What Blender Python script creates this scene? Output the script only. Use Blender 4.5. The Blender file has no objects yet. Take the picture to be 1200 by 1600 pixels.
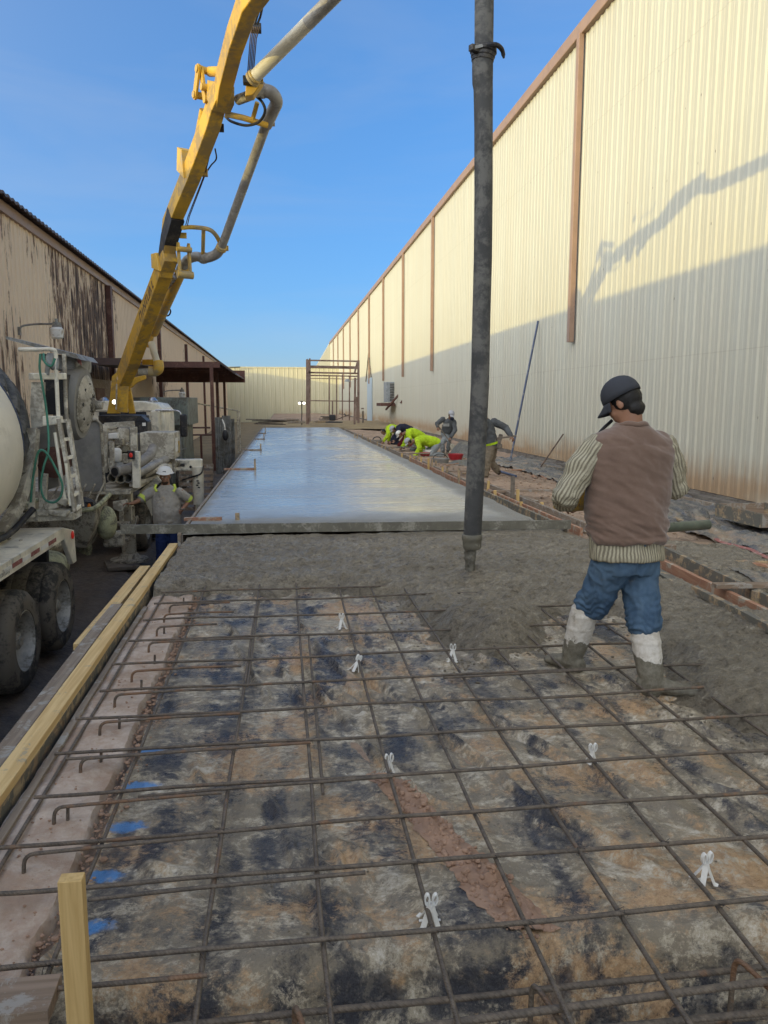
import bpy, math, random
from mathutils import Vector, Matrix, noise
R = math.radians
rnd = random.Random(7)
sc = bpy.context.scene

# ---------------------------------------------------------------- camera, sky, sun, exposure
EYE = Vector((0, 0, 1.55)); YAW = 0.1296; PITCH = 0.1432      # level axis +Y is the slab direction
cam_data = bpy.data.cameras.new('camera'); cam = bpy.data.objects.new('camera', cam_data)
sc.collection.objects.link(cam)
cam.location = EYE; cam.rotation_euler = (math.pi/2 - PITCH, 0, -YAW)
cam_data.sensor_fit = 'HORIZONTAL'; cam_data.sensor_width = 36; cam_data.lens = 36
cam_data.clip_start = 0.05; cam_data.clip_end = 3000
sc.camera = cam

SUNDIR = Vector((-1.0, -0.65, 0.140)).normalized()             # towards the sun
SUN_EL = math.asin(SUNDIR.z); SUN_AZ = math.atan2(SUNDIR.x, SUNDIR.y)
world = bpy.data.worlds.new('World'); sc.world = world; world.use_nodes = True
wn = world.node_tree.nodes; wl = world.node_tree.links
bg = wn['Background']; sky = wn.new('ShaderNodeTexSky'); sky.sky_type = 'NISHITA'
sky.sun_disc = False; sky.sun_elevation = SUN_EL; sky.sun_rotation = SUN_AZ
sky.air_density = 1.0; sky.dust_density = 0.15; sky.ozone_density = 6.0; sky.altitude = 0
_gm = wn.new('ShaderNodeGamma'); _gm.inputs[1].default_value = 0.62; wl.new(sky.outputs[0], _gm.inputs[0])
_tm = wn.new('ShaderNodeMix'); _tm.data_type = 'RGBA'; _tm.blend_type = 'MULTIPLY'; _tm.inputs[0].default_value = 1.0
_tm.inputs[7].default_value = (1.90, 2.05, 2.50, 1); wl.new(_gm.outputs[0], _tm.inputs[6])
# thin high cloud, drawn out sideways
_tc = wn.new('ShaderNodeTexCoord'); _mp = wn.new('ShaderNodeMapping'); _mp.inputs['Scale'].default_value = (1.2, 1.2, 7.0); _mp.inputs['Rotation'].default_value = (0.25, 0.1, 0.3)
_nz = wn.new('ShaderNodeTexNoise'); _nz.inputs['Scale'].default_value = 1.6; _nz.inputs['Detail'].default_value = 6; _nz.inputs['Roughness'].default_value = 0.55; _nz.inputs['Distortion'].default_value = 0.5
_mr = wn.new('ShaderNodeMapRange'); _mr.inputs[1].default_value = 0.45; _mr.inputs[2].default_value = 0.75; _mr.inputs[4].default_value = 0.14
_cm = wn.new('ShaderNodeMix'); _cm.data_type = 'RGBA'; _cm.inputs[7].default_value = (3.3, 3.4, 3.5, 1)
wl.new(_tc.outputs['Generated'], _mp.inputs[0]); wl.new(_mp.outputs[0], _nz.inputs['Vector']); wl.new(_nz.outputs[0], _mr.inputs[0])
wl.new(_mr.outputs[0], _cm.inputs[0]); wl.new(_tm.outputs[2], _cm.inputs[6])
# warm glow added to the sunward sky, behind the camera, to fill the shade
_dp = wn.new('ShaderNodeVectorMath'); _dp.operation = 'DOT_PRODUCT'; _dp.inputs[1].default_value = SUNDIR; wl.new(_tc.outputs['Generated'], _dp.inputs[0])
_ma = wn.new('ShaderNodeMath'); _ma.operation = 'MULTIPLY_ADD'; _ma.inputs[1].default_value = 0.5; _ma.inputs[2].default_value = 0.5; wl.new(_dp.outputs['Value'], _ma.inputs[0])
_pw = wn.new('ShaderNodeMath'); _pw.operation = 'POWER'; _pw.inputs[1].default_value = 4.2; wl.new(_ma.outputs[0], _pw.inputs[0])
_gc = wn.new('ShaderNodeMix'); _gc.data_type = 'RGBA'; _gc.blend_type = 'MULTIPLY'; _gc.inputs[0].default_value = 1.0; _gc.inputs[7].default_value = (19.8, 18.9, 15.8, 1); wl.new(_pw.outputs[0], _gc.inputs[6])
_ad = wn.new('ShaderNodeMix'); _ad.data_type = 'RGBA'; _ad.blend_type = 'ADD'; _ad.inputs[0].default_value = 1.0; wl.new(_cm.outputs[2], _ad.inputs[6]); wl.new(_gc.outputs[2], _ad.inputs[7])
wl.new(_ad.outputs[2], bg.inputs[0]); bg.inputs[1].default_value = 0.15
sun_data = bpy.data.lights.new('sun', 'SUN'); sun_data.energy = 2.0; sun_data.angle = R(0.5)
sun_data.color = (1.0, 0.80, 0.26)
sun = bpy.data.objects.new('sun', sun_data); sc.collection.objects.link(sun)
sun.rotation_euler = SUNDIR.to_track_quat('Z', 'Y').to_euler()
sc.view_settings.view_transform = 'Standard'; sc.view_settings.look = 'None'
sc.view_settings.exposure = 0.27; sc.view_settings.gamma = 1.0
sc.view_settings.use_curve_mapping = False

# ---------------------------------------------------------------- building helpers
_f = Vector((math.sin(YAW)*math.cos(PITCH), math.cos(YAW)*math.cos(PITCH), -math.sin(PITCH)))
_r = Vector((math.cos(YAW), -math.sin(YAW), 0)); _u = _r.cross(_f)
def _ray(x, y): return _f + _r*((x-600)/1200) + _u*((800-y)/1200)
def AY(x, y, Y): d = _ray(x, y); return EYE + d*(Y/d.y)          # point of that direction at depth Y
def AZ(x, y, z): d = _ray(x, y); return EYE + d*((z-EYE.z)/d.z)  # on the level z
def AX(x, y, X): d = _ray(x, y); return EYE + d*(X/d.x)          # on the wall plane X

COL = sc.collection
ROOT = {}
def tag(o, label=None, cat=None, group=None, kind=None):
    if label: o['label'] = label
    if cat: o['category'] = cat
    if group: o['group'] = group
    if kind: o['kind'] = kind
    return o
def thing(name, label, cat, loc=(0, 0, 0), rz=0, group=None):
    o = bpy.data.objects.new(name, None); COL.objects.link(o)
    o.location = loc; o.rotation_euler = (0, 0, rz); o.empty_display_size = 0.1
    ROOT[o.name] = Vector(loc)
    return tag(o, label, cat, group)
def copy_tree(o, parent=None):
    c = o.copy(); COL.objects.link(c); c.parent = parent
    for ch in list(o.children): copy_tree(ch, c)
    return c

def perp(d):
    d = d.normalized()
    a = Vector((0, 0, 1)) if abs(d.z) < 0.9 else Vector((1, 0, 0))
    u = d.cross(a).normalized(); return u, u.cross(d).normalized()

class MB:
    """collects vertices and faces, then links them as one mesh object"""
    def __init__(s): s.v = []; s.f = []
    def add(s, vs, fs):
        n = len(s.v); s.v += [Vector(p) for p in vs]; s.f += [tuple(i+n for i in q) for q in fs]; return s
    def box(s, c, d, rot=None):
        m = rot.to_3x3() if rot else Matrix.Identity(3); c = Vector(c)
        vs = [c + m @ Vector((x*d[0]/2, y*d[1]/2, z*d[2]/2)) for x in (-1, 1) for y in (-1, 1) for z in (-1, 1)]
        return s.add(vs, [(0,1,3,2),(4,6,7,5),(0,4,5,1),(2,3,7,6),(0,2,6,4),(1,5,7,3)])
    def bb(s, x0, x1, y0, y1, z0, z1):
        return s.box(((x0+x1)/2, (y0+y1)/2, (z0+z1)/2), (x1-x0, y1-y0, z1-z0))
    def beam(s, a, b, w, h, up=(0, 0, 1)):
        a = Vector(a); b = Vector(b); d = (b-a); L = d.length; d.normalize()
        u = Vector(up).cross(d)
        if u.length < 1e-4: u = perp(d)[0]
        u.normalize(); v = d.cross(u)
        m = Matrix((u, d, v)).transposed()
        return s.box((a+b)/2, (w, L, h), m)
    def tube(s, pts, r, n=8, caps=True, closed=False):
        pts = [Vector(p) for p in pts]; k = len(pts)
        rr = r if isinstance(r, (list, tuple)) else [r]*k
        base = len(s.v); u = None
        for i, p in enumerate(pts):
            if closed: d = pts[(i+1) % k] - pts[i-1]
            else: d = pts[min(i+1, k-1)] - pts[max(i-1, 0)]
            d.normalize()
            if u is None: u = perp(d)[0]
            u = (u - d*u.dot(d)).normalized(); w = d.cross(u)
            for j in range(n):
                a = 2*math.pi*j/n
                s.v.append(p + (u*math.cos(a) + w*math.sin(a))*rr[i])
        for i in range(k if closed else k-1):
            i2 = (i+1) % k
            for j in range(n):
                s.f.append((base+i*n+j, base+i*n+(j+1) % n, base+i2*n+(j+1) % n, base+i2*n+j))
        if caps and not closed:
            s.f.append(tuple(base+j for j in range(n))[::-1]); s.f.append(tuple(base+(k-1)*n+j for j in range(n)))
        return s
    def cyl(s, a, b, r, n=16, r2=None): return s.tube([a, b], [r, r if r2 is None else r2], n)
    def pipe(s, a, b, r, ri, n=20):
        """open ended pipe with a wall"""
        a = Vector(a); b = Vector(b); d = (b-a).normalized(); u, w = perp(d); base = len(s.v)
        for p, q in ((a, r), (b, r), (b, ri), (a, ri)):
            for j in range(n):
                t = 2*math.pi*j/n; s.v.append(p + (u*math.cos(t)+w*math.sin(t))*q)
        for k in range(4):
            k2 = (k+1) % 4
            for j in range(n):
                s.f.append((base+k*n+j, base+k*n+(j+1) % n, base+k2*n+(j+1) % n, base+k2*n+j))
        return s
    def loft(s, secs, n=16, caps=True):
        """secs: (centre, vector u, vector v) ellipse sections"""
        base = len(s.v)
        for c, u, v in secs:
            c = Vector(c); u = Vector(u); v = Vector(v)
            for j in range(n):
                a = 2*math.pi*j/n; s.v.append(c + u*math.cos(a) + v*math.sin(a))
        k = len(secs)
        for i in range(k-1):
            for j in range(n):
                s.f.append((base+i*n+j, base+i*n+(j+1) % n, base+(i+1)*n+(j+1) % n, base+(i+1)*n+j))
        if caps:
            s.f.append(tuple(base+j for j in range(n))[::-1]); s.f.append(tuple(base+(k-1)*n+j for j in range(n)))
        return s
    def ball(s, c, r, n=12, m=8, rot=None):
        c = Vector(c); r = Vector(r) if not isinstance(r, (int, float)) else Vector((r, r, r))
        mt = rot.to_3x3() if rot else Matrix.Identity(3); base = len(s.v)
        s.v.append(c + mt @ Vector((0, 0, r.z)))
        for i in range(1, m):
            t = math.pi*i/m
            for j in range(n):
                a = 2*math.pi*j/n
                s.v.append(c + mt @ Vector((r.x*math.sin(t)*math.cos(a), r.y*math.sin(t)*math.sin(a), r.z*math.cos(t))))
        s.v.append(c + mt @ Vector((0, 0, -r.z))); last = len(s.v)-1
        for j in range(n): s.f.append((base, base+1+j, base+1+(j+1) % n))
        for i in range(m-2):
            for j in range(n):
                a = base+1+i*n; b = a+n
                s.f.append((a+j, b+j, b+(j+1) % n, a+(j+1) % n))
        a = base+1+(m-2)*n
        for j in range(n): s.f.append((a+j, last, a+(j+1) % n))
        return s
    def lathe(s, a, axis, prof, n=32, caps=True, sx=None):
        """prof: (distance along axis, radius)"""
        a = Vector(a); d = Vector(axis).normalized(); u, w = perp(d)
        return s.loft([(a+d*t, u*r, w*r) for t, r in prof], n, caps)
    def prism(s, poly, vec):
        """polygon (3D points) pushed along vec"""
        n = len(poly); vec = Vector(vec)
        vs = [Vector(p) for p in poly] + [Vector(p)+vec for p in poly]
        return s.add(vs, [tuple(range(n))[::-1], tuple(range(n, 2*n))] + [(i, (i+1) % n, n+(i+1) % n, n+i) for i in range(n)])
    def grid(s, x0, x1, nx, y0, y1, ny, fn):
        b = len(s.v)
        for j in range(ny+1):
            for i in range(nx+1):
                x = x0+(x1-x0)*i/nx; y = y0+(y1-y0)*j/ny
                s.v.append(Vector(fn(x, y)))
        for j in range(ny):
            for i in range(nx):
                a = b+j*(nx+1)+i; s.f.append((a, a+1, a+nx+2, a+nx+1))
        return s
    def mesh(s, name, off=Vector((0, 0, 0))):
        me = bpy.data.meshes.new(name); me.from_pydata([p-off for p in s.v], [], s.f); me.update()
        return me
    def build(s, name, mat, parent=None, local=False, ang=35, bevel=0, fix=True):
        off = Vector((0, 0, 0))
        if parent is not None and not local:
            p = parent
            while p.parent: p = p.parent
            off = ROOT.get(p.name, Vector((0, 0, 0)))
        me = s.mesh(name, off)
        if fix:
            import bmesh
            bm = bmesh.new(); bm.from_mesh(me); bmesh.ops.recalc_face_normals(bm, faces=bm.faces); bm.to_mesh(me); bm.free()
        me.polygons.foreach_set('use_smooth', [True]*len(me.polygons))
        me.set_sharp_from_angle(angle=R(ang))
        o = bpy.data.objects.new(name, me); COL.objects.link(o)
        if mat: me.materials.append(mat)
        if parent is not None: o.parent = parent
        if bevel:
            m = o.modifiers.new('bevel', 'BEVEL'); m.width = bevel; m.segments = 2; m.limit_method = 'ANGLE'; m.angle_limit = R(50)
            m.harden_normals = False
        return o

def fbm(x, y, z=0.0, o=4):
    return noise.fractal(Vector((x, y, z)), 1.0, 2.0, o, noise_basis='PERLIN_ORIGINAL')
def smooth(e0, e1, x):
    t = max(0.0, min(1.0, (x-e0)/(e1-e0))); return t*t*(3-2*t)
def arc(c, r, a0, a1, u, v, n=10):
    c = Vector(c); u = Vector(u); v = Vector(v)
    return [c + u*(r*math.cos(a0+(a1-a0)*i/n)) + v*(r*math.sin(a0+(a1-a0)*i/n)) for i in range(n+1)]
def catmull(P, n=6):
    P = [Vector(p) for p in P]; Q = [P[0]*2-P[1]] + P + [P[-1]*2-P[-2]]; out = []
    for i in range(1, len(Q)-2):
        for k in range(n):
            t = k/n; a, b, c, d = Q[i-1], Q[i], Q[i+1], Q[i+2]
            out.append(0.5*((2*b)+(c-a)*t+(2*a-5*b+4*c-d)*t*t+(3*b-a-3*c+d)*t**3))
    out.append(P[-1]); return out
ORD = ['first', 'second', 'third', 'fourth', 'fifth', 'sixth', 'seventh', 'eighth', 'ninth', 'tenth', 'eleventh', 'twelfth',
       'thirteenth', 'fourteenth', 'fifteenth', 'sixteenth', 'seventeenth', 'eighteenth', 'nineteenth', 'twentieth']

# ---------------------------------------------------------------- materials
class G:
    """small wrapper to write node graphs"""
    def __init__(s, name):
        s.m = bpy.data.materials.new(name); s.m.use_nodes = True; s.t = s.m.node_tree
        s.b = s.t.nodes['Principled BSDF']; s._c = None
    def n(s, typ, **kw):
        o = s.t.nodes.new('ShaderNode'+typ)
        for k, v in kw.items(): setattr(o, k, v)
        return o
    def put(s, sock, v):
        if isinstance(v, bpy.types.NodeSocket): s.t.links.new(v, sock)
        elif isinstance(v, (tuple, list)) and len(v) == 3 and sock.type == 'RGBA': sock.default_value = (*v, 1)
        else: sock.default_value = v
    def co(s, scale=(1, 1, 1), rot=(0, 0, 0), world=False):
        if world:
            g = s.n('NewGeometry').outputs['Position']
        else:
            g = s.n('TexCoord').outputs['Object']
        m = s.n('Mapping'); s.put(m.inputs['Vector'], g); m.inputs['Scale'].default_value = scale; m.inputs['Rotation'].default_value = rot
        return m.outputs[0]
    def noise(s, vec, scale=1, detail=5, rough=0.6, dist=0.0):
        o = s.n('TexNoise'); s.put(o.inputs['Vector'], vec)
        o.inputs['Scale'].default_value = scale; o.inputs['Detail'].default_value = detail
        o.inputs['Roughness'].default_value = rough; o.inputs['Distortion'].default_value = dist
        return o.outputs[0]
    def vor(s, vec, scale=1, feature='F1', out=0):
        o = s.n('TexVoronoi', feature=feature); s.put(o.inputs['Vector'], vec); o.inputs['Scale'].default_value = scale
        return o.outputs[out]
    def ramp(s, f, a, b, v0=0.0, v1=1.0):
        o = s.n('MapRange', interpolation_type='SMOOTHSTEP'); s.put(o.inputs[0], f)
        o.inputs[1].default_value = a; o.inputs[2].default_value = b; o.inputs[3].default_value = v0; o.inputs[4].default_value = v1
        return o.outputs[0]
    def math(s, op, a, b=0.0, c=None):
        o = s.n('Math', operation=op); s.put(o.inputs[0], a); s.put(o.inputs[1], b)
        if c is not None: s.put(o.inputs[2], c)
        return o.outputs[0]
    def mix(s, f, a, b, mode='MIX'):
        o = s.n('Mix', data_type='RGBA', blend_type=mode); s.put(o.inputs[0], f); s.put(o.inputs[6], a); s.put(o.inputs[7], b)
        return o.outputs[2]
    def xyz(s, vec):
        o = s.n('SeparateXYZ'); s.put(o.inputs[0], vec); return o.outputs
    def bump(s, h, strength=0.5, dist=0.01, prev=None):
        o = s.n('Bump'); s.put(o.inputs['Height'], h); o.inputs['Strength'].default_value = strength; o.inputs['Distance'].default_value = dist
        if prev is not None: s.put(o.inputs['Normal'], prev)
        return o.outputs[0]
    def out(s, col=None, rough=None, metal=None, normal=None, spec=None):
        if col is not None: s.put(s.b.inputs['Base Color'], col)
        if rough is not None: s.put(s.b.inputs['Roughness'], rough)
        if metal is not None: s.put(s.b.inputs['Metallic'], metal)
        if normal is not None: s.put(s.b.inputs['Normal'], normal)
        if spec is not None: s.put(s.b.inputs['Specular IOR Level'], spec)
        return s.m

def grunge(name, col, rough=0.6, metal=0.0, dirt=None, amt=0.5, sc_=6.0, bump=0.15, var=0.25, stretch=(1, 1, 1), spec=0.4):
    """painted / dirty surface: colour variation, dirt in patches, small bump"""
    g = G(name); c = g.co(stretch)
    n1 = g.noise(c, sc_, 6, 0.65); n2 = g.noise(c, sc_*5, 4, 0.6)
    base = g.mix(g.ramp(n1, 0.3, 0.7), tuple(x*(1-var) for x in col), tuple(min(1, x*(1+var*0.6)) for x in col))
    if dirt:
        d = g.math('ADD', g.math('MULTIPLY', g.noise(c, sc_*0.6, 8, 0.7, 0.4), 0.75), g.math('MULTIPLY', n2, 0.25))
        base = g.mix(g.ramp(d, 0.62-0.3*amt, 0.74-0.3*amt), base, dirt)
    nb = g.bump(n2, bump, 0.01)
    return g.out(base, g.ramp(n1, 0.2, 0.8, max(0.05, rough-0.12), min(1, rough+0.12)), metal, nb, spec)

MUD = (0.16, 0.14, 0.11); CEM = (0.33, 0.31, 0.27)
m_cream = grunge('cream_truck_paint', (0.82, 0.76, 0.62), 0.42, 0, CEM, 0.35, 3, 0.1)
m_creamdirty = grunge('cement_splashed_cream_paint', (0.64, 0.59, 0.48), 0.6, 0, (0.30, 0.265, 0.21), 0.6, 5, 0.4)
m_drum = grunge('drum_paint', (0.86, 0.80, 0.67), 0.45, 0, (0.60, 0.54, 0.43), 0.35, 1.2, 0.15, 0.12)
m_yellow = grunge('boom_yellow_paint', (0.62, 0.36, 0.035), 0.5, 0, (0.34, 0.22, 0.07), 0.5, 2.2, 0.12, 0.18)
m_yellowdirty = grunge('dusty_yellow_paint', (0.62, 0.38, 0.06), 0.5, 0, (0.36, 0.28, 0.15), 0.5, 3, 0.15, 0.15)
m_pipe = grunge('delivery_pipe_paint', (0.34, 0.32, 0.29), 0.5, 0, (0.22, 0.20, 0.18), 0.5, 4, 0.12)
m_pipelight = grunge('pale_pipe_paint', (0.62, 0.57, 0.45), 0.45, 0, (0.45, 0.40, 0.3), 0.3, 3, 0.08, 0.1)
m_hose = grunge('dirty_rubber_hose', (0.065, 0.065, 0.065), 0.8, 0, (0.14, 0.135, 0.125), 0.55, 4, 0.35, 0.3)
m_rubber = grunge('tyre_rubber', (0.05, 0.047, 0.042), 0.85, 0, (0.17, 0.148, 0.118), 0.65, 6, 0.3)
m_black = grunge('black_painted_steel', (0.022, 0.022, 0.026), 0.55, 0, (0.08, 0.07, 0.06), 0.4, 7, 0.1)
m_greysteel = grunge('grey_galvanised_steel', (0.30, 0.30, 0.285), 0.5, 0.2, (0.17, 0.155, 0.13), 0.5, 5, 0.12)
m_rim = grunge('dusty_aluminium_rim', (0.50, 0.47, 0.41), 0.5, 0.3, (0.22, 0.2, 0.16), 0.5, 8, 0.1)
m_lid = grunge('cement_coated_grey_panel', (0.26, 0.25, 0.235), 0.8, 0, (0.28, 0.27, 0.24), 0.5, 3, 0.3)
m_mudsteel = grunge('cement_crusted_steel', (0.16, 0.14, 0.11), 0.85, 0, (0.42, 0.38, 0.30), 0.68, 9, 0.8)
m_slime = grunge('greenish_cement_crust', (0.42, 0.42, 0.26), 0.8, 0, (0.18, 0.17, 0.12), 0.5, 10, 0.8)
m_green = grunge('green_hose', (0.06, 0.22, 0.15), 0.5, 0, None, 0, 5, 0.05)
m_brownsteel = grunge('red_brown_primed_steel', (0.115, 0.050, 0.038), 0.6, 0, (0.19, 0.10, 0.07), 0.35, 4, 0.1)
m_brownroof = grunge('dark_brown_roof_steel', (0.085, 0.055, 0.05), 0.55, 0, (0.05, 0.04, 0.04), 0.4, 3, 0.1)
m_rustlight = grunge('dusty_brown_steel_frame', (0.22, 0.15, 0.12), 0.6, 0, (0.12, 0.07, 0.05), 0.45, 3, 0.1)
m_trim = grunge('brown_trim_paint', (0.34, 0.22, 0.155), 0.5, 0, (0.27, 0.17, 0.12), 0.3, 3, 0.05, 0.1)
m_dumpster = grunge('grey_green_container_paint', (0.20, 0.22, 0.19), 0.6, 0, (0.12, 0.11, 0.09), 0.5, 3, 0.1)
m_red = grunge('red_plastic', (0.35, 0.02, 0.03), 0.4, 0, None, 0, 6, 0.05)
m_redpaint = grunge('faded_red_tape', (0.30, 0.10, 0.09), 0.5, 0, (0.5, 0.4, 0.35), 0.35, 30, 0.02)
m_white = grunge('white_plastic', (0.80, 0.78, 0.73), 0.5, 0, (0.42, 0.36, 0.28), 0.34, 9, 0.1, 0.08)
m_blue = grunge('blue_painted_pole', (0.055, 0.075, 0.14), 0.5, 0, (0.2, 0.2, 0.2), 0.35, 5, 0.05)
m_steelrod = grunge('rusty_steel_rod', (0.12, 0.085, 0.065), 0.7, 0.2, (0.22, 0.14, 0.09), 0.4, 10, 0.2)
m_chrome = grunge('hydraulic_chrome_rod', (0.45, 0.45, 0.47), 0.25, 0.8, (0.2, 0.18, 0.16), 0.3, 5, 0.02)
m_glass = grunge('dark_glass', (0.02, 0.025, 0.03), 0.12, 0, None, 0, 3, 0.0)
m_acgrey = grunge('air_conditioner_casing', (0.30, 0.32, 0.33), 0.5, 0, (0.2, 0.2, 0.19), 0.3, 6, 0.05)
m_door = grunge('pale_blue_door_paint', (0.42, 0.50, 0.55), 0.5, 0, None, 0, 2, 0.03, 0.06)
m_clutter = grunge('weathered_grey_timber', (0.19, 0.16, 0.13), 0.85, 0, (0.09, 0.075, 0.06), 0.5, 4, 0.3)
m_greenpvc = grunge('grey_green_wet_tube', (0.10, 0.115, 0.085), 0.35, 0, (0.16, 0.15, 0.12), 0.35, 5, 0.08)

def emitter(name, col, s):
    g = G(name); g.put(g.b.inputs['Emission Color'], col); g.b.inputs['Emission Strength'].default_value = s
    return g.out(col, 0.3)
m_lamp = emitter('lit_white_lamp', (1.0, 0.95, 0.8), 3)
m_lampred = emitter('lit_red_lamp', (0.6, 0.03, 0.02), 0.12)
m_lamporange = grunge('orange_lens', (0.75, 0.20, 0.01), 0.3)

def wood(name, a, b, dirt=None, amt=0.4, axis=1, rough=0.7):
    g = G(name); s = [22, 22, 22]; s[axis] = 0.9
    c = g.co(tuple(s)); n1 = g.noise(c, 1.0, 5, 0.6, 1.2); n2 = g.noise(c, 4.0, 3, 0.5)
    col = g.mix(g.ramp(n1, 0.35, 0.65), a, b)
    kn = g.vor(g.co((3, 3, 3)), 1.0); col = g.mix(g.ramp(kn, 0.10, 0.05, 0, 0.8), col, tuple(x*0.45 for x in b))
    if dirt:
        d = g.noise(g.co(), 7, 8, 0.75, 0.5); col = g.mix(g.ramp(d, 0.62-0.3*amt, 0.70-0.3*amt), col, dirt)
    return g.out(col, rough, 0, g.bump(g.math('ADD', n1, n2), 0.25, 0.004), 0.3)
m_woodnew = wood('fresh_yellow_pine', (0.74, 0.54, 0.26), (0.60, 0.40, 0.17), (0.42, 0.34, 0.22), 0.2)
m_woodnewx = wood('fresh_yellow_pine_crosswise', (0.60, 0.42, 0.18), (0.48, 0.32, 0.13), (0.26, 0.21, 0.15), 0.3, 0)
m_woodpost = wood('fresh_pine_stake', (0.66, 0.46, 0.20), (0.52, 0.34, 0.13), None, 0.1, 2)
m_woodold = wood('weathered_form_timber', (0.30, 0.24, 0.18), (0.20, 0.155, 0.115), (0.36, 0.34, 0.30), 0.35)
m_woodoldx = wood('weathered_form_timber_crosswise', (0.30, 0.22, 0.16), (0.20, 0.145, 0.10), (0.33, 0.30, 0.26), 0.35, 0)
m_woodstake = wood('cement_stained_stake', (0.46, 0.34, 0.20), (0.32, 0.22, 0.13), (0.22, 0.19, 0.15), 0.45, 2)
m_woodcem = wood('concrete_caked_form_timber', (0.44, 0.34, 0.21), (0.28, 0.19, 0.12), (0.15, 0.14, 0.115), 0.62)
m_woodred = wood('reddish_form_timber', (0.42, 0.23, 0.14), (0.32, 0.16, 0.10), (0.42, 0.36, 0.28), 0.35)

def mat_wall_right():
    g = G('cream_ribbed_sheet_metal'); w = g.co(world=True); z = g.xyz(w)[2]; y = g.xyz(w)[1]
    st = g.noise(g.co((0.5, 6, 0.12), world=True), 1.0, 5, 0.7)
    st2 = g.noise(g.co((0.5, 16, 0.35), world=True), 1.0, 5, 0.7)
    col = g.mix(g.ramp(st, 0.3, 0.7), (0.465, 0.445, 0.365), (0.53, 0.51, 0.42))
    col = g.mix(g.ramp(st2, 0.58, 0.75, 0, 0.35), col, (0.58, 0.57, 0.51))
    pan = g.noise(g.co((0.01, 0.9, 0.02), world=True), 1.0, 1, 0.5); col = g.mix(g.ramp(pan, 0.4, 0.6, 0, 0.35), col, (0.50, 0.46, 0.36))
    # rust and mud splash along the foot of the wall
    h = g.math('ADD', z, g.math('MULTIPLY', g.noise(g.co((1, 9, 1.2), world=True), 1, 6, 0.7), -0.9))
    patch = g.ramp(g.noise(g.co((1, 0.25, 1), world=True), 1.0, 3, 0.5), 0.36, 0.55)
    f = g.math('MULTIPLY', g.ramp(h, 0.28, -0.5), g.math('ADD', g.math('MULTIPLY', patch, 0.65), 0.25))
    col = g.mix(f, col, (0.36, 0.235, 0.135))
    # panel laps, and screw heads in rows
    lap = g.math('ABSOLUTE', g.math('SUBTRACT', g.math('FRACT', g.math('DIVIDE', g.math('ADD', z, 0.6), 6.1)), 0.5))
    col = g.mix(g.ramp(lap, 0.0022, 0.0006, 0, 0.25), col, (0.25, 0.2, 0.14))
    v = g.n('TexVoronoi', feature='F1'); v.inputs['Randomness'].default_value = 0.12; v.inputs['Scale'].default_value = 1.0
    g.put(v.inputs['Vector'], g.co((0.001, 1/0.61, 1/1.2), world=True))
    col = g.mix(g.ramp(v.outputs[0], 0.030, 0.018, 0, 0.75), col, (0.10, 0.07, 0.05))
    den = g.noise(g.co((1, 1.2, 0.9), world=True), 1.0, 2, 0.5)
    return g.out(col, 0.45, 0, g.bump(den, 0.12, 0.08), 0.35)
m_wallR = mat_wall_right()

def mat_wall_left():
    g = G('peeling_tan_sheet_metal')
    a = g.noise(g.co((1, 0.16, 0.10), world=True), 1.0, 3, 0.55)            # where it has peeled most
    b = g.noise(g.co((1, 5.0, 0.75), world=True), 1.0, 9, 0.72, 0.3)
    c = g.noise(g.co((1, 14, 1.6), world=True), 1.0, 6, 0.75)
    s = g.math('ADD', g.math('ADD', g.math('MULTIPLY', a, 0.75), g.math('MULTIPLY', b, 0.55)), g.math('MULTIPLY', c, 0.25))
    y = g.xyz(g.co(world=True))[1]
    s = g.math('ADD', s, g.ramp(y, 38, 26, -0.075, 0.055))
    col = g.mix(g.ramp(b, 0.3, 0.75), (0.78, 0.61, 0.43), (0.87, 0.70, 0.51))
    col = g.mix(g.ramp(s, 0.80, 0.86), col, (0.24, 0.155, 0.105))
    col = g.mix(g.ramp(s, 0.845, 0.90), col, g.mix(g.ramp(c, 0.4, 0.6), (0.045, 0.036, 0.032), (0.16, 0.12, 0.10)))
    return g.out(col, 0.75, 0, g.bump(s, 0.3, 0.02), 0.2)
m_wallL = mat_wall_left()
def mat_back():
    g = G('grey_tan_sheet_metal'); st = g.noise(g.co((3, 0.5, 0.12), world=True), 1.0, 5, 0.7)
    return g.out(g.mix(g.ramp(st, 0.3, 0.7), (0.54, 0.50, 0.34), (0.64, 0.59, 0.42)), 0.5, 0, None, 0.3)
m_back = mat_back()

def mat_dirt(name, a, b, wet=0.0, peb=0.5, bs=0.03):
    g = G(name); w = g.co(world=True)
    n1 = g.noise(w, 0.8, 8, 0.68, 0.3); n2 = g.noise(w, 9, 8, 0.7); v = g.vor(w, 26)
    col = g.mix(g.ramp(n1, 0.35, 0.65), a, b)
    col = g.mix(g.ramp(n2, 0.3, 0.75, 0, 0.55), col, tuple(x*1.5 for x in b))
    col = g.mix(g.ramp(v, 0.16, 0.05, 0, peb), col, tuple(min(1, x*1.9+0.03) for x in b))
    h = g.math('ADD', g.math('MULTIPLY', n2, 1.0), g.math('MULTIPLY', v, -0.5))
    rough = g.ramp(n1, 0.42, 0.6, 0.92-wet, 0.95)
    return g.out(col, rough, 0, g.bump(h, 0.9, bs), 0.3)
m_alley = mat_dirt('damp_dark_dirt', (0.08, 0.062, 0.048), (0.175, 0.138, 0.105), 0.35)
m_redsoil = mat_dirt('orange_tan_soil', (0.19, 0.135, 0.095), (0.38, 0.27, 0.19), 0, 0.7)
m_clods = mat_dirt('red_brown_clods', (0.27, 0.165, 0.11), (0.38, 0.25, 0.175), 0, 0.3, 0.01)
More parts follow.
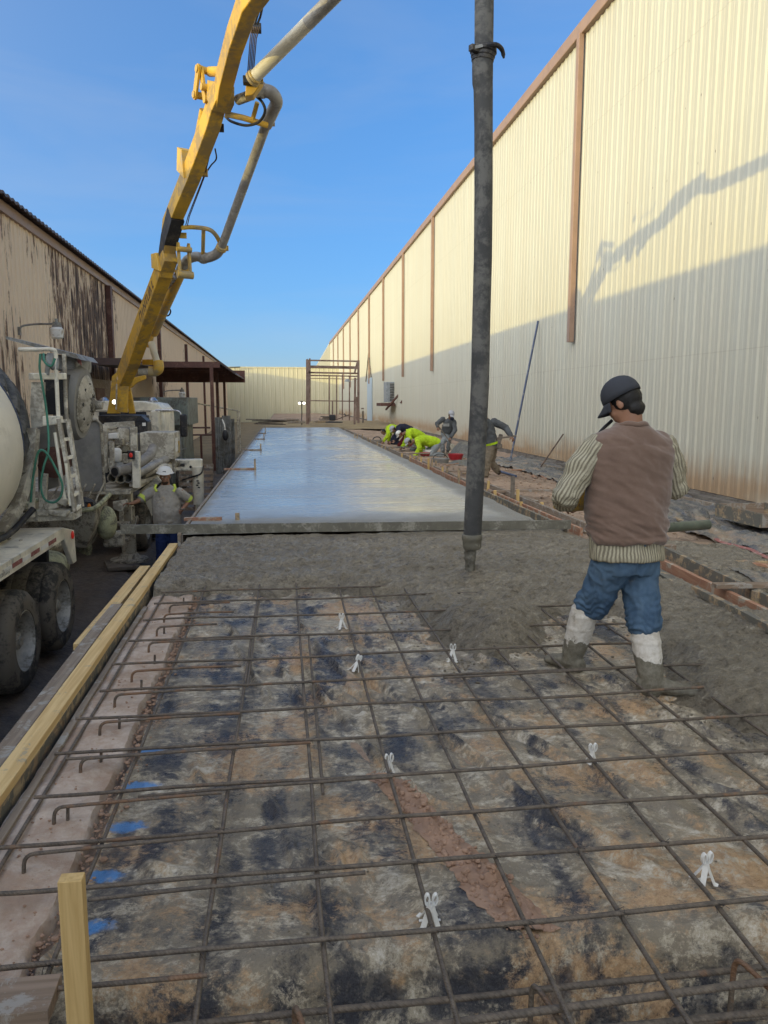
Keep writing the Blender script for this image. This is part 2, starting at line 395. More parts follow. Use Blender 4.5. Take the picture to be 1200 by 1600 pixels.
m_grassdry = mat_dirt('dry_grass_and_dirt', (0.19, 0.14, 0.08), (0.30, 0.23, 0.13), 0, 0.2)

def mat_ledge():
    g = G('old_pinkish_concrete_ledge'); w = g.co(world=True)
    n1 = g.noise(w, 2.2, 8, 0.7, 0.5); n2 = g.noise(w, 18, 6, 0.7); v = g.vor(w, 45)
    col = g.mix(g.ramp(n1, 0.38, 0.62), (0.42, 0.31, 0.23), (0.62, 0.52, 0.43))
    col = g.mix(g.ramp(n2, 0.35, 0.7, 0, 0.5), col, (0.38, 0.24, 0.165))
    col = g.mix(g.ramp(v, 0.14, 0.06, 0, 0.35), col, (0.62, 0.56, 0.48))
    return g.out(col, 0.9, 0, g.bump(g.math('ADD', n2, g.math('MULTIPLY', n1, 2)), 0.6, 0.02), 0.2)
m_ledge = mat_ledge()

def mat_plastic(name, dust=0.5):
    """blue-black sheeting smeared with dried mud and soil"""
    g = G(name); w = g.co(world=True)
    warp = g.n('TexNoise'); g.put(warp.inputs['Vector'], w); warp.inputs['Scale'].default_value = 2.4; warp.inputs['Detail'].default_value = 5
    vs = g.n('VectorMath', operation='SCALE'); g.put(vs.inputs[0], warp.outputs[1]); vs.inputs['Scale'].default_value = 0.13
    va = g.n('VectorMath', operation='ADD'); g.put(va.inputs[0], w); g.put(va.inputs[1], vs.outputs[0]); q = va.outputs[0]
    mp = g.n('Mapping'); g.put(mp.inputs[0], q); mp.inputs['Rotation'].default_value = (0, 0, 0.35); mp.inputs['Scale'].default_value = (1.0, 1.35, 1); q2 = mp.outputs[0]
    mf = g.n('Mapping'); g.put(mf.inputs[0], q); mf.inputs['Rotation'].default_value = (0, 0, 0.35); mf.inputs['Scale'].default_value = (1.0, 0.20, 1); q3 = mf.outputs[0]   # drawn out along the folds
    smear = g.noise(q2, 9, 14, 0.80)
    fine = g.noise(w, 42, 12, 0.85)
    fleck = g.noise(q2, 26, 12, 0.88)
    wash = g.noise(q2, 2.6, 9, 0.66)
    fold = g.noise(q3, 5.5, 5, 0.55)
    base = g.mix(g.ramp(g.noise(q, 2.6, 6, 0.7), 0.4, 0.62), (0.036, 0.037, 0.047), (0.090, 0.086, 0.086))
    o = 0.07*(0.5-dust)
    film = g.math('ADD', g.math('ADD', g.math('MULTIPLY', wash, 0.34), g.math('MULTIPLY', fold, 0.38)), g.math('ADD', g.math('MULTIPLY', fine, 0.16), g.math('MULTIPLY', fleck, 0.20)))
    film = g.math('SUBTRACT', film, g.ramp(g.xyz(w)[2], -0.155, -0.26, 0, 0.045))      # the steep face keeps less dust
    col = g.mix(g.ramp(film, 0.460+o, 0.55+o, 0, 0.88), base, (0.285, 0.235, 0.165))          # thin grey-tan film of cement water
    tan = g.math('ADD', g.math('ADD', g.math('MULTIPLY', g.noise(q, 1.9, 6, 0.66), 0.45), g.math('MULTIPLY', fold, 0.22)), g.math('MULTIPLY', fleck, 0.40))
    col = g.mix(g.ramp(tan, 0.535+o, 0.585+o, 0, 0.85), col, g.mix(g.ramp(fine, 0.4, 0.6), (0.38, 0.225, 0.11), (0.60, 0.39, 0.21)))   # soil patches
    s = g.math('ADD', g.math('ADD', g.math('MULTIPLY', smear, 0.40), g.math('MULTIPLY', fleck, 0.42)), g.math('MULTIPLY', wash, 0.24))
    col = g.mix(g.ramp(s, 0.54+o, 0.560+o, 0, 0.85), col, (0.50, 0.43, 0.32))               # flecks of dried mud
    col = g.mix(g.ramp(s, 0.585+o, 0.60+o, 0, 0.85), col, (0.66, 0.60, 0.50))
    dk = g.math('ADD', g.math('MULTIPLY', g.noise(q2, 4.2, 12, 0.80), 0.6), g.math('MULTIPLY', fold, 0.45))
    dk = g.math('SUBTRACT', dk, g.ramp(g.xyz(w)[2], -0.155, -0.26, 0, 0.05))
    col = g.mix(g.ramp(dk, 0.505, 0.44, 0, 0.72), col, (0.038, 0.038, 0.047))                 # bare plastic showing through
    rough = g.ramp(g.math('ADD', s, g.math('MULTIPLY', film, 0.3)), 0.62, 0.80, 0.24, 0.8)
    bp = g.bump(fold, 0.9, 0.05); bp = g.bump(g.noise(q2, 3.2, 5, 0.6), 0.6, 0.05, bp); bp = g.bump(g.math('ADD', smear, fine), 0.6, 0.010, bp)
    return g, col, rough, bp
def mat_sheet():
    g, col, rough, bp = mat_plastic('mud_smeared_black_sheeting', 0.50)
    # blue marking paint sprayed along the sheet's edge
    w = g.co(world=True); X, Y, Z = g.xyz(w)
    blot = g.noise(w, 22, 6, 0.75, 0.6)
    for i, (bx, by) in enumerate(((-.70, 3.66), (-.66, 3.31), (-.66, 2.98), (-.68, 2.66), (-.66, 2.37))):
        dx = g.math('MULTIPLY', g.math('SUBTRACT', X, bx), 9.5); dy = g.math('MULTIPLY', g.math('SUBTRACT', Y, by), 20.0)
        d = g.math('SQRT', g.math('ADD', g.math('MULTIPLY', dx, dx), g.math('MULTIPLY', dy, dy)))
        f = g.ramp(g.math('ADD', d, g.math('MULTIPLY', blot, 1.6)), 1.75, 1.25, 0, 0.85)
        col = g.mix(f, col, (0.085, 0.27, 0.60))
    return g.out(col, rough, 0, bp, 0.5)
m_sheet = mat_sheet()
_g, _c, _r_, _b = mat_plastic('grey_dusty_sheeting', 0.30)
m_tarp = _g.out(_g.mix(0.5, _c, (0.12, 0.125, 0.13)), _r_, 0, _b, 0.5)

def mat_fresh():
    g = G('fresh_rough_concrete'); w = g.co(world=True)
    q = g.co((1, 1.5, 1), world=True)
    n1 = g.noise(w, 1.4, 5, 0.6, 0.4); n2 = g.noise(q, 13, 12, 0.86, 0.3); n3 = g.noise(w, 60, 5, 0.7); v = g.vor(w, 55)
    col = g.mix(g.ramp(n1, 0.35, 0.65), (0.31, 0.262, 0.192), (0.41, 0.352, 0.265))
    col = g.mix(g.ramp(n2, 0.51, 0.42, 0, 0.8), col, (0.125, 0.098, 0.066))
    col = g.mix(g.ramp(n2, 0.53, 0.62, 0, 0.8), col, (0.56, 0.50, 0.40))
    h = g.math('ADD', g.math('ADD', n2, g.math('MULTIPLY', n3, 0.35)), g.math('MULTIPLY', v, -0.35))
    rough = g.ramp(g.math('ADD', n2, g.math('MULTIPLY', n1, 0.4)), 0.48, 0.72, 0.62, 0.26)
    return g.out(col, rough, 0, g.bump(h, 1.0, 0.05), 0.5)
m_fresh = mat_fresh()

def mat_slab():
    g = G('wet_finished_concrete'); w = g.co(world=True); X, Y, Z = g.xyz(w)
    lines = g.noise(g.co((0.22, 3.4, 1), world=True), 1.0, 6, 0.7, 0.15)       # strokes of the screed run across
    lines2 = g.noise(g.co((0.6, 22, 1), world=True), 1.0, 4, 0.7, 0.1)
    big = g.noise(g.co((0.5, 0.35, 1), world=True), 1.0, 4, 0.55, 0.5)
    fine = g.noise(w, 70, 5, 0.75)
    col = g.mix(g.ramp(lines, 0.35, 0.65), (0.33, 0.32, 0.29), (0.43, 0.42, 0.38))
    col = g.mix(g.ramp(fine, 0.5, 0.75, 0, 0.3), col, (0.46, 0.44, 0.40))
    near = g.ramp(g.math('ADD', Y, g.math('MULTIPLY', g.noise(w, 1.3, 4, 0.6), 1.2)), 11.6, 10.2)      # just struck off: still open textured
    edge = g.ramp(g.math('ADD', X, g.math('MULTIPLY', g.noise(w, 2.0, 4, 0.6), 0.35)), 2.95, 3.25)
    edge2 = g.ramp(g.math('ADD', X, g.math('MULTIPLY', g.noise(w, 2.0, 4, 0.6), 0.3)), -0.85, -1.05)
    ro = g.math('MAXIMUM', g.math('MAXIMUM', near, edge), g.math('MULTIPLY', edge2, 0.8))
    col = g.mix(g.math('MULTIPLY', ro, 0.85), col, g.mix(g.ramp(fine, 0.4, 0.6), (0.15, 0.135, 0.105), (0.30, 0.275, 0.225)))
    rough = g.math('ADD', g.ramp(g.math('ADD', lines, g.math('MULTIPLY', big, 0.8)), 0.7, 1.05, 0.13, 0.32), g.math('MULTIPLY', ro, 0.42))
    wv = g.math('ADD', g.math('MULTIPLY', lines, 1.0), g.math('MULTIPLY', lines2, 0.15))
    b = g.bump(wv, 0.16, 0.035); fs = g.math('MULTIPLY', fine, g.math('ADD', 0.04, g.math('MULTIPLY', ro, 1.0)))
    b = g.bump(fs, 0.6, 0.012, b)
    return g.out(col, rough, 0, b, 0.75)
m_slab = mat_slab()
m_wetcem = grunge('wet_concrete_coating', (0.16, 0.148, 0.115), 0.55, 0, (0.33, 0.31, 0.26), 0.4, 8, 0.5, 0.2)
m_pourcem = grunge('pouring_wet_concrete', (0.12, 0.11, 0.088), 0.5, 0, (0.19, 0.175, 0.14), 0.5, 20, 1.0, 0.25)
m_curb = grunge('rough_concrete_footing', (0.20, 0.175, 0.145), 0.9, 0, (0.12, 0.10, 0.08), 0.5, 3, 0.6, 0.25)

def mat_rebar(name, cem=0.3, rust=0.5, freq=75.0):
    g = G(name); w = g.co(world=True); X, Y, Z = g.xyz(w)
    ph = g.math('ADD', X, Y)
    rib = g.math('SINE', g.math('MULTIPLY', g.math('ADD', ph, g.math('MULTIPLY', Z, 0.8)), 2*math.pi*freq))
    n1 = g.noise(w, 5, 6, 0.7, 0.3); n2 = g.noise(w, 30, 6, 0.75)
    col = g.mix(g.ramp(n2, 0.35, 0.65), (0.10, 0.082, 0.066), (0.19, 0.150, 0.112))
    col = g.mix(g.ramp(n1, 0.66-0.2*rust, 0.78-0.2*rust, 0, 0.7), col, (0.27, 0.14, 0.07))
    d = g.noise(w, 2.3, 7, 0.75, 0.4)
    col = g.mix(g.ramp(d, 0.80-0.3*cem, 0.86-0.3*cem, 0, 0.7), col, (0.30, 0.27, 0.22))
    b = g.bump(g.ramp(rib, 0.1, 0.8), 1.0, 0.0016); b = g.bump(n2, 0.4, 0.003, b)
    return g.out(col, 0.62, 0.25, b, 0.5)
m_rebar = mat_rebar('rusty_ribbed_rebar'); m_rebardirty = mat_rebar('muddy_ribbed_rebar', 0.62, 0.4)
m_rebarfat = mat_rebar('thick_dark_ribbed_rebar', 0.35, 0.35, 52.0)
m_rebarrust = mat_rebar('orange_rusted_rebar', 0.3, 0.95)
# ================================================================ ground, walls, slab
def axis_steps(a, b, near, fine, coarse):
    """grid lines: fine inside near, coarse outside"""
    out = [a]; x = a
    while x < b:
        x += fine if near[0] <= x < near[1] else coarse
        out.append(min(x, b))
    return out
def sheet(name, xs, ys, fn, mat, kind='structure', ang=180):
    v = [fn(x, y) for y in ys for x in xs]; nx = len(xs)
    f = [(j*nx+i, j*nx+i+1, (j+1)*nx+i+1, (j+1)*nx+i) for j in range(len(ys)-1) for i in range(nx-1)]
    m = MB(); m.add(v, f); o = m.build(name, mat, ang=ang, fix=False)
    if kind: tag(o, kind=kind)
    return o

def ground_z(x, y):
    z = -1.4 + 0.05*fbm(x*0.5, y*0.5, 1) + 0.035*fbm(x*1.7, y*1.1, 4)
    for rx in (-1.95, -2.55): z -= 0.09*math.exp(-((x-rx-0.1*math.sin(y*0.4))/0.16)**2)*(1 if y < 18 else 0)   # wheel ruts
    z += 0.28*smooth(-1.75, -1.30, x)*(0.6+0.5*fbm(y*0.6, 2))
    return z
def gfn(x, y):
    if -8 < x < -1.0 and -2 < y < 45: return (x, y, ground_z(x, y))
    return (x, y, -1.4)
xs = [-900, -300, -100, -40, -15] + [-8.0+0.1*i for i in range(71)] + [-0.6, 0, 4, 8, 12, 40, 150, 500, 900]
ys = [-200, -40, -10, -3] + [-2+0.14*i for i in range(335)] + [46, 50, 60, 80, 110, 150, 300, 700, 1500]
sheet('ground', xs, ys, gfn, m_alley)
# dry grass strip beyond the canopy
def grf(x, y): return (x, y, -1.34+0.05*fbm(x*0.6, y*0.3, 9))
sheet('dry_grass_ground', [-7.2+0.25*i for i in range(22)], [36+0.8*i for i in range(90)], grf, m_grassdry)

# raised soil that carries the slab and the strip along the warehouse
def soil_z(x, y):
    z = -0.17 + 0.018*fbm(x*2.2, y*2.2, 3)
    if x > 3.35: z = -0.13 - 0.16*smooth(3.6, 7.4, x) + 0.05*fbm(x*1.3, y*1.3, 7) + 0.022*fbm(x*6, y*6, 2)
    if y > 2.9: return z
    # trench for the footing right in front of the camera
    e = 2.26 if x > -.72 else 2.12
    return z - 0.60*smooth(e, e-0.13, y) - 0.2*smooth(e, 1.5, y) - (0.03 if -.72 < x < 3.3 else 0)
xs = [-1.27+0.06*i for i in range(78)] + [3.45+0.055*i for i in range(86)]
xs = sorted(set(round(v, 3) for v in xs if v <= 8.02))
ys = [-1.5+0.3*i for i in range(10)] + [1.5+0.05*i for i in range(60)] + [4.5+0.08*i for i in range(200)] + [20.5+0.3*i for i in range(90)] + [47.5+1.0*i for i in range(64)]
o = sheet('soil_bed', xs, ys, lambda x, y: (x, y, soil_z(x, y)), m_redsoil)
m = MB()
m.bb(-1.27, 8.02, -1.5, 110.5, -1.6, -0.95)
m.add([(-1.27, -1.5, -1.5), (-1.27, 110.5, -1.5), (-1.27, 110.5, -0.17), (-1.27, -1.5, -0.17)], [(0, 1, 2, 3)])
tag(m.build('soil_bank', m_alley), kind='structure')

# old concrete ledge along the left side
def ledge_edge(y): return -0.80 + 0.035*fbm(y*1.3, 3.1) + 0.012*fbm(y*6, 1.7)
m = MB(); N = 300
rows = []
for j in range(N+1):
    y = 0.4 + 8.6*j/N; e = ledge_edge(y); row = []
    for i in range(13):
        x = -1.13 + (e+1.13)*i/12
        z = -0.105 + 0.010*fbm(x*7, y*5, 1) + 0.004*fbm(x*30, y*30)
        if 0.6 < y < 2.4: z -= 0.05*max(0, fbm(x*6, y*3, 8))*smooth(2.4, 2.0, y)
        row.append((x, y, z))
    row.append((e+0.012, y, -0.13)); row.append((e+0.03, y, -0.30)); rows.append(row)
k = len(rows[0])
m.add([p for r in rows for p in r], [(j*k+i, j*k+i+1, (j+1)*k+i+1, (j+1)*k+i) for j in range(N) for i in range(k-1)])
tag(m.build('concrete_ledge', m_ledge, ang=60), kind='structure')

# ---------------------------------------------------------------- sheeting laid over the bed
def in_wr(x, y):
    return 0
FOLDS = [(.15, 4.4, .75, 2.2, .026, .022), (.45, 4.6, 1.25, 2.4, .028, .020), (.8, 4.3, 1.9, 2.3, .024, .020), (1.15, 4.5, 2.4, 2.9, .022, .018), (-.5, 5.9, -.1, 4.2, .022, .022), (-.2, 5.6, .15, 3.9, .018, .016),
         (.1, 5.8, .35, 4.3, .020, .018), (-.45, 3.6, -.2, 2.3, .018, .02), (-.1, 3.2, .15, 2.2, .018, .018), (1.5, 3.6, 2.5, 2.4, .02, .018), (-.6, 2.75, -.1, 2.45, .02, .03), (.9, 2.9, 1.4, 2.3, .018, .016), (.3, 2.6, 1.1, 2.25, .014, .014),
         (-.6, 4.9, .2, 4.6, .014, .018), (1.6, 4.4, 2.2, 3.4, .018, .016), (.55, 5.2, .9, 3.8, .018, .015)]
def sheet_z(x, y):
    z = -0.138
    # long soft folds that run away to the right, crossed by small crumples
    t = x*0.86 + y*0.50; s = -x*0.50 + y*0.86
    w = fbm(t*2.6 + 0.6*fbm(x, y, 3), s*0.55, 2.0, 3)
    z += 0.022*w
    r = abs(fbm(t*3.3+7 + 0.8*fbm(x*1.1, y*1.1, 5), s*0.45, 4.0, 3)); z += 0.032*max(0, 0.16-r)/0.16*smooth(-0.1, 0.25, fbm(x*0.9, y*0.9, 12))
    z += 0.008*fbm(x*9, y*9, 1, 4)
    for ax_, ay_, bx_, by_, hh, ww in FOLDS:
        dx = bx_-ax_; dy = by_-ay_; L2 = dx*dx+dy*dy; t_ = ((x-ax_)*dx+(y-ay_)*dy)/L2
        if -.1 < t_ < 1.1:
            dd = ((x-ax_)*dy-(y-ay_)*dx)/math.sqrt(L2) + .05*fbm(t_*3, ax_, ay_)
            if abs(dd) < 4*ww:
                k_ = smooth(-.1, .15, t_)*smooth(1.1, .85, t_)*(.7+.6*fbm(t_*5, ax_*3)); z += 1.6*k_*hh*(math.exp(-(dd/ww)**2)-.5*math.exp(-((dd-1.7*ww)/ww)**2))
    e = 2.135 + 0.05*fbm(x*1.7, 5.0) + 0.02*math.sin(x*2.1)
    d = smooth(e, e-0.14, y); z -= 0.34*d + 0.20*smooth(e, 1.5, y); z += d*0.03*fbm(x*9, y*3, 20)
    z += 0.035*max(0, (-y+e+0.22)/0.22 if e < y < e+0.22 else 0)*max(0, fbm(x*3, y*4, 30)+0.2)
    return z
def sheet_fn(u, y):
    l = -0.735 + 0.03*fbm(y*1.7, 8.0) + 0.010*fbm(y*7, 3)
    x = l + (3.3-l)*u
    return (x, y, sheet_z(x, y) + (0.004 if u < 0.004 else 0))
o = sheet('vapour_barrier_sheet', [i/270 for i in range(271)], [0.9+0.05*i for i in range(20)]+[1.9+0.0125*i for i in range(200)] + [4.4+0.022*i for i in range(125)], sheet_fn, m_sheet, None)
tag(o, 'mud-smeared black plastic sheeting spread under the rebar grid, blue paint on its left edge', 'plastic sheet')

# tear in the sheeting with red clods showing
m = MB(); pts = [(.40, 3.24, .07), (.50, 3.0, .06), (.56, 2.8, .075), (.62, 2.62, .085), (.67, 2.45, .10), (.71, 2.3, .10), (.76, 2.15, .05)]
rr = random.Random(3); ctr = catmull([(a, b, 0) for a, b, c in pts], 6); wid = [c for a, b, c in pts]
vs = []; K = len(ctr)
for i, p in enumerate(ctr):
    w = wid[min(len(wid)-1, i//6)]*(0.8+0.35*rr.random())
    for q in (-1, -.5, 0, .5, 1):
        x = p.x+q*w; vs.append((x, p.y, sheet_z(x, p.y)+0.012*(1-q*q)+0.002))
m.add(vs, [(i*5+j, i*5+j+1, i*5+j+6, i*5+j+5) for i in range(K-1) for j in range(4)])
for k in range(520):
    i = rr.randrange(K); p = ctr[i]; w = wid[min(len(wid)-1, i//6)]; q = rr.uniform(-.95, .95)
    x = p.x+q*w; y = p.y+rr.uniform(-.03, .03); r = rr.choice((.004, .005, .006, .009, .013))*rr.uniform(.7, 1.2)
    m.ball((x, y, sheet_z(x, y)+0.010*(1-q*q)+r*.4), (r*rr.uniform(.8, 1.4), r, r*.75), 6, 4, Matrix.Rotation(rr.uniform(0, 3), 3, 'Z'))
tag(m.build('red_soil_clods', m_clods, ang=20, fix=False), kind='stuff')
# crumbs of soil and pebbles: along the ledge and on the right strip
m = MB()
for k in range(1100):
    y = rr.uniform(1.7, 7.0); x = ledge_edge(y)+rr.gauss(0.035, 0.028); r = rr.choice((.003, .004, .006, .010))*rr.uniform(.7, 1.3)
    m.ball((x, y, -0.15+r*.4+0.02*rr.random()), (r*rr.uniform(.8, 1.5), r, r*.7), 6, 4)
for k in range(260):
    y = rr.uniform(1.4, 6.5); x = rr.uniform(-1.05, -0.82); r = rr.choice((.002, .003, .005))
    m.ball((x, y, -0.105+r*.5), (r*1.3, r, r*.7), 6, 4)
tag(m.build('loose_soil_crumbs', m_clods, ang=20, fix=False), kind='stuff')
m = MB()
for k in range(1500):
    y = rr.uniform(4.5, 24); x = rr.uniform(3.9, 7.5); r = rr.uniform(.008, .035)*(0.7+y*0.02)
    m.ball((x, y, soil_z(x, y)+r*.3), (r*rr.uniform(.8, 1.5), r, r*.6), 6, 4, Matrix.Rotation(rr.uniform(0, 3), 3, 'Z'))
tag(m.build('loose_clods', m_redsoil, ang=20, fix=False), kind='stuff')

# ---------------------------------------------------------------- freshly poured rough concrete
EDGE = [(-1.13, 6.50), (-.37, 6.62), (.29, 6.55), (.85, 6.30), (1.02, 5.9), (0.98, 5.25), (1.19, 4.72), (1.45, 4.70), (1.78, 4.95), (1.98, 5.35), (2.25, 5.65), (2.50, 5.55),
        (2.50, 5.1), (2.30, 4.45), (2.18, 3.98), (2.16, 3.75), (2.30, 3.50), (2.50, 3.30), (2.9, 3.05), (4.2, 2.4)]
def edge_dist(x, y):
    """signed distance to the pour's edge: positive inside the concrete"""
    best = 1e9; sg = 1
    for i in range(len(EDGE)-1):
        ax, ay = EDGE[i]; bx, by = EDGE[i+1]; dx = bx-ax; dy = by-ay
        t = max(0, min(1, ((x-ax)*dx+(y-ay)*dy)/(dx*dx+dy*dy)))
        qx = x-ax-t*dx; qy = y-ay-t*dy; d = qx*qx+qy*qy
        if d < best: best = d; sg = 1 if (dx*qy-dy*qx) > 0 else -1
    return math.sqrt(best)*sg
def fresh_z(x, y):
    d = edge_dist(x, y) + 0.10*fbm(x*2.6, y*2.6, 2) + 0.03*fbm(x*9, y*9, 6)
    lump = 0.034*fbm(x*2.2, y*3.4, 3, 5) + 0.030*abs(fbm(x*7, y*9, 9, 5)) + 0.018*fbm(x*19, y*22, 5, 4)
    k = smooth(0.0, 0.34, d)
    near = smooth(8.95, 8.5, y)                              # smooth next to the screed
    z = -0.022 + lump*(0.35+0.65*near)
    z -= 0.030*math.exp(-((x-1.1)**2/0.6+(y-6.0)**2/0.35))   # hollow where the hose drags
    z += 0.085*math.exp(-((x-1.45)**2/0.12+(y-5.30)**2/0.18))*(1+.5*fbm(x*7, y*7, 4))  # heap below the hose
    z -= 0.04*math.exp(-((x-2.2)**2/0.10+(y-5.7)**2/0.10))
    if d < -0.12: return None
    return -0.205 + (z+0.205)*smooth(-0.10, 0.30, d)**0.75
m = MB(); nx, ny = 235, 300; x0, x1, y0, y1 = -1.135, 4.15, 2.55, 9.06; idx = {}
for j in range(ny+1):
    for i in range(nx+1):
        x = x0+(x1-x0)*i/nx; y = y0+(y1-y0)*j/ny
        if x > 3.46 + 0.16*fbm(y*1.1, 6) + 0.05*fbm(y*5, 2): continue
        z = fresh_z(x, y)
        if z is None: continue
        idx[i, j] = len(m.v); m.v.append(Vector((x, y, z)))
for (i, j) in list(idx):
    if (i+1, j) in idx and (i, j+1) in idx and (i+1, j+1) in idx:
        m.f.append((idx[i, j], idx[i+1, j], idx[i+1, j+1], idx[i, j+1]))
tag(m.build('fresh_concrete', m_fresh, ang=180, fix=False), kind='structure')
# spilled concrete lumps past the right form
m = MB(); n0 = 0
def patch(cx, cy, rx, ry, h, seed, nx=60):
    base = {}; 
    for j in range(nx+1):
        for i in range(nx+1):
            u = -1+2*i/nx; v = -1+2*j/nx
            d = 1-math.hypot(u, v)+0.35*fbm(u*2+seed, v*2, seed)
            if d < -0.05: continue
            x = cx+u*rx; y = cy+v*ry
            base[i, j] = len(m.v)
            m.v.append(Vector((x, y, soil_z(x, y)-0.03+h*smooth(-0.05, 0.4, d)+0.022*fbm(x*7, y*7, seed)*smooth(0, .3, d))))
    for (i, j) in list(base):
        if (i+1, j) in base and (i, j+1) in base and (i+1, j+1) in base:
            m.f.append((base[i, j], base[i+1, j], base[i+1, j+1], base[i, j+1]))
patch(4.75, 8.0, .85, 1.0, .075, 3); patch(4.35, 6.9, .45, .7, .07, 5); patch(6.0, 7.8, .5, .35, .05, 8, 40)
tag(m.build('spilled_concrete', m_fresh, ang=180, fix=False), kind='structure')

# crumbs of concrete flung over the sheeting
m = MB(); rr = random.Random(9)
for k in range(900):
    t = rr.random(); a, b = rr.choice(list(zip(EDGE[3:-1], EDGE[4:]))); x = a[0]+(b[0]-a[0])*t; y = a[1]+(b[1]-a[1])*t; q = abs(rr.gauss(0, .22)); x -= q*rr.uniform(.2, 1); y -= q*rr.uniform(0, 1); r = rr.choice((.003, .004, .006, .009))*rr.uniform(.7, 1.3)
    if x > 3.2: continue
    m.ball((x, y, sheet_z(x, y)+r*.3), (r*rr.uniform(.8, 1.7), r, r*.6), 6, 4, Matrix.Rotation(rr.uniform(0, 3), 3, 'Z'))
for k in range(700):
    x = rr.uniform(-.7, 3.0); y = rr.uniform(2.1, 6.3); r = rr.choice((.0015, .002, .003, .004))
    m.ball((x, y, sheet_z(x, y)+r*.3), (r*1.3, r, r*.7), 6, 4)
tag(m.build('concrete_crumbs', m_fresh, ang=20, fix=False), kind='stuff')

# ---------------------------------------------------------------- finished wet slab
xs = [-1.20+0.048*i for i in range(94)]
ys = [9.12+0.03*i for i in range(110)] + [12.42+0.09*i for i in range(110)] + [22.3+0.6*i for i in range(41)]
def slab_fn(x, y):
    near = smooth(10.9, 9.6, y+0.5*fbm(x*1.2, y*1.2, 1))
    e = max(smooth(3.0, 3.2, x), smooth(-0.98, -1.12, x))
    z = 0.0 + near*(0.006*fbm(x*3, y*9, 2)+0.004*fbm(x*14, y*18, 3)) + 0.0012*fbm(x*.8, y*2.5, 4)
    z += e*0.007*fbm(x*5, y*5, 6)
    x2 = x + (0.05*fbm(y*0.9, 4, 2) if x > 3.1 else 0)
    return (x2, y, z)
o = sheet('finished_slab', xs, ys, slab_fn, m_slab)
m = MB()   # its side faces
m.bb(-1.215, -1.195, 9.12, 46.4, -0.45, -0.004); m.bb(-1.2, 3.25, 46.2, 46.3, -0.3, -0.004)
m.add([(3.22, 9.12, -.003), (3.22, 46.3, -.003), (3.36, 46.3, -.3), (3.36, 9.12, -.3)], [(0, 1, 2, 3)])
tag(m.build('slab_edge', m_curb), kind='structure')
# rough dirt apron beyond the slab
def apf(x, y): return (x, y, -0.09+0.08*fbm(x*0.8, y*0.8, 3)-0.9*smooth(62, 95, y))
sheet('dirt_apron', [-1.27+0.25*i for i in range(38)], [46.3+0.5*i for i in range(128)], apf, m_grassdry)

# ---------------------------------------------------------------- warehouse on the right
WY0, WY1, WX, WZ0, WZ1 = -6.0, 131.0, 8.0, -0.16, 11.0
bld = thing('warehouse', 'long cream ribbed-metal warehouse with brown trim and downspouts on the right', 'building', (WX, 0, 0))
m = MB(); y = WY0; prof = []
while y < WY1:
    for dy, dx in ((0, 0), (0.035, -0.026), (0.095, -0.026), (0.13, 0), (0.188, 0), (0.198, -0.006), (0.212, -0.006), (0.222, 0)):
        prof.append((WX+dx, y+dy))
    y += 0.305
prof.append((WX, y)); n = len(prof)
m.add([(a, b, WZ0) for a, b in prof]+[(a, b, WZ1) for a, b in prof], [(i, i+1, n+i+1, n+i) for i in range(n-1)])
m.build('wall', m_wallR, bld, ang=20, fix=False)
m = MB(); m.bb(WX+0.04, WX+30, WY0, WY1, -1, WZ1-0.02); m.build('core', m_wallR, bld)
m = MB()
m.bb(WX-0.15, WX+0.2, WY0, WY1+.3, WZ1, WZ1+0.34)
m.build('eave_gutter', m_trim, bld, bevel=0.02)
m = MB(); m.prism([(WX-0.12, WY0, WZ1+0.345), (WX+30, WY0, WZ1+0.9), (WX+30, WY0, WZ1+0.4)], (0, WY1-WY0, 0)); m.build('roof', m_trim, bld)
for k in range(12):
    y = 20.75+10.05*k
    m = MB(); w = 0.19; r_ = 0.085
    m.bb(WX-0.06-0.14, WX-0.055, y-w/2, y+w/2, 3.15 if k != 0 else 3.16, WZ1+0.02)
    m.build('downspout', m_trim, bld, bevel=0.012)
m = MB()
m.bb(WX-0.05, WX+0.02, -6, 110.9, -0.6, -0.17); m.bb(WX-0.22, WX-0.05, -6, 24.0, -0.6, -0.215)
o = m.build('foundation', m_curb, bld)
# stepped end beyond, joining the wall that closes the yard
eb = thing('end_building', 'grey-tan metal building closing the far end of the yard', 'building', (0, 111, -1.4))
m = MB(); y = 111.0; x = -16.0; pr = []
while x < 8.0:
    for dx, dy in ((0, 0), (0.05, -0.05), (0.10, -0.05), (0.15, 0)): pr.append((x+dx, y+dy))
    x += 0.62
pr.append((8.0, y)); n = len(pr)
m.add([(a, b, -1.6) for a, b in pr]+[(a, b, 6.2) for a, b in pr], [(i, i+1, n+i+1, n+i) for i in range(n-1)])
m.build('wall', m_back, eb, ang=20)
m = MB(); m.prism([(5.1, 131.0, 5.0), (8.0, 131.0, 5.0), (8.0, 131.0, 11.3), (6.3, 131.0, 8.4), (5.4, 131.0, 7.0), (5.1, 131.0, 6.6)], (0, 6, 0)); m.build('end_gable', m_wallR, bld)
m = MB(); m.bb(-16, 7.9, 110.9, 113, 6.2, 6.34); m.build('roof', m_back, eb)

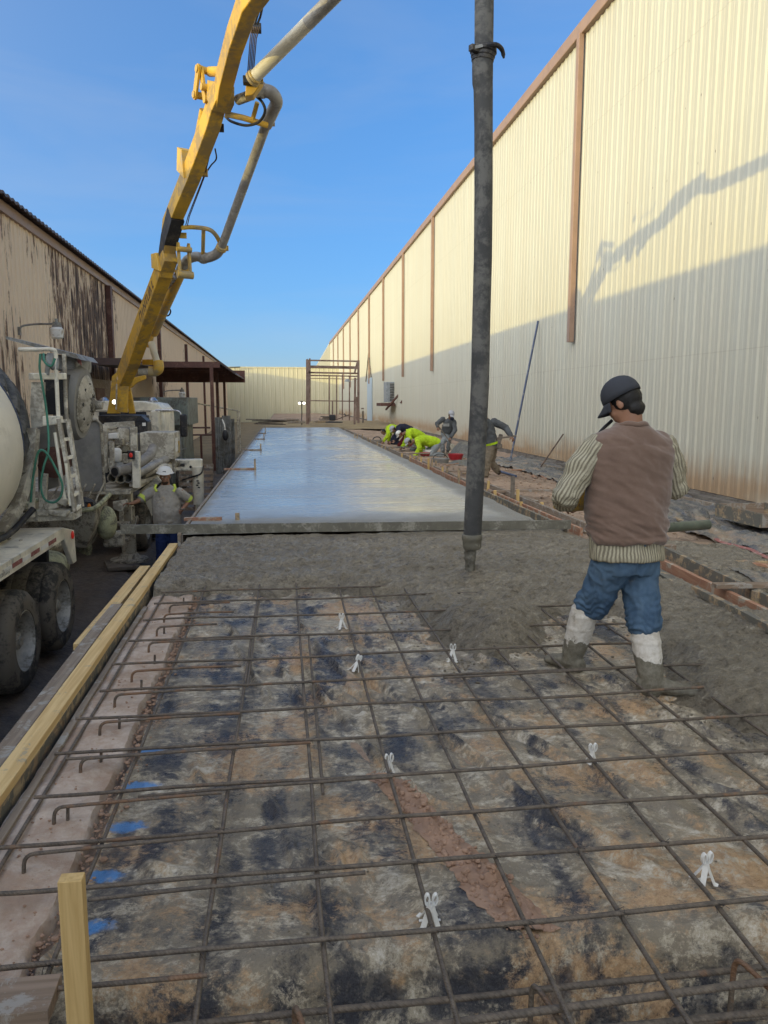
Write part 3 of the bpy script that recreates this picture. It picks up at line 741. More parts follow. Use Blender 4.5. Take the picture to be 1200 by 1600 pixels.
# ---------------------------------------------------------------- old building on the left
LB = thing('old_warehouse', 'long old tan metal building with peeling black-streaked paint on the left', 'building', (-6, 10, -1.4))
def lx(y): return -5.9-0.015*y
LY0, LY1, LZ = -14.0, 108.0, 5.72
m = MB(); pr = []; y = LY0
while y < LY1:
    for dy, dx in ((0, 0), (0.03, 0.03), (0.09, 0.03), (0.12, 0)): pr.append((lx(y)+dx, y+dy))
    y += 0.33
n = len(pr)
m.add([(a, b, -1.6) for a, b in pr]+[(a, b, LZ) for a, b in pr], [(i, i+1, n+i+1, n+i) for i in range(n-1)])
m.build('wall', m_wallL, LB, ang=20, fix=False)
m = MB(); m.prism([(lx(LY0)-.05, LY0, -1.6), (lx(LY1)-.05, LY1, -1.6), (-40, LY1, -1.6), (-40, LY0, -1.6)], (0, 0, LZ+1.59)); m.build('core', m_wallL, LB)
m = MB(); m.prism([(lx(LY0)+.10, LY0, LZ), (lx(LY1)+.10, LY1, LZ), (lx(LY1)-.3, LY1, LZ), (lx(LY0)-.3, LY0, LZ)], (0, 0, 0.24)); m.build('eave_gutter', m_trim, LB)
m = MB(); yy = LY0; tp = []
while yy < LY1:                                              # corrugated edge of the roof
    a = yy/0.33*2*math.pi; tp.append((lx(yy)+0.30, yy, LZ+0.30+0.022*math.sin(a))); yy += 0.066
n = len(tp)
m.add(tp+[(p[0]-6, p[1], p[2]+0.35) for p in tp]+[(p[0], p[1], p[2]-0.06) for p in tp],
      [(i, i+1, n+i+1, n+i) for i in range(n-1)]+[(i, i+1, 2*n+i+1, 2*n+i) for i in range(n-1)])
m.build('roof', m_brownroof, LB, ang=60, fix=False)
for y in (30.0, 42.7, 56.0, 70.0):
    m = MB(); x = lx(y)+0.11; m.bb(x-.09, x+.09, y-.14, y+.14, -1.4 if y > 35 else 2.3, LZ-.002 if y < 40 else LZ-0.25); m.build('downspout', m_brownsteel, LB)
def wall_lamp(px, py, Y, s, label):
    c = AY(px, py, Y); c.x = lx(Y)
    t = thing('wall_lamp', label, 'lamp', c, group='lamps on brackets on the old tan building')
    m = MB(); m.tube(catmull([(c.x+.03, Y, c.z-.15*s), (c.x+.10*s, Y, c.z+.03*s), (c.x+.45*s, Y, c.z+.10*s), (c.x+1.0*s, Y, c.z+.12*s)], 5), .03*s, 8); m.box((c.x+.03, Y, c.z-.1*s), (.05, .1*s, .24*s)); m.build('bracket', m_greysteel, t)
    m = MB(); m.cyl((c.x+1.1*s, Y, c.z+.02*s), (c.x+1.1*s, Y, c.z+.17*s), .14*s, 14, .11*s); m.cyl((c.x+1.1*s, Y, c.z+.17*s), (c.x+1.1*s, Y, c.z+.27*s), .05*s, 10); m.build('housing', m_greysteel, t)
    m = MB(); m.lathe((c.x+1.1*s, Y, c.z+.02*s), (0, 0, -1), [(0, .14*s), (.06*s, .20*s), (.30*s, .17*s), (.34*s, .12*s)], 16); m.build('lamp_shade', m_white, t)
wall_lamp(40, 512, 19.6, 0.8, 'grey street-style lamp on a bent bracket on the peeling wall above the mixer drum')
wall_lamp(286, 613, 44, 0.95, 'small lamp on a bracket on the tan wall between the canopy posts')
m = MB(); c = AY(157, 600, 29); c.x = lx(29)+.04; m.bb(c.x, c.x+.03, 25.6, 29.6, .6, 2.3); o = m.build('boarded_opening', m_woodoldx, LB)
m = MB(); m.bb(lx(29)+.07, lx(29)+.09, 27.3, 28.6, .9, 2.0); m.build('rusty_patch', m_brownsteel, LB)

# small aerial on the far roof
t = thing('roof_aerial', 'small T-shaped aerial standing on the far roof above the canopy', 'aerial', (-6.8, 108, 6))
m = MB(); c = AY(367, 574, 110); m.cyl((c.x, 110, 5.9), (c.x, 110, c.z), .05, 6); m.beam((c.x-.75, 110, c.z), (c.x+.75, 110, c.z+.05), .1, .12); m.build('mast', m_black, t)
# ================================================================ rebar, chairs, timber
rr = random.Random(11)
mat_t = thing('rebar_mat', 'grid of rusty tied rebar spread over the black sheeting, half buried in fresh concrete', 'rebar grid', (0.8, 4.5, -0.14))
TY = [2.10, 2.46, 2.75, 3.11, 3.48, 3.86, 4.27, 4.71, 5.18, 5.67, 6.15, 6.52, 6.85, 7.22]
TX = [-1.0, -0.70, -0.26, 0.10, 0.43, 0.73, 1.04, 1.36, 1.68, 2.00, 2.33, 2.68, 3.0]
def sagged(a, b, r, amp, seed, n=26):
    a = Vector(a); b = Vector(b); out = []
    for i in range(n+1):
        t = i/n; p = a.lerp(b, t); p.z += amp*fbm(p.x*0.9, p.y*0.9, seed, 2); p.x += amp*.6*fbm(p.y*.7, seed, 4, 2); p.y += amp*.8*fbm(p.x*.7, seed, 2, 2); out.append(p)
    return out
for i, y in enumerate(TY):
    x0 = -1.05+rr.uniform(-.02, .02); x1 = 3.30 if y < 5.4 else (2.6 if y < 6.3 else 2.2)
    m = MB(); m.tube(sagged((x0, y+rr.uniform(-.012, .012), -0.050), (x1, y+rr.uniform(-.02, .02), -0.052), 0, 0.014, i), 0.0082, 8)
    m.build('crossbar', [m_rebar, m_rebardirty, m_rebar][i % 3], mat_t, ang=50)
for i, x in enumerate(TX):
    y0 = 1.35 if x > -0.8 else 2.35; y1 = 7.4; z = -0.066
    P = sagged((x+rr.uniform(-.01, .01), 2.2 if x > -.8 else y0, z), (x+rr.uniform(-.03, .03), y1, z), 0, 0.014, 40+i)
    if x > -0.8: P = [Vector((x+rr.uniform(-.02, .02), 1.25, -0.105)), Vector((x, 1.7, -0.085))] + P
    if x < -0.8: P = [Vector((p.x-.02, p.y, p.z-.025)) for p in P]
    m = MB(); m.tube(P, 0.0082, 8); m.build('lengthwise_bar', m_rebardirty if i % 2 else m_rebar, mat_t, ang=50)
# lap splices lying beside their neighbours
for (x0, x1, y, z) in ((-.62, .44, 3.055, -.050), (-.66, .25, 2.40, -.052), (-1.0, -.25, 3.43, -.044), (.9, 2.6, 4.22, -.05)):
    m = MB(); m.tube(sagged((x0, y, z), (x1, y+.03, z), 0, 0.012, x0*9), 0.0074, 8); m.build('lap_bar', m_rebardirty, mat_t, ang=50)
for (x, y0, y1) in ((.135, 3.0, 5.2), (-.235, 4.3, 6.2)):
    m = MB(); m.tube(sagged((x, y0, -.066), (x+.015, y1, -.066), 0, .01, y0), 0.0074, 8); m.build('lap_bar', m_rebardirty, mat_t, ang=50)
# hooked dowels cast along the ledge
for y, xe in ((6.05, -.45), (5.78, -.40), (5.45, -.5), (5.09, -.23), (4.54, -.28), (4.17, -.27), (3.80, -.25), (3.40, .1), (2.98, -.28), (2.66, -.27), (1.97, -.24)):
    xc = -0.925+rr.uniform(-.02, .01); z = -0.040; r = 0.035
    if y < 2.2: xc = -.62-.5
    P = [Vector((xc-.004, y-.004, -0.135)), Vector((xc, y, z-r))]+[Vector((xc+r-r*math.cos(a), y+.004, z-r+r*math.sin(a))) for a in (.4, .8, 1.2)]+[Vector((xc+r, y+.005, z)), Vector(((xc+xe)/2, y+.02, z+.002)), Vector((xe, y+.03+rr.uniform(-.01, .02), z-.004))]
    m = MB(); m.tube(P, 0.0076, 8); m.build('hooked_dowel', m_rebarrust if rr.random() < .6 or y < 2.3 else m_rebar, mat_t, ang=50)
# short vertical stubs in the ledge
for y in (6.3, 5.5, 4.85, 4.4, 3.86, 3.5, 3.0):
    m = MB(); x = -0.86+rr.uniform(-.03, .02); m.tube([(x, y, -.13), (x+.006, y, -.045)], .007, 8); m.build('short_dowel', m_rebardirty, mat_t)
# tie wire at the crossings, one object
m = MB()
for y in TY[:10]:
    for x in TX[1:11]:
        if rr.random() < .5 or y < 4:
            c = Vector((x, y, -.058)); a = rr.uniform(0, 6)
            m.tube([c+Vector((-.012, -.010, -.012)), c+Vector((-.010, .010, .010)), c+Vector((.010, -.008, .012)), c+Vector((.012, .010, -.010))], .0011, 4)
            m.tube([c+Vector((0, 0, .008)), c+Vector((.02*math.cos(a), .02*math.sin(a), .018)), c+Vector((.03*math.cos(a+.6), .03*math.sin(a+.6), .004))], .0010, 4)
o = m.build('tie_wires', m_black, mat_t); o['kind'] = 'stuff'

# the heavy cage in the footing trench
cg = thing('footing_cage', 'cage of thick ribbed rebar in the trench along the bottom of the picture', 'rebar cage', (0.8, 1.85, -0.3))
for (p, q, z, r, x0) in (((430, 1588), (1200, 1508), -.20, .0100, -.62), ((800, 1590), (1200, 1535), -.105, .0108, -.5), ((1000, 1599), (1200, 1581), -.19, .0100, -.5), ((400, 1660), (1200, 1590), -.36, .0098, -.6)):
    a = AZ(*p, z); c = AZ(*q, z); d = (c-a)/(c.x-a.x); a = a+d*(x0-a.x); c = c+d*(3.0-c.x)
    m = MB(); m.tube(sagged(a, c, 0, .010, z*30, 24), r, 10); m.build('thick_bar', m_rebarfat, cg, ang=50)
for (px, py) in ((460, 1579), (835, 1545), (1155, 1505), (1420, 1480)):
    t = AZ(px, py, -.115); x = t.x; yo = t.y; c = [(x, yo+.03, -.50), (x, yo+.025, -.19), (x+.002, yo+.018, -.13), (x+.006, yo-.002, -.112), (x+.02, yo-.05, -.115), (x+.05, yo-.20, -.13), (x+.06, yo-.34, -.14), (x+.06, yo-.37, -.18), (x+.06, yo-.37, -.45)]
    m = MB(); m.tube(catmull(c, 4), .0085, 8); m.build('stirrup', m_rebarrust, cg, ang=50)

# plastic chairs that hold the grid up
chair_sites = [(0.40, 5.46, .0), (0.41, 4.62, .9), (1.05, 4.66, .2), (0.45, 3.27, -.1), (1.40, 3.24, .1), (1.44, 2.33, -.15), (0.44, 2.235, .1)]
chl = ['white plastic rebar chair farthest back, upright under the grid', 'white plastic rebar chair leaning over at a tilt beside a lengthwise bar',
       'white plastic rebar chair at the foot of the heap of fresh concrete', 'white plastic rebar chair at the top end of the red soil strip',
       'white plastic rebar chair below the near boot of the vested man', 'large white plastic rebar chair at the lower right, near the footing trench', 'large white plastic rebar chair at the bottom centre with two ear loops']
proto = None
def ribbon(m, P, w, t, side):
    side = Vector(side).normalized(); P = [Vector(p) for p in P]; b = len(m.v); k = len(P)
    for i, p in enumerate(P):
        d = (P[min(i+1, k-1)]-P[max(i-1, 0)]).normalized(); nn = d.cross(side).normalized()
        for s1, s2 in ((-1, -1), (1, -1), (1, 1), (-1, 1)): m.v.append(p+side*(w/2*s1)+nn*(t/2*s2))
    for i in range(k-1):
        for j in range(4): m.f.append((b+i*4+j, b+i*4+(j+1) % 4, b+i*4+4+(j+1) % 4, b+i*4+4+j))
    m.f.append((b, b+1, b+2, b+3)); m.f.append((b+4*k-4, b+4*k-3, b+4*k-2, b+4*k-1))
def make_chair(site, label):
    t = thing('rebar_chair', label, 'rebar chair', (0, 0, 0), group='white plastic chairs holding up the rebar grid')
    for k in range(4):
        a = math.pi/4+math.pi/2*k; d = Vector((math.cos(a), math.sin(a), 0)); s = Vector((-math.sin(a), math.cos(a), 0))
        m = MB(); ribbon(m, [d*.004+Vector((0, 0, .082)), d*.014+Vector((0, 0, .05)), d*.036+Vector((0, 0, .004)), d*.048+Vector((0, 0, .001))], .019, .004, s)
        m.build('leg', m_white, t, local=True)
    for sgn in (-1, 1):
        m = MB(); P = [(sgn*(.008+.0055*(1-math.cos(a))), 0, .086+.017*(1-math.cos(a))*.9) for a in [0]]
        P = [Vector((sgn*(.0125-.0075*math.cos(a)+.05*(.019*math.sin(a))), 0.0, .100+.021*math.sin(a))) for a in [math.radians(q) for q in range(-200, 161, 30)]]
        ribbon(m, P, .013, .0045, (0, 1, 0)); m.build('ear_loop', m_white, t, local=True)
    m = MB(); ribbon(m, [(-.035, 0, .012), (0, .0, .016), (.035, 0, .012)], .008, .0025, (0, 1, 0)); m.build('saddle', m_white, t, local=True)
    return t
for i, ((x, y, tl), lb) in enumerate(zip(chair_sites, chl)):
    if proto is None: proto = make_chair(None, lb); c = proto
    else: c = copy_tree(proto)
    c['label'] = lb; c.location = (x, y, sheet_z(x, y)+.003); c.rotation_euler = (0.05*i-.1, tl*0.55 if i == 1 else tl*.2, [.2, .5, -.2, .25, .1, .15, -.05][i]); c.scale = (.92,)*3 if i < 5 else (1.0,)*3

# ---------------------------------------------------------------- form timber on the left
def plank(name, label, cat, a, b, w, h, mat, up=(0, 0, 1), group=None, bev=.002):
    a = Vector(a); b = Vector(b); m = MB(); k = max(1, int((b-a).length/0.35)); pts = [a.lerp(b, i/k) for i in range(k+1)]
    d = (b-a).normalized(); u = Vector(up).cross(d).normalized(); v = d.cross(u); base = 0
    for i, p in enumerate(pts):
        q = p + u*(.003*fbm(p.x, p.y, 3)) + v*(.003*fbm(p.y, p.x, 5))
        for s1, s2 in ((-1, -1), (1, -1), (1, 1), (-1, 1)): m.v.append(q+u*(w/2*s1)+v*(h/2*s2))
    for i in range(k):
        for j in range(4): m.f.append((i*4+j, i*4+(j+1) % 4, i*4+4+(j+1) % 4, i*4+4+j))
    m.f.append((0, 1, 2, 3)); m.f.append((4*k, 4*k+1, 4*k+2, 4*k+3))
    o = m.build(name, mat, ang=25, bevel=bev); return tag(o, label, cat, group) if label else o
plank('form_plank', 'long fresh yellow plank capping the left formwork, running away from the camera', 'plank', (-1.165, 1.0, -.016), (-1.222, 8.55, -.016), .088, .040, m_woodnew)
plank('form_board', 'cement-stained upright board directly under the yellow plank on the left', 'board', (-1.145, 1.0, -.118), (-1.196, 8.5, -.118), .026, .160, m_woodcem)
plank('form_strip', 'thin grey strip lying on the ledge beside the left formwork', 'wood strip', (-1.085, 2.3, -.088), (-1.125, 6.2, -.088), .035, .016, m_woodold)
plank('weathered_plank', 'grey weathered plank along the outer side of the yellow plank', 'plank', (-1.265, 1.0, -.050), (-1.322, 6.1, -.050), .085, .05, m_woodold)
plank('outer_board', 'short plank with a fresh edge outside the formwork, above the muddy alley', 'plank', (-1.375, 5.2, -.085), (-1.385, 7.7, -.085), .10, .045, m_woodnew)
plank('edge_form_board', 'long thin form board along the left edge of the finished slab', 'board', (-1.235, 9.1, -.06), (-1.245, 46, -.06), .038, .15, m_woodold)
# the stake and blocking at the bottom left
c = AY(112, 1370, 1.86); w = .058
plank('wooden_stake', 'fresh yellow wooden stake standing upright at the lower left corner', 'stake', (c.x-.006, 1.88, -.9), (c.x, 1.86, c.z), w, .038, m_woodpost, up=(0, 1, 0))
a = AZ(95, 1522, -.02); b = AZ(98, 1578, -.02)
plank('form_end_board', 'wide timber board end at the bottom left corner, butting the stake', 'board', (-1.45, (a.y+b.y)/2, -.045), (a.x+.0, (a.y+b.y)/2+.01, -.045), .135, .042, m_woodoldx)
plank('lower_board', 'yellowish board below the wide board at the bottom left corner', 'board', (-1.45, 1.66, -.115), (a.x-.01, 1.67, -.115), .14, .038, m_woodnewx)
m = MB(); P = [(-.83, 2.0, -.04), (-.86, 1.93, -.02), (-.83, 1.88, -.022), (-.88, 1.84, -.02), (-.85, 1.80, -.02), (-.885, 1.73, -.022), (-.90, 1.715, -.07)]
m.tube(catmull(P, 5), .0016, 5); m.tube(catmull([(-.84, 1.90, -.02), (-.80, 1.93, .004), (-.79, 1.97, -.03)], 4), .0016, 5)
tag(m.build('wire_tie', m_black), 'loop of thin dark wire trailing over the board at the bottom left', 'wire')

# ---------------------------------------------------------------- screed board
t = thing('screed_board', 'long straight cement-coated screed board lying across the fresh slab', 'screed board', (0.8, 9.08, 0))
m = MB(); a = Vector((-1.92, 9.26, .062)); b = Vector((3.47, 8.93, .062)); K = 60; d = (b-a).normalized(); u = Vector((0, 0, 1)).cross(d)
for i in range(K+1):
    p = a.lerp(b, i/K)
    for s1, z in ((-.022, -.060), (.022, -.060), (.022, .046+.004*fbm(i*.9, 3)), (-.022, .048+.004*fbm(i*.7, 1))): m.v.append(p+u*(s1+.003*fbm(i*.8, z*30))+Vector((0, 0, z)))
for i in range(K):
    for j in range(4): m.f.append((i*4+j, i*4+(j+1) % 4, i*4+4+(j+1) % 4, i*4+4+j))
m.f.append((0, 1, 2, 3)); m.f.append((4*K, 4*K+1, 4*K+2, 4*K+3))
m.build('board', m_wetcem, t, ang=30)

# ---------------------------------------------------------------- small timbers on the slab's left edge
for i, (x0, x1, y, lb) in enumerate(((350, 400, 733, 'second-nearest kicker board lying across the left slab edge, with a stake'), (378, 409, 703, 'third kicker board back on the left slab edge, small'), (398, 414, 686, 'fourth kicker board back on the left slab edge, tiny'), (405, 416, 677, 'farthest kicker board on the left slab edge, tiny'))):
    a = AZ(x0, y, .02); b = AZ(x1, y, .02); t = thing('kicker_board', lb, 'board', a, group='kicker boards on the left slab edge')
    m = MB(); m.beam(a, (b.x, a.y, .02), .09, .038); m.build('plank', m_woodoldx if i else m_woodred, t)
    c = AZ(x1-2, y+1, .02); h = AY(x1-2, y-(15 if i == 0 else 9), c.y).z; m = MB(); m.bb(c.x-.02, c.x+.02, a.y-.07, a.y-.03, -.03, h); m.build('stake', m_woodstake, t)
t = thing('kicker_board', 'nearest reddish kicker board just beyond the screed on the left slab edge', 'board', AZ(288, 809, .02), group='kicker boards on the left slab edge')
a = AZ(288, 811, .02); b = AZ(346, 811, .02); m = MB(); m.beam(a, (b.x, a.y-.02, .02), .075, .04); m.build('plank', m_woodred, t)
c = AZ(371, 811, .01); m = MB(); m.bb(c.x-.028, c.x+.028, c.y-.02, c.y+.02, -.05, .09); m.build('stake', m_woodstake, t)

# ---------------------------------------------------------------- right formwork near the man
def onz(x, y, z): return AZ(x, y, z)
plank('form_board', 'outermost of the long form boards on the right, behind the crosspiece', 'board', (3.98, 7.55, -.03), (3.70, 4.3, -.03), .042, .11, m_woodcem)
plank('form_board', 'middle long form board on the right, crusted with pale cement', 'board', (3.72, 7.6, -.05), (3.52, 4.2, -.05), .042, .11, m_woodred)
plank('form_board', 'low grey board between the middle form board and the fresh concrete', 'board', (3.60, 7.1, -.09), (3.44, 4.2, -.09), .06, .05, m_woodcem)
plank('form_board', 'short cement-caked board end sticking out behind the man in the vest', 'board', (3.52, 7.35, -.05), (3.40, 6.15, -.05), .05, .05, m_woodcem)
plank('loose_board', 'loose cement-caked yellow board lying on the fresh concrete at the right', 'board', (3.37, 5.86, .0), (3.26, 4.35, .01), .05, .06, m_woodcem)
plank('crosspiece', 'short crosspiece nailed over the right form boards', 'board', (3.50, 5.78, .045), (4.45, 5.70, .045), .085, .035, m_woodoldx)
plank('crosspiece_block', 'small pale block standing under the crosspiece on the right', 'block', (3.78, 5.64, -.12), (3.78, 5.64, .025), .04, .06, m_woodstake, up=(0, 1, 0))
plank('end_block', 'grey wooden block joining the far ends of the near right form boards', 'block', (3.55, 7.62, .01), (4.12, 7.60, .01), .09, .05, m_woodoldx)
# form boards beyond the screed, along the slab's right edge
def fx(y): return 3.42 + 0.015*(y-9)*0 + 0.02*math.sin(y*.4)
for (y0, y1, dx, z, w, h, mt, lb) in ((9.0, 13.6, .03, -.03, .04, .10, m_woodcem, 'innermost form board along the right slab edge beyond the screed'),
        (8.9, 13.2, .19, -.04, .04, .10, m_woodred, 'second form board out from the slab edge beyond the screed, reddish'),
        (9.3, 14.4, .42, -.05, .045, .12, m_woodold, 'third form board out from the slab edge beyond the screed, grey'),
        (13.7, 21.0, .04, -.04, .04, .10, m_woodred, 'form board along the slab edge just behind the hanging hose'),
        (14.6, 22.0, .30, -.09, .05, .09, m_woodold, 'grey board lying outside the stakes behind the hanging hose'),
        (21.2, 32.0, .05, -.04, .04, .11, m_woodold, 'form board along the slab edge in front of the crouching workers'),
        (32.2, 44.0, .06, -.04, .04, .11, m_woodold, 'far form board along the slab edge beyond the crouching workers')):
    plank('form_board', lb, 'board', (fx(y0)+dx, y0, z), (fx(y1)+dx, y1, z), w, h, mt)
for (y, x0, x1, z) in ((12.9, 3.5, 4.7, 0.0), (17.2, 3.45, 4.3, -.04), (23.0, 3.45, 4.4, -.02), (26.5, 3.5, 4.6, -.03)):
    plank('cross_brace', {12.9: 'dark crosspiece bridging the form boards right of the hose', 17.2: 'crosspiece between the stakes left of the hose', 23.0: 'crosspiece at the knees of the front crouching worker', 26.5: 'crosspiece farther back beside the crouching workers'}[y], 'board', (x0, y, z), (x1, y+.05, z), .09, .035, m_woodoldx)
stk = [(554, 677, 688, 2), (558, 678, 689, 2), (566, 678, 689, 2), (575, 683, 691, 2), (579, 686, 694, 2), (590, 690, 698, 2), (597, 695, 703, 2), (602, 697, 705, 2), (608, 698, 706, 2), (613, 698, 707, 2),
       (620, 702, 710, 2), (628, 708, 717, 1), (641, 712, 721, 1), (647, 714, 721, 1), (653, 713, 725, 2), (658, 714, 725, 1), (669, 716, 737, 1), (675, 718, 737, 2), (681, 720, 729, 2),
       (691, 729, 742, 1), (698, 729, 742, 2), (717, 732, 759, 2), (763, 751, 771, 1), (773, 766, 781, 1), (801, 744, 789, 0), (809, 765, 791, 1), (815, 784, 798, 1), (847, 785, 798, 1)]
stk.sort(key=lambda q: -q[2])
for i, (x, yt, yb, k) in enumerate(stk):
    b = AZ(x, yb, -.10); h = AY(x, yt, b.y).z; w = .045 if k else .06
    nm = {0: 'tall dark stake', 1: 'pale wooden stake', 2: 'grey-brown wooden stake'}[k]
    plank('form_stake', '%s by the right slab edge, %s stake from the screed' % (nm, ORD[i] if i < 20 else 'twenty-'+ORD[i-20]) , 'stake',
          (b.x+rr.uniform(-.02, .02), b.y, -.28), (b.x, b.y+rr.uniform(-.03, .03), h), w, .035, {0: m_clutter, 1: m_woodpost, 2: m_woodstake}[k], up=(0, 1, 0), group='stakes along the right formwork')

# ---------------------------------------------------------------- along the warehouse wall
def tarp(name, label, f, nu, nv, mat, thick=None):
    m = MB(); v = [f(i/nu, j/nv) for j in range(nv+1) for i in range(nu+1)]
    m.add(v, [(j*(nu+1)+i, j*(nu+1)+i+1, (j+1)*(nu+1)+i+1, (j+1)*(nu+1)+i) for j in range(nv) for i in range(nu)])
    o = m.build(name, mat, ang=180, fix=False)
    s = o.modifiers.new('solid', 'SOLIDIFY'); s.thickness = .003
    return tag(o, label, 'plastic sheet')
def tf(u, v):
    y = 4.6+19.5*v; xl = 5.45+.25*fbm(y*.5, 3)+(.55 if y > 9.2 else 0)*smooth(9.0, 9.9, y)-.35*smooth(7.5, 5.5, y)
    x = xl+(7.72-xl)*u; t = x*.7+y*.7
    z = soil_z(x, y)+.03+.055*abs(fbm(x*2.2+y*.5, y*1.1, 3, 4))+.02*fbm(x*6, y*5, 4)
    e = min(u, 1-u); z += .05*max(0, fbm(y*2.5, 7))*smooth(.12, 0, u)
    return (x+.05*fbm(y*2, 5), y, z)
tarp('ground_sheet', 'grey dusty plastic sheeting crumpled along the foot of the warehouse wall', tf, 50, 330, m_tarp)
def tf2(u, v):
    x = 5.15+1.0*u+.1*fbm(v*3, 2); y = 9.75+1.15*v+.25*u
    z = soil_z(x, y)+.05+.16*max(0, 1-abs(v-.5)*2.2)*(.5+.7*abs(fbm(x*3, y*3, 9)))+.05*fbm(x*5, y*6, 1)
    return (x, y, z)
tarp('bunched_sheet', 'bunched-up dark plastic sheeting behind the green tube', tf2, 40, 40, m_tarp)
def tf3(u, v):
    x = 5.40+.75*u-.2*v; y = 8.0+1.75*v; z = soil_z(x, y)+.04+.11*math.sin(math.pi*u)*(.6+.8*abs(fbm(y*2.4, x*2, 6)))+.05*fbm(x*5, y*6, 1)
    return (x, y, z)
tarp('folded_sheet', 'folded grey sheet edge standing up just right of the green tube', tf3, 30, 50, m_tarp)
def tf4(u, v):
    x = 4.25+.42*u; y = 6.35+.62*v; z = soil_z(x, y)+.05+.05*abs(fbm(x*7, y*5, 8)); return (x+.1*v, y-.3*u, z)
tarp('plastic_scrap', 'black scrap of plastic lying beside the near right form boards', tf4, 20, 20, m_plblack if 'm_plblack' in globals() else m_tarp)
rq = random.Random(77)
for k in range(26):
    y = rq.uniform(5.0, 30); x = rq.uniform(3.9, 5.3) if y < 12 else rq.uniform(4.0, 6.6); a = rq.uniform(-.5, 2.2); L_ = rq.uniform(.15, .7); z = soil_z(x, y)+.03
    plank('scrap_wood', 'scrap of %s timber lying on the soil strip, %s scrap from the camera end' % (['weathered', 'reddish', 'pale', 'cement-caked'][k % 4], 'n'), 'scrap wood', (x, y, z), (x+L_*math.cos(a), y+L_*math.sin(a), z+rq.uniform(-.01, .03)), rq.uniform(.03, .09), .025, (m_woodold, m_woodred, m_woodstake, m_woodcem)[k % 4], group='scraps of wood scattered on the soil strip')
_sc = sorted([o for o in COL.objects if o.name.startswith('scrap_wood')], key=lambda o: o.data.vertices[0].co.y)
for k, o in enumerate(_sc): o['label'] = 'scrap of timber on the soil strip by the wall, %s nearest of the scraps' % ((ORD+['twenty-'+q for q in ORD])[k])
m = MB(); P = [(5.18+.10*fbm(i*.5, 2)+(.62 if 5.4+i*.3 > 9.2 else .2*smooth(7, 9.2, 5.4+i*.3)), 5.4+i*.3, soil_z(5.2, 5.4+i*.3)+.05+.01*fbm(i, 4)) for i in range(17)]
ribbon(m, catmull(P[:13], 3), .05, .004, (1, 0, .3)); tag(m.build('red_tape', m_redpaint), 'faded red tape along the torn edge of the grey sheeting', 'tape')
t = thing('screed_tube', 'round grey-green tube lying on the soil just right of the man in the vest', 'tube', (5, 9.6, -.05))
a = AZ(1010, 826, .01); b = AZ(1110, 820, .01); m = MB(); m.pipe((a.x, a.y, 0.005), (b.x, b.y+.05, 0.005), .062, .052, 22); m.build('tube', m_greenpvc, t)
plank('white_lath', 'short pale lath lying left of the green tube end', 'lath', AZ(1046, 806, -.1), AZ(1068, 815, -.1), .05, .03, m_woodstake)
# timber box and boards on the footing
def tray(px, py, Y, L, W, H, label, mat):
    c = AY(px, py, Y); t = thing('timber_box', label, 'wooden box', c)
    x0, x1, y0, y1 = c.x, c.x+W, c.y-L/2, c.y+L/2
    for q in (x0, x1-.03): m = MB(); m.bb(q, q+.03, y0, y1, c.z, c.z+H); m.build('side_board', mat, t)
    for q in (y0, y1-.03): m = MB(); m.bb(x0+.032, x1-.032, q, q+.03, c.z, c.z+H-.003); m.build('end_board', m_woodoldx, t)
    m = MB(); m.bb(x0+.032, x1-.032, y0+.032, y1-.032, c.z, c.z+.03); m.build('base_board', m_woodoldx, t)
tray(1150, 815, 10.05, 1.1, .8, .19, 'shallow pale timber box lying against the warehouse footing at the right edge', m_woodcem)
plank('timber_block', 'cement-stained timber block on the footing under the leaning rod', 'timber', AY(848, 733, 21.2), AY(892, 737, 18.6), .14, .17, m_woodcem)
o = plank('concrete_rail', 'long grey board lying at the foot of the wall footing', 'board', (7.35, 11.5, -.26), (7.3, 22.0, -.28), .05, .14, m_woodold)
m = MB(); a = AZ(797, 722, -.3); b = Vector((7.93, 23.7, 4.02)); m.tube([a, b], .032, 12); tag(m.build('leaning_pole', m_blue), 'long blue pole leaning against the warehouse wall', 'pole')
m = MB(); a = AZ(843, 732, -.3); m.tube([a, (7.93, 21.2, .62)], .02, 8); tag(m.build('leaning_rod', m_steelrod), 'thin rusty rod leaning low against the warehouse wall', 'rod')
m = MB(); a = AZ(770, 733, -.15); b = AZ(806, 744, -.15); m.tube([a, b], .03, 8); tag(m.build('loose_pipe', m_blue), 'bluish grey pipe lying on the sheeting beside the walking worker', 'pipe')

# ---------------------------------------------------------------- hanging hose and the stream
t = thing('delivery_hose', 'thick dirty rubber hose hanging down over the fresh concrete', 'hose', (1.85, 6.9, .15))
HP = [AY(757, -60, 6.9), AY(756.5, 20, 6.9), AY(756, 70, 6.9)]
m = MB(); m.tube([(1.93, 7.0, 6.35)]+[HP[0], HP[1], AY(756, 78, 6.9)], [.085, .081, .081, .080], 24); m.build('upper_hose', m_hose, t)
ys_ = [92, 110, 130, 140, 200, 300, 400, 500, 600, 700, 780, 838]; xs_ = [754, 754, 754, 755, 755.5, 755.5, 754.5, 752, 750, 745, 741, 738]
m = MB(); P = [AY(x, y, 6.9) for x, y in zip(xs_, ys_)]; m.tube(P, [.089, .090, .088, .083, .080, .080, .081, .081, .082, .083, .084, .084], 28); m.build('lower_hose', m_hose, t, ang=80)
c = AY(755, 84, 6.9); m = MB(); ax = (P[0]-HP[2]).normalized()
m.lathe(c-ax*.055, ax, [(0, .090), (.012, .112), (.05, .116), (.056, .104), (.085, .104), (.09, .098), (.12, .095)], 28); m.box(c+Vector((-.085, -.075, .0)), (.12, .05, .05), Matrix.Rotation(.5, 3, 'Z')); m.build('coupling', m_black, t, bevel=.004)
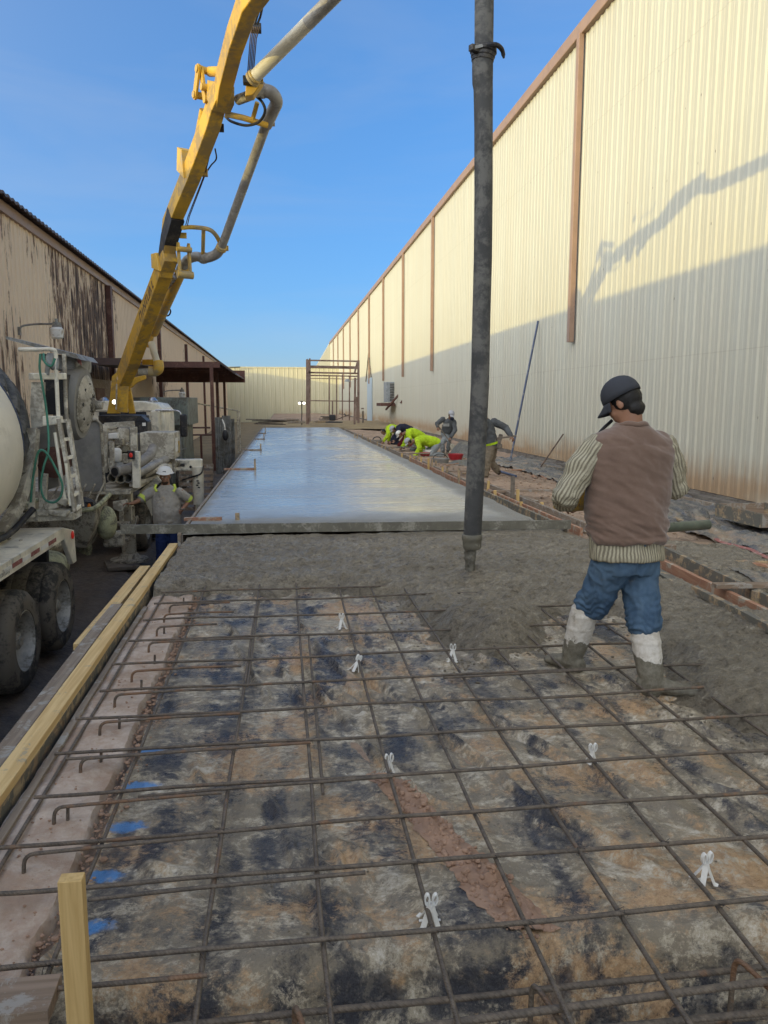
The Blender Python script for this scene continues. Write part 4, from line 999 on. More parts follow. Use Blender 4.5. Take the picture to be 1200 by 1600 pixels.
m = MB(); m.box(c+Vector((-.075, -.105, .008)), (.085, .01, .024), Matrix.Rotation(-.25, 3, 'Y')); m.build('coupling_plate', m_greysteel, t)
m = MB(); m.tube(catmull([c+Vector((-.01, -.10, .02)), c+Vector((.08, -.10, .035)), c+Vector((.15, -.05, .02)), c+Vector((.175, -.03, -.04))], 5), [.02]*11+[.018]*3+[.012, .008], 8); m.build('clamp_lever', m_black, t)
c = AY(737.5, 846, 6.9); m = MB(); m.lathe(c+Vector((0, 0, .07)), (0.01, 0, -1), [(0, .088), (.006, .094), (.05, .095), (.06, .088), (.10, .088), (.125, .086), (.14, .078)], 28); m.build('hose_mouth', m_wetcem, t, ang=50)
# falling concrete
m = MB(); K = 26; b0 = AY(735.5, 853, 6.9); b1 = AY(733, 908, 6.88)
for i in range(K+1):
    p = b0.lerp(b1, i/K)
    for j in range(28):
        a = 2*math.pi*j/28; r = (.058-.018*(i/K))*(1+.22*fbm(math.cos(a)*1.7, math.sin(a)*1.7, i*.28)+.10*fbm(math.cos(a)*5, math.sin(a)*5, i*.9))
        if i > K-5: r *= 1+.2*(i-K+5)
        m.v.append(p+Vector((r*math.cos(a), r*math.sin(a), 0)))
for i in range(K):
    for j in range(28): m.f.append((i*28+j, i*28+(j+1) % 28, i*28+28+(j+1) % 28, i*28+28+j))
tag(m.build('poured_concrete', m_pourcem, ang=180), 'stream of wet concrete falling from the mouth of the hanging hose', 'concrete')
# ================================================================ concrete pump truck and its boom
PT = thing('pump_truck', 'cream concrete pump truck with tall yellow folding boom, parked in the alley', 'pump truck', (-4.2, 17, -1.4))
def prism_along(m, P, hw, hd, side):
    """box girder through points P; side = lateral unit vector; hw half width, hd list of half depths"""
    side = Vector(side).normalized(); P = [Vector(p) for p in P]; k = len(P); b = len(m.v)
    hws = hw if isinstance(hw, (list, tuple)) else [hw]*k
    for i, p in enumerate(P):
        d = (P[min(i+1, k-1)]-P[max(i-1, 0)]).normalized(); up = side.cross(d).normalized(); h = hd[i] if isinstance(hd, (list, tuple)) else hd
        for s1, s2 in ((-1, -1), (1, -1), (1, 1), (-1, 1)): m.v.append(p+side*(hws[i]*s1)+up*(h*s2))
    for i in range(k-1):
        for j in range(4): m.f.append((b+i*4+j, b+i*4+(j+1) % 4, b+i*4+4+(j+1) % 4, b+i*4+4+j))
    m.f.append((b, b+1, b+2, b+3)); m.f.append((b+4*k-4, b+4*k-3, b+4*k-2, b+4*k-1))
A0 = Vector((-4.2, 20, 0)); BD = Vector((6.07, -12.94, 0)).normalized(); BN = Vector((BD.y, -BD.x, 0)); BS = -BN   # BS points to the right of the boom
if BS.x < 0: BS = -BS
def BP(x, y, off=0.0):
    """point on the boom's vertical plane (moved sideways by off)"""
    d = _ray(x, y); P0 = A0+BS*off; t = (P0-EYE).dot(BN)/d.dot(BN); return EYE+d*t
# section one: from the pedestal up to the first knuckle
s1 = [BP(193, 592), BP(206, 560), BP(232, 488), BP(258, 418), BP(266, 400)]
m = MB(); prism_along(m, s1, .13, [.20, .23, .20, .165, .12], BS); b1 = m.build('lower_boom', m_yellow, PT, bevel=.012, ang=30)
# lettering along the lit side of the lower boom
m = MB(); side = -BS
for k, t in enumerate([.50, .555, .61, .665, .72, .775, .83]):
    p = s1[1].lerp(s1[3], t); d = (s1[3]-s1[1]).normalized(); up = side.cross(d).normalized()
    c = p+side*.1345
    st = {0: [((0, 0), (.03, .20))], }.get(k)
    segs = [[((-.05, -.1), (-.05, .1)), ((.05, -.1), (.05, .1)), ((-.05, .1), (.05, .1))], [((0, -.1), (0, .1))], [((-.05, -.1), (-.05, .1)), ((-.05, .1), (.05, -.1)), ((.05, -.1), (.05, .1))],
            [((-.05, .1), (.05, .1)), ((0, -.1), (0, .1))], [((-.05, -.1), (-.05, .1)), ((.05, -.1), (.05, .1)), ((-.05, -.1), (.05, -.1))], [((-.05, -.1), (0, .1)), ((0, .1), (.05, -.1))], [((0, -.1), (0, .1)), ((0, -.1), (.05, -.1))]][k]
    for (u0, v0), (u1, v1) in segs: m.beam(c+d*u0*1.3+up*v0*.85, c+d*u1*1.3+up*v1*.85, .025, .004, up=side)
m.build('lettering', m_brownroof, b1, ang=20)
# section two: first knuckle to second knuckle
s2 = [BP(258, 432), BP(262, 395), BP(266, 352), BP(300, 270), BP(330, 190), BP(342, 150)]
m = MB(); prism_along(m, s2, [.115]*6, [.10, .13, .155, .17, .165, .13], BS); b2 = m.build('middle_boom', m_yellow, PT, bevel=.012, ang=30)
m = MB(); prism_along(m, [BP(258, 412), BP(264, 375), BP(275, 335)], .12, [.11, .142, .168], BS); m.build('scorched_end', m_black, b2, ang=30)
# section three: toward the camera, cranked to the right
K3 = Vector((.86, 9.45, 6.50)); j2 = BP(348, 150)
s3 = [BP(347, 172), j2+Vector((.02, -.15, .10)), BP(368, 80)+Vector((.02, .0, 0)), Vector((.06, 10.9, 6.72)), Vector((.55, 10.0, 6.66)), K3]
def front(x, y, Y): return AY(x, y, Y)
s3 = [AY(344, 163, 12.95), AY(350, 128, 12.45), AY(366, 66, 11.45), AY(387, 5, 10.5), AY(425, -45, 10.05), AY(500, -72, 9.75), K3]
m = MB(); prism_along(m, s3, [.11, .12, .115, .110, .11, .11, .10], [.12, .145, .150, .145, .14, .13, .12], BS+Vector((0, .35, 0))); b3 = m.build('upper_boom', m_yellow, PT, bevel=.012, ang=30)
s4 = [K3, Vector((1.25, 8.6, 6.42)), Vector((1.75, 7.6, 6.35)), Vector((1.95, 6.95, 6.55))]
m = MB(); prism_along(m, s4, .10, [.12, .12, .10, .08], BS); m.build('tip_boom', m_yellow, PT, bevel=.01, ang=30)
# knuckle links
def plate(m, pts, side, w):
    side = Vector(side).normalized(); m.prism([Vector(p)-side*w/2 for p in pts], side*w)
def link(m, a, b, r, w, off):
    """dog-bone link plate between two pins"""
    a = Vector(a)+BS*off; b = Vector(b)+BS*off; d = (b-a).normalized(); u = BS.cross(d).normalized(); pts = []
    for i in range(7): t = math.pi/2+math.pi*i/6; pts.append(a+d*(r*math.cos(t))+u*(r*math.sin(t)))
    for i in range(7): t = -math.pi/2+math.pi*i/6; pts.append(b+d*(r*math.cos(t))+u*(r*math.sin(t)))
    plate(m, pts, BS, w)
a = BP(328, 112); b = BP(323, 152); c = BP(340, 165); e = BP(352, 118)
for o_ in (-.19, .19):
    m = MB(); link(m, a, b, .075, .035, o_); m.build('knuckle_link', m_yellow, b2, ang=30)
    m = MB(); link(m, a, BP(334, 158), .06, .035, o_*.75); m.build('knuckle_link', m_yellow, b2, ang=30)
for p in (a, b, BP(336, 140)):
    m = MB(); m.cyl(p-BS*.23, p+BS*.23, .055, 14); m.build('pin', m_yellowdirty, b2)
m = MB(); m.cyl(a, AY(352, 112, 12.7), .075, 12); m.build('knuckle_arm', m_yellow, b2)
m = MB(); m.cyl(BP(336, 135), AY(350, 135, 12.8), .075, 12); m.build('knuckle_arm', m_yellow, b2)
m = MB(); plate(m, [BP(338, 128), BP(352, 132), BP(352, 160), BP(345, 176), BP(337, 158)], BS, .30); m.build('knuckle_bracket', m_yellow, b2, bevel=.01)
# cylinder along the back of the middle boom
m = MB(); m.cyl(BP(303, 256, -.02), BP(319, 172, -.02), .075, 14); m.build('back_cylinder', m_yellow, b2)
m = MB(); plate(m, [BP(290, 232), BP(297, 236), BP(300, 280), BP(289, 268)], BS, .3); m.build('cylinder_lug', m_yellowdirty, b2)
a = BP(272, 385, .17); b = BP(274, 430, .17)
for o_ in (.10, .30):
    m = MB(); link(m, BP(270, 382), BP(273, 428), .055, .035, o_); m.build('lower_link', m_yellowdirty, b1, ang=30)
m = MB(); m.cyl(BP(273, 428)+BS*.05, BP(273, 428)+BS*.35, .07, 14); m.build('link_pin', m_yellowdirty, b1)
m = MB(); m.cyl(BP(272, 388)+BS*.05, BP(272, 388)+BS*.33, .05, 14); m.build('link_pin', m_yellowdirty, b1)
m = MB(); plate(m, [BP(249, 398), BP(257, 396), BP(262, 425), BP(250, 420)], BS, .34); m.build('knuckle_plate', m_yellowdirty, b1, bevel=.01)
# big luffing cylinder on the lower boom's right side
m = MB(); m.cyl(BP(232, 488, .34), BP(254, 462, .34), .115, 20); cy = m.build('lift_cylinder', m_pipe, b1)
m = MB(); m.cyl(BP(254, 462, .34), BP(274, 431, .30), .055, 16); m.build('piston_rod', m_chrome, b1)
m = MB(); m.cyl(BP(251, 466, .34), BP(256, 460, .34), .135, 20); m.build('cylinder_collar', m_pipe, b1)
m = MB(); m.box(BP(234, 497, .30), (.34, .12, .12)); m.build('cylinder_mount', m_black, b1, bevel=.01)
m = MB(); c = BP(254, 484, .50); m.tube(catmull([c, c+Vector((.10, 0, .06)), c+Vector((.17, 0, -.02)), c+Vector((.12, 0, -.12)), c+Vector((-.02, 0, -.12))], 5), .018, 6); m.build('hydraulic_loop', m_black, b1)
m = MB(); m.box(c+Vector((-.02, 0, 0)), (.12, .1, .12)); m.build('valve', m_yellow, b1, bevel=.01)
# delivery pipeline, outside the boom on its right
def pipeline(pts, name, r, mat, n=16, parent=None): m = MB(); m.tube(pts, r, n); return m.build(name, mat, parent or PT, ang=60)
lower = [BP(232, 545, .42), BP(282, 425, .42)]
pipeline([BP(240, 520, .42), BP(286, 418, .42)], 'lower_pipe', .105, m_yellowdirty)
sw = catmull([BP(284, 422, .42), BP(292, 407, .45), BP(306, 401, .55), BP(322, 403, .65), BP(338, 397, .75), BP(346, 385, .8)], 5)
pipeline(sw, 'pipe_bend', .092, m_pipe)
pipeline([BP(346, 387, .8), BP(419, 186, .8)], 'long_pipe', .078, m_pipe)
eb_ = catmull([BP(416, 195, .8), BP(427, 172, .78), BP(432, 158, .72), BP(424, 145, .6), BP(408, 141, .45), BP(392, 142, .25)], 6)
pipeline(eb_, 'pipe_elbow', .098, m_pipe)
up = [AY(396, 122, 11.7), AY(516, 1, 10.75), AY(580, -62, 9.9)]
pipeline([up[0], up[0].lerp(up[1], .72)], 'upper_pipe', .088, m_pipelight)
pipeline([up[0].lerp(up[1], .72), up[1], up[2]], 'upper_pipe_repair', .089, m_pipe)
def clamp(p, q, r, mat=m_yellowdirty):
    p = Vector(p); q = Vector(q); d = (q-p).normalized(); m = MB(); m.lathe(p-d*.05, d, [(0, r*1.02), (.01, r*1.22), (.045, r*1.25), (.055, r*1.05), (.065, r*1.22), (.09, r*1.2), (.10, r*1.02)], 18); m.box(p+BS*r*1.25, (.06, .06, .09)); return m.build('pipe_clamp', mat, PT)
clamp(BP(346, 387, .8), BP(350, 376, .8), .085); clamp(BP(417, 190, .8), BP(420, 182, .8), .085); clamp(BP(408, 141, .45), BP(400, 141, .4), .095, m_pipe); clamp(BP(318, 403, .63), BP(322, 403, .65), .09, m_pipe); clamp(BP(285, 420, .42), BP(288, 412, .43), .095)
clamp(up[0], up[1], .09)
# bracket arms that carry the pipeline
m = MB(); m.tube(catmull([BP(285, 356, .1), BP(300, 355, .3), BP(325, 358, .5), BP(337, 367, .65), BP(345, 382, .8)], 5), .040, 10); m.tube([BP(318, 358, .45), BP(317, 398, .6)], .036, 10); m.build('pipe_bracket', m_yellowdirty, PT)
m = MB(); m.tube([BP(352, 178, .1), BP(380, 184, .35), BP(418, 196, .75)], .045, 10); m.tube([BP(402, 160, .5), BP(395, 186, .5)], .036, 10); m.build('pipe_bracket', m_yellowdirty, PT)
m = MB(); m.prism([AY(402, 110, 12.0), AY(412, 124, 12.0), AY(396, 148, 12.0), AY(383, 150, 12.0), AY(385, 118, 12.0)], (0, .22, 0)); m.build('pipe_saddle', m_yellow, PT, bevel=.012)
m = MB(); m.cyl(AY(388, 150, 12.5), AY(372, 156, 12.7), .075, 14); m.build('swivel', m_mudsteel, PT)
# hydraulic lines and blocks
m = MB()
for k in range(5):
    m.tube([AY(386+k*2.2, 128, 12.1), AY(391+k*2.4, 60, 11.7), AY(394+k*3, 42, 11.6)], .0085, 5)
m.build('hydraulic_lines', m_steelrod, PT)
for x, y in ((388, 126), (400, 44)):
    m = MB(); m.box(AY(x, y, 11.95), (.15, .12, .10)); m.build('hose_block', m_black, PT, bevel=.008)
for k in range(2):
    m = MB(); m.tube(catmull([AY(398+k*4, 38, 11.6), AY(402+k*5, 25, 11.5), AY(407+k*3, 8, 11.2), AY(407+k*3, -20, 11.0)], 5), .016, 8); m.build('hydraulic_hose', m_black, PT)
m = MB(); m.tube(catmull([BP(352, 182, .3), BP(362, 190, .35), BP(385, 196, .45), BP(405, 190, .5), BP(414, 174, .5), BP(410, 160, .45), BP(400, 150, .4)], 6), .022, 8); m.build('hose_loop', m_black, PT)
m = MB(); m.tube(catmull([BP(336, 232, .25), BP(338, 248, .3), BP(330, 258, .3), BP(322, 270, .28)], 5), .013, 6); m.build('hose_curl', m_black, PT)
m = MB()
for k in range(2): m.tube([BP(342-k*2, 205, .2), BP(330-k*2, 232, .2), BP(320-k*1.5, 275, .2), BP(296-k*2, 338, .2), BP(292-k*3, 356, .2)], .009, 5)
m.build('hydraulic_lines', m_steelrod, PT)
m = MB(); m.box(BP(320, 270, .2), (.10, .08, .12)); m.build('line_bracket', m_yellowdirty, PT, bevel=.006)
m = MB(); m.box(BP(346, 200, .2), (.08, .06, .12)); m.build('line_bracket', m_black, PT, bevel=.006)
m = MB(); m.box(BP(286, 368, .2), (.13, .05, .10)); m.build('line_bracket', m_yellowdirty, PT, bevel=.006)
# drop line near the pedestal
pipeline([BP(236, 535, .40), BP(247, 571, .48)], 'drop_pipe', .075, m_pipelight)
pipeline(catmull([BP(247, 565, .48), BP(248, 575, .48), BP(243, 580, .44), BP(232, 580, .3)], 4), 'drop_elbow', .115, m_yellowdirty)
pipeline([BP(240, 580, .42), BP(216, 581, .1)], 'drop_pipe', .07, m_creamdirty)
pipeline([BP(236, 512, .40), BP(231, 540, .38)], 'pipe_sleeve', .10, m_yellowdirty)
m = MB(); m.beam(BP(225, 566, .3), BP(240, 566, .4), .09, .12); m.build('pipe_arm', m_yellow, PT)
# pedestal
ped = []
c0 = Vector((-4.2, 20.0, 0))
def PY(x, y, dY=0): return AY(x, y, 20.0+dY)
m = MB(); m.prism([PY(167, 646), PY(187, 646), PY(181, 590), PY(190, 570), PY(186, 578), PY(175, 588), PY(172, 618)], (0, .12, 0)); m.build('pedestal_side', m_yellow, PT, bevel=.01)
m = MB(); m.prism([PY(201, 646), PY(211, 646), PY(202, 598), PY(199, 585), PY(196, 600)], (0, .12, 0)); m.build('pedestal_side', m_yellow, PT, bevel=.01)
m = MB(); m.prism([PY(198, 592), PY(227, 586), PY(228, 592), PY(214, 598), PY(205, 606), PY(199, 604)], (0, .12, 0)); m.build('pedestal_ear', m_yellow, PT, bevel=.01)
m = MB(); a = PY(191, 644, -.25); b = PY(192, 594, -.25); m.cyl(a, b, .135, 22); m.build('slew_cylinder', m_yellow, PT)
m = MB(); m.cyl(PY(191, 598, -.25), PY(192, 584, -.2), .06, 14); m.build('slew_rod', m_chrome, PT)
m = MB(); m.tube([PY(182, 640, -.3), PY(183, 600, -.3)], .03, 8); m.build('grease_pipe', m_creamdirty, PT)
m = MB(); m.lathe((c0.x+.28, 19.9, .98), (0, 0, 1), [(0, .58), (.0, .60), (.22, .60), (.24, .5)], 36); m.build('turntable', m_black, PT)
m = MB(); p = PY(180, 628, -.12); m.cyl(p, p+Vector((0, -.08, 0)), .06, 16); m.build('work_lamp_housing', m_black, PT)
m = MB(); m.ball(p+Vector((0, -.09, 0)), (.055, .03, .055), 14, 8); m.build('work_lamp', m_lamp, PT)

# ---- chassis, cab
CX = -4.35
m = MB(); m.bb(CX-.45, CX+.45, 12.2, 27.0, -.62, -.30); m.build('chassis', m_mudsteel, PT)
m = MB(); m.bb(-5.45, -3.2, 15.0, 21.5, -.30, -.12); m.build('deck', m_creamdirty, PT)
m = MB()
def cabsec(y, w, z1, z0=-.3): return y
prof = [(-1.1, .0), (-1.12, 1.15), (-1.10, 1.42), (-.95, 1.58), (-.5, 1.66), (.5, 1.66), (.95, 1.58), (1.10, 1.42), (1.12, 1.15), (1.1, .0)]
m.prism([(-4.42+x, 22.3, z-.1) for x, z in prof], (0, 2.0, 0)); cab = m.build('cab', m_cream, PT, bevel=.04, ang=50)
m = MB(); m.box((-4.42, 22.28, 1.02), (1.15, .04, .36)); m.build('rear_window', m_glass, cab, bevel=.03)
m = MB(); m.box((-4.42, 22.285, 1.02), (1.27, .03, .48)); m.build('window_seal', m_black, cab, bevel=.04)
m = MB(); m.prism([(-5.56, 22.28, 1.26), (-3.28, 22.28, 1.26), (-3.28, 22.28, 1.30), (-5.56, 22.28, 1.30)], (0, 2.05, 0)); m.build('drip_rail', m_creamdirty, cab)
for x in (-5.05, -3.7):
    m = MB(); m.lathe((x, 22.9, 1.52), (0, 0, 1), [(0, .15), (.05, .15), (.09, .11), (.14, .07)], 16); m.build('beacon', m_chrome, cab)
m = MB(); m.bb(-3.62, -3.40, 21.9, 22.3, .55, 1.3); m.build('air_cleaner', m_cream, PT, bevel=.05)
# mirror on its arms
c = AY(287, 665, 21.8); mi = MB(); mi.box(c, (.20, .10, .62)); mr = mi.build('mirror', m_black, PT, bevel=.05)
m = MB(); m.tube(catmull([c+Vector((-.75, .1, .42)), c+Vector((-.3, .05, .42)), c+Vector((-.1, 0, .38)), c+Vector((-.05, 0, .25))], 4), .022, 8); m.tube([c+Vector((-.7, .1, -.42)), c+Vector((-.05, 0, -.26))], .022, 8); m.build('mirror_arm', m_chrome, mr)
# superstructure behind the cab, facing the camera
def post(x, y, Y, x2, y2, w, name, mat): a = AY(x, y, Y); b = AY(x2, y2, Y); m = MB(); m.beam(a, b, w, w); return m.build(name, mat, PT, bevel=.006)
post(209, 667, 13.4, 211, 765, .10, 'corner_post', m_creamdirty)
post(213, 705, 13.2, 214, 762, .12, 'corner_post', m_cream)
post(164, 663, 13.4, 164, 738, .09, 'corner_post', m_creamdirty)
post(175, 690, 13.4, 175, 740, .07, 'corner_post', m_creamdirty)
post(164, 665, 13.4, 210, 662, .09, 'top_rail', m_creamdirty)
m = MB(); p = AY(205, 711, 13.1); m.box(p, (.11, .06, .14)); m.build('tail_lamp_box', m_black, PT, bevel=.01)
m = MB(); m.ball(p+Vector((0, -.03, 0)), (.03, .02, .04), 10, 6); m.build('tail_lamp', m_lampred, PT)
# tanks and machinery between the posts
rr = random.Random(21)
def tank(x, y0, y1, Y, r, name, mat): a = AY(x, y1, Y); b = AY(x, y0, Y); m = MB(); m.lathe(a, b-a, [(0, r*.7), (.03, r), ((b-a).length-.04, r), ((b-a).length, r*.6)], 20); return m.build(name, mat, PT, ang=50)
tank(192, 668, 706, 14.2, .11, 'water_tank', m_creamdirty); tank(203, 664, 704, 14.3, .10, 'ribbed_cylinder', m_greysteel)
tank(182, 700, 722, 13.9, .09, 'filter', m_white); tank(186, 722, 742, 13.9, .10, 'accumulator', m_greysteel)
tank(176, 676, 700, 14.3, .08, 'pump_motor', m_mudsteel)
for k in range(10):
    x = rr.uniform(168, 205); y = rr.uniform(672, 735); a = AY(x, y, 14.0); m = MB()
    P = [a]; 
    for q in range(3): P.append(P[-1]+Vector((rr.uniform(-.14, .14), rr.uniform(-.1, .1), rr.uniform(-.16, .10))))
    m.tube(catmull(P, 4), rr.choice((.02, .028, .04)), 8); m.build('hydraulic_hose', rr.choice((m_black, m_mudsteel, m_creamdirty, m_greysteel)), PT)
for (x, y, w, h, mt) in ((178, 681, .16, .10, m_white), (187, 690, .14, .12, m_mudsteel), (172, 668, .2, .06, m_creamdirty), (197, 716, .14, .16, m_creamdirty), (180, 712, .16, .2, m_black), (190, 730, .3, .12, m_red), (172, 725, .12, .2, m_creamdirty)):
    m = MB(); m.box(AY(x, y, 14.05), (w, .2, h), Matrix.Rotation(rr.uniform(-.2, .2), 3, 'Y')); m.build('valve_block', mt, PT, bevel=.015)
m = MB(); m.bb(-3.6, -2.75, 14.4, 15.4, -.05, .95); m.build('engine_shroud', m_black, PT, bevel=.03)
m = MB(); m.bb(-3.12, -2.86, 16.9, 17.4, .72, 1.12); m.build('battery_box', m_black, PT, bevel=.02); m = MB(); m.prism([(-3.12, 16.9, 1.125), (-2.86, 16.9, 1.125), (-2.99, 16.9, 1.25)], (0, .5, 0)); m.build('box_hood', m_black, PT)
m = MB(); p = AY(225, 663, 16.88); m.box(p, (.07, .01, .07)); m.build('decal', m_white, PT)
# splashed equipment box
a = AY(218, 676, 16); b = AY(246, 718, 16); m = MB(); m.bb(a.x, -2.20, 16.0, 16.9, b.z, a.z); bx = m.build('equipment_box', m_creamdirty, PT, bevel=.02)
m = MB(); m.bb(-2.195, -2.18, 16.12, 16.45, b.z+.15, a.z-.12); m.build('notice_plate', m_white, bx); m = MB(); m.bb(-2.195, -2.18, 16.55, 16.75, b.z+.1, a.z-.2); m.build('notice_plate', m_yellowdirty, bx)
m = MB(); m.beam((-2.62, 15.95, b.z-.3), (-2.62, 15.95, a.z-.15), .06, .05); m.beam((-2.25, 16.2, b.z-.3), (-2.25, 16.2, a.z-.1), .06, .05, up=(0, 1, 0)); m.build('box_frame', m_creamdirty, PT)
# spare pipes on the rack
rack = [(175, 747), (188, 748), (200, 747)]
for i, (x, y) in enumerate(rack):
    a = AY(x, y, 13.2); m = MB(); m.pipe(a, a+Vector((.22, 3.0, .10)), .083, .066, 22); m.build('spare_pipe', m_mudsteel if i < 2 else m_pipe, PT, ang=40)
a = AY(180, 737, 13.0); m = MB(); P = [a, a+Vector((.22, .3, .05)), a+Vector((.42, .7, .20)), a+Vector((.48, .9, .34))]
Q = catmull(P, 5); m.tube(Q, .085, 18, caps=False); m.tube([Q[0]+Vector((0, -.01, 0)), Q[0]+Vector((.02, .02, 0))], [.098, .098], 18); m.build('spare_elbow', m_pipe, PT)
m = MB(); m.cyl(a+Vector((-.012, -.02, 0)), a+Vector((.0, -.002, 0)), .068, 18); m.build('pipe_bore', m_black, PT)
for k in range(3):
    p = AY(222+k*9, 742-k*4, 14.4+k*.7); m = MB(); P = [p, p+Vector((.1, .4, .03)), p+Vector((.22, 1.0, .05)), p+Vector((.26, 1.5, .0))]; m.tube(catmull(P, 4), .075, 12); m.build('dirty_hose', m_mudsteel if k else m_creamdirty, PT)
m = MB(); m.bb(-3.15, -2.52, 13.0, 16.5, -.03+.06, .05+.06); o = m.build('pipe_rack', m_creamdirty, PT, bevel=.01)
m = MB(); m.beam(AY(205, 758, 13.2), AY(262, 738, 16.5), .06, .06); m.build('rack_rail', m_creamdirty, PT)
# hopper at the rear
hp = thing('pump_hopper_placeholder', '', '') if False else None
m = MB(); a = AY(112, 656, 12.3); b = AY(164, 768, 12.3)
m.prism([(a.x, 12.3, a.z), (b.x-.06, 12.3, a.z), (b.x, 12.3, a.z-.06), (b.x, 12.3, b.z), (a.x, 12.3, b.z)], (0, .05, 0)); m.build('hopper_lid', m_lid, PT, bevel=.01)
m = MB(); m.tube([(a.x, 12.28, a.z), (b.x-.06, 12.28, a.z), (b.x, 12.28, a.z-.07), (b.x, 12.28, b.z)], .022, 8); m.build('lid_rim', m_mudsteel, PT)
hx0, hx1 = -3.75, -2.72
def hsec(z, ix, iy0, iy1): return [(hx0+ix, 11.5+iy0, z), (hx1-ix, 11.5+iy0, z), (hx1-ix, 12.3-iy1, z), (hx0+ix, 12.3-iy1, z)]
m = MB(); S = [hsec(.02, 0, 0, 0), hsec(-.25, .04, .05, 0), hsec(-.62, .22, .25, .05)]
v = [p for s in S for p in s]; m.add(v, [(i*4+j, i*4+(j+1) % 4, i*4+4+(j+1) % 4, i*4+4+j) for i in range(2) for j in range(4)]+[(8, 9, 10, 11)])
o = m.build('hopper', m_mudsteel, PT, bevel=.02)
m = MB(); P = [(hx0, 12.28, .06), (hx0, 11.5, .02), (-3.3, 11.45, -.02), (hx1-.12, 11.45, .0), (hx1, 11.6, .03), (hx1+.03, 12.28, .12)]; m.tube(catmull(P, 5), .035, 8); m.build('hopper_rim', m_slime, PT)
for k in range(7):
    x = -3.62+.13*k; m = MB(); m.tube([(x, 11.95, .0), (x+.03, 12.0, .12), (x+.10, 12.15, .30)], .013, 6); m.build('grate_bar', m_mudsteel, PT)
m = MB(); m.ball((-2.98, 11.75, -.02), (.22, .26, .17), 18, 10); m.build('rubber_apron', m_black, PT)
m = MB(); m.ball((-2.70, 12.0, -.28), (.16, .2, .26), 14, 10); m.build('agitator_motor', m_slime, PT)
m = MB(); m.box((-2.62, 12.1, -.55), (.30, .2, .24)); m.build('bearing_box', m_mudsteel, PT, bevel=.04)
for k in range(4):
    a0 = AY(115+k*6, 838+k*2, 12.0); m = MB(); m.tube(catmull([a0, a0+Vector((.05, 0, -.1)), a0+Vector((.02, .05, -.22))], 4), .05, 8); m.build('cement_drip', m_slime, PT)
# rear lamps
p = AY(137, 793, 11.6); m = MB(); m.box(p, (.16, .05, .17)); m.build('lamp_plate', m_black, PT)
m = MB(); m.ball(p+Vector((.03, -.03, 0)), (.028, .02, .065), 10, 8); m.build('orange_lamp', m_lamporange, PT)
m = MB(); m.ball(p+Vector((-.05, -.03, 0)), (.022, .02, .035), 10, 8); m.build('red_lamp', m_lampred, PT)
# plate of cement, hose coil, steps under the rear
m = MB(); p = AY(193, 788, 13.0); m.prism([AY(176, 784, 13), AY(199, 780, 13), AY(200, 786, 13), AY(190, 801, 13), AY(176, 795, 13)], (0, .06, 0)); m.build('splash_plate', m_creamdirty, PT, bevel=.01)
for k in range(7):
    c = AY(193, 812, 13.1+.02*k); r = .20+.012*rr.random(); m = MB(); m.tube(arc(c+Vector((rr.uniform(-.02, .02), .02*k, rr.uniform(-.02, .02))), r, -.2, math.pi+.2, (-1, 0, 0), (0, .06, -1), 16), .012, 6); m.build('hose_coil', m_steelrod if k % 2 else m_mudsteel, PT)
post(190, 765, 13.3, 190, 845, .07, 'step_hanger', m_creamdirty)
for (x0, x1, y) in ((169, 203, 818), (168, 202, 842)):
    m = MB(); m.beam(AY(x0, y, 13.1), AY(x1, y, 13.1), .22, .05); m.build('step', m_mudsteel, PT, bevel=.01)
# rear jack leg with pad
m = MB(); m.cyl((-2.86, 14.4, -1.3), (-2.86, 14.4, -.35), .13, 18); m.build('rear_jack', m_mudsteel, PT)
m = MB(); m.bb(-2.95, -2.76, 14.3, 14.5, -.6, .1); m.build('jack_sleeve', m_cream, PT, bevel=.01)
m = MB(); m.lathe((-2.86, 14.4, -1.36), (0, 0, 1), [(0, .34), (.04, .34), (.06, .2), (.14, .15)], 20); m.build('jack_pad', m_mudsteel, PT)
m = MB(); m.box((-2.95, 14.15, -1.385), (.55, .7, .07), Matrix.Rotation(.3, 3, 'Z')); m.build('timber_pad', m_clutter, PT, bevel=.01)
# side panels by the driver
m = MB(); m.prism([AY(217, 768, 14.9), AY(246, 744, 14.9), AY(252, 752, 14.9), AY(222, 780, 14.9)], (0, .05, 0)); m.build('fender_flap', m_cream, PT)
m = MB(); m.prism([AY(224, 777, 14.9), AY(241, 770, 14.9), AY(242, 800, 14.9), AY(237, 806, 14.9)], (0, .05, 0)); m.build('fender_flap', m_cream, PT)
# outrigger arm and leg
a = AY(265, 726, 18); b = AY(316, 726, 18); m = MB(); m.bb(a.x-.4, b.x, 17.9, 18.15, b.z-.14, b.z+.13); oa = m.build('outrigger_arm', m_cream, PT, bevel=.03)
m = MB(); m.bb(b.x-.55, b.x-.38, 17.885, 17.9, b.z-.03, b.z+.04); m.build('arm_slot', m_black, oa, bevel=.03)
m = MB(); m.cyl((b.x-.25, 17.895, b.z-.04), (b.x-.25, 17.89, b.z-.04), .03, 12); m.build('arm_hole', m_black, oa)
a = AY(309, 733, 17.8); m = MB(); m.cyl((a.x, 17.8, a.z+.05), (a.x, 17.8, -.78), .125, 20); m.cyl((a.x, 17.8, a.z-.55), (a.x, 17.8, -1.32), .085, 16); m.build('outrigger_leg', m_cream, PT)
m = MB()
for (u, v) in ((0, .1), (.04, .05), (-.02, 0), (.05, -.05)): m.box((a.x+u*.5, 17.67, -.33+v), (.05, .012, .028), Matrix.Rotation(.4*u*10, 3, 'Y'))
m.build('stencil_mark', m_black, PT)
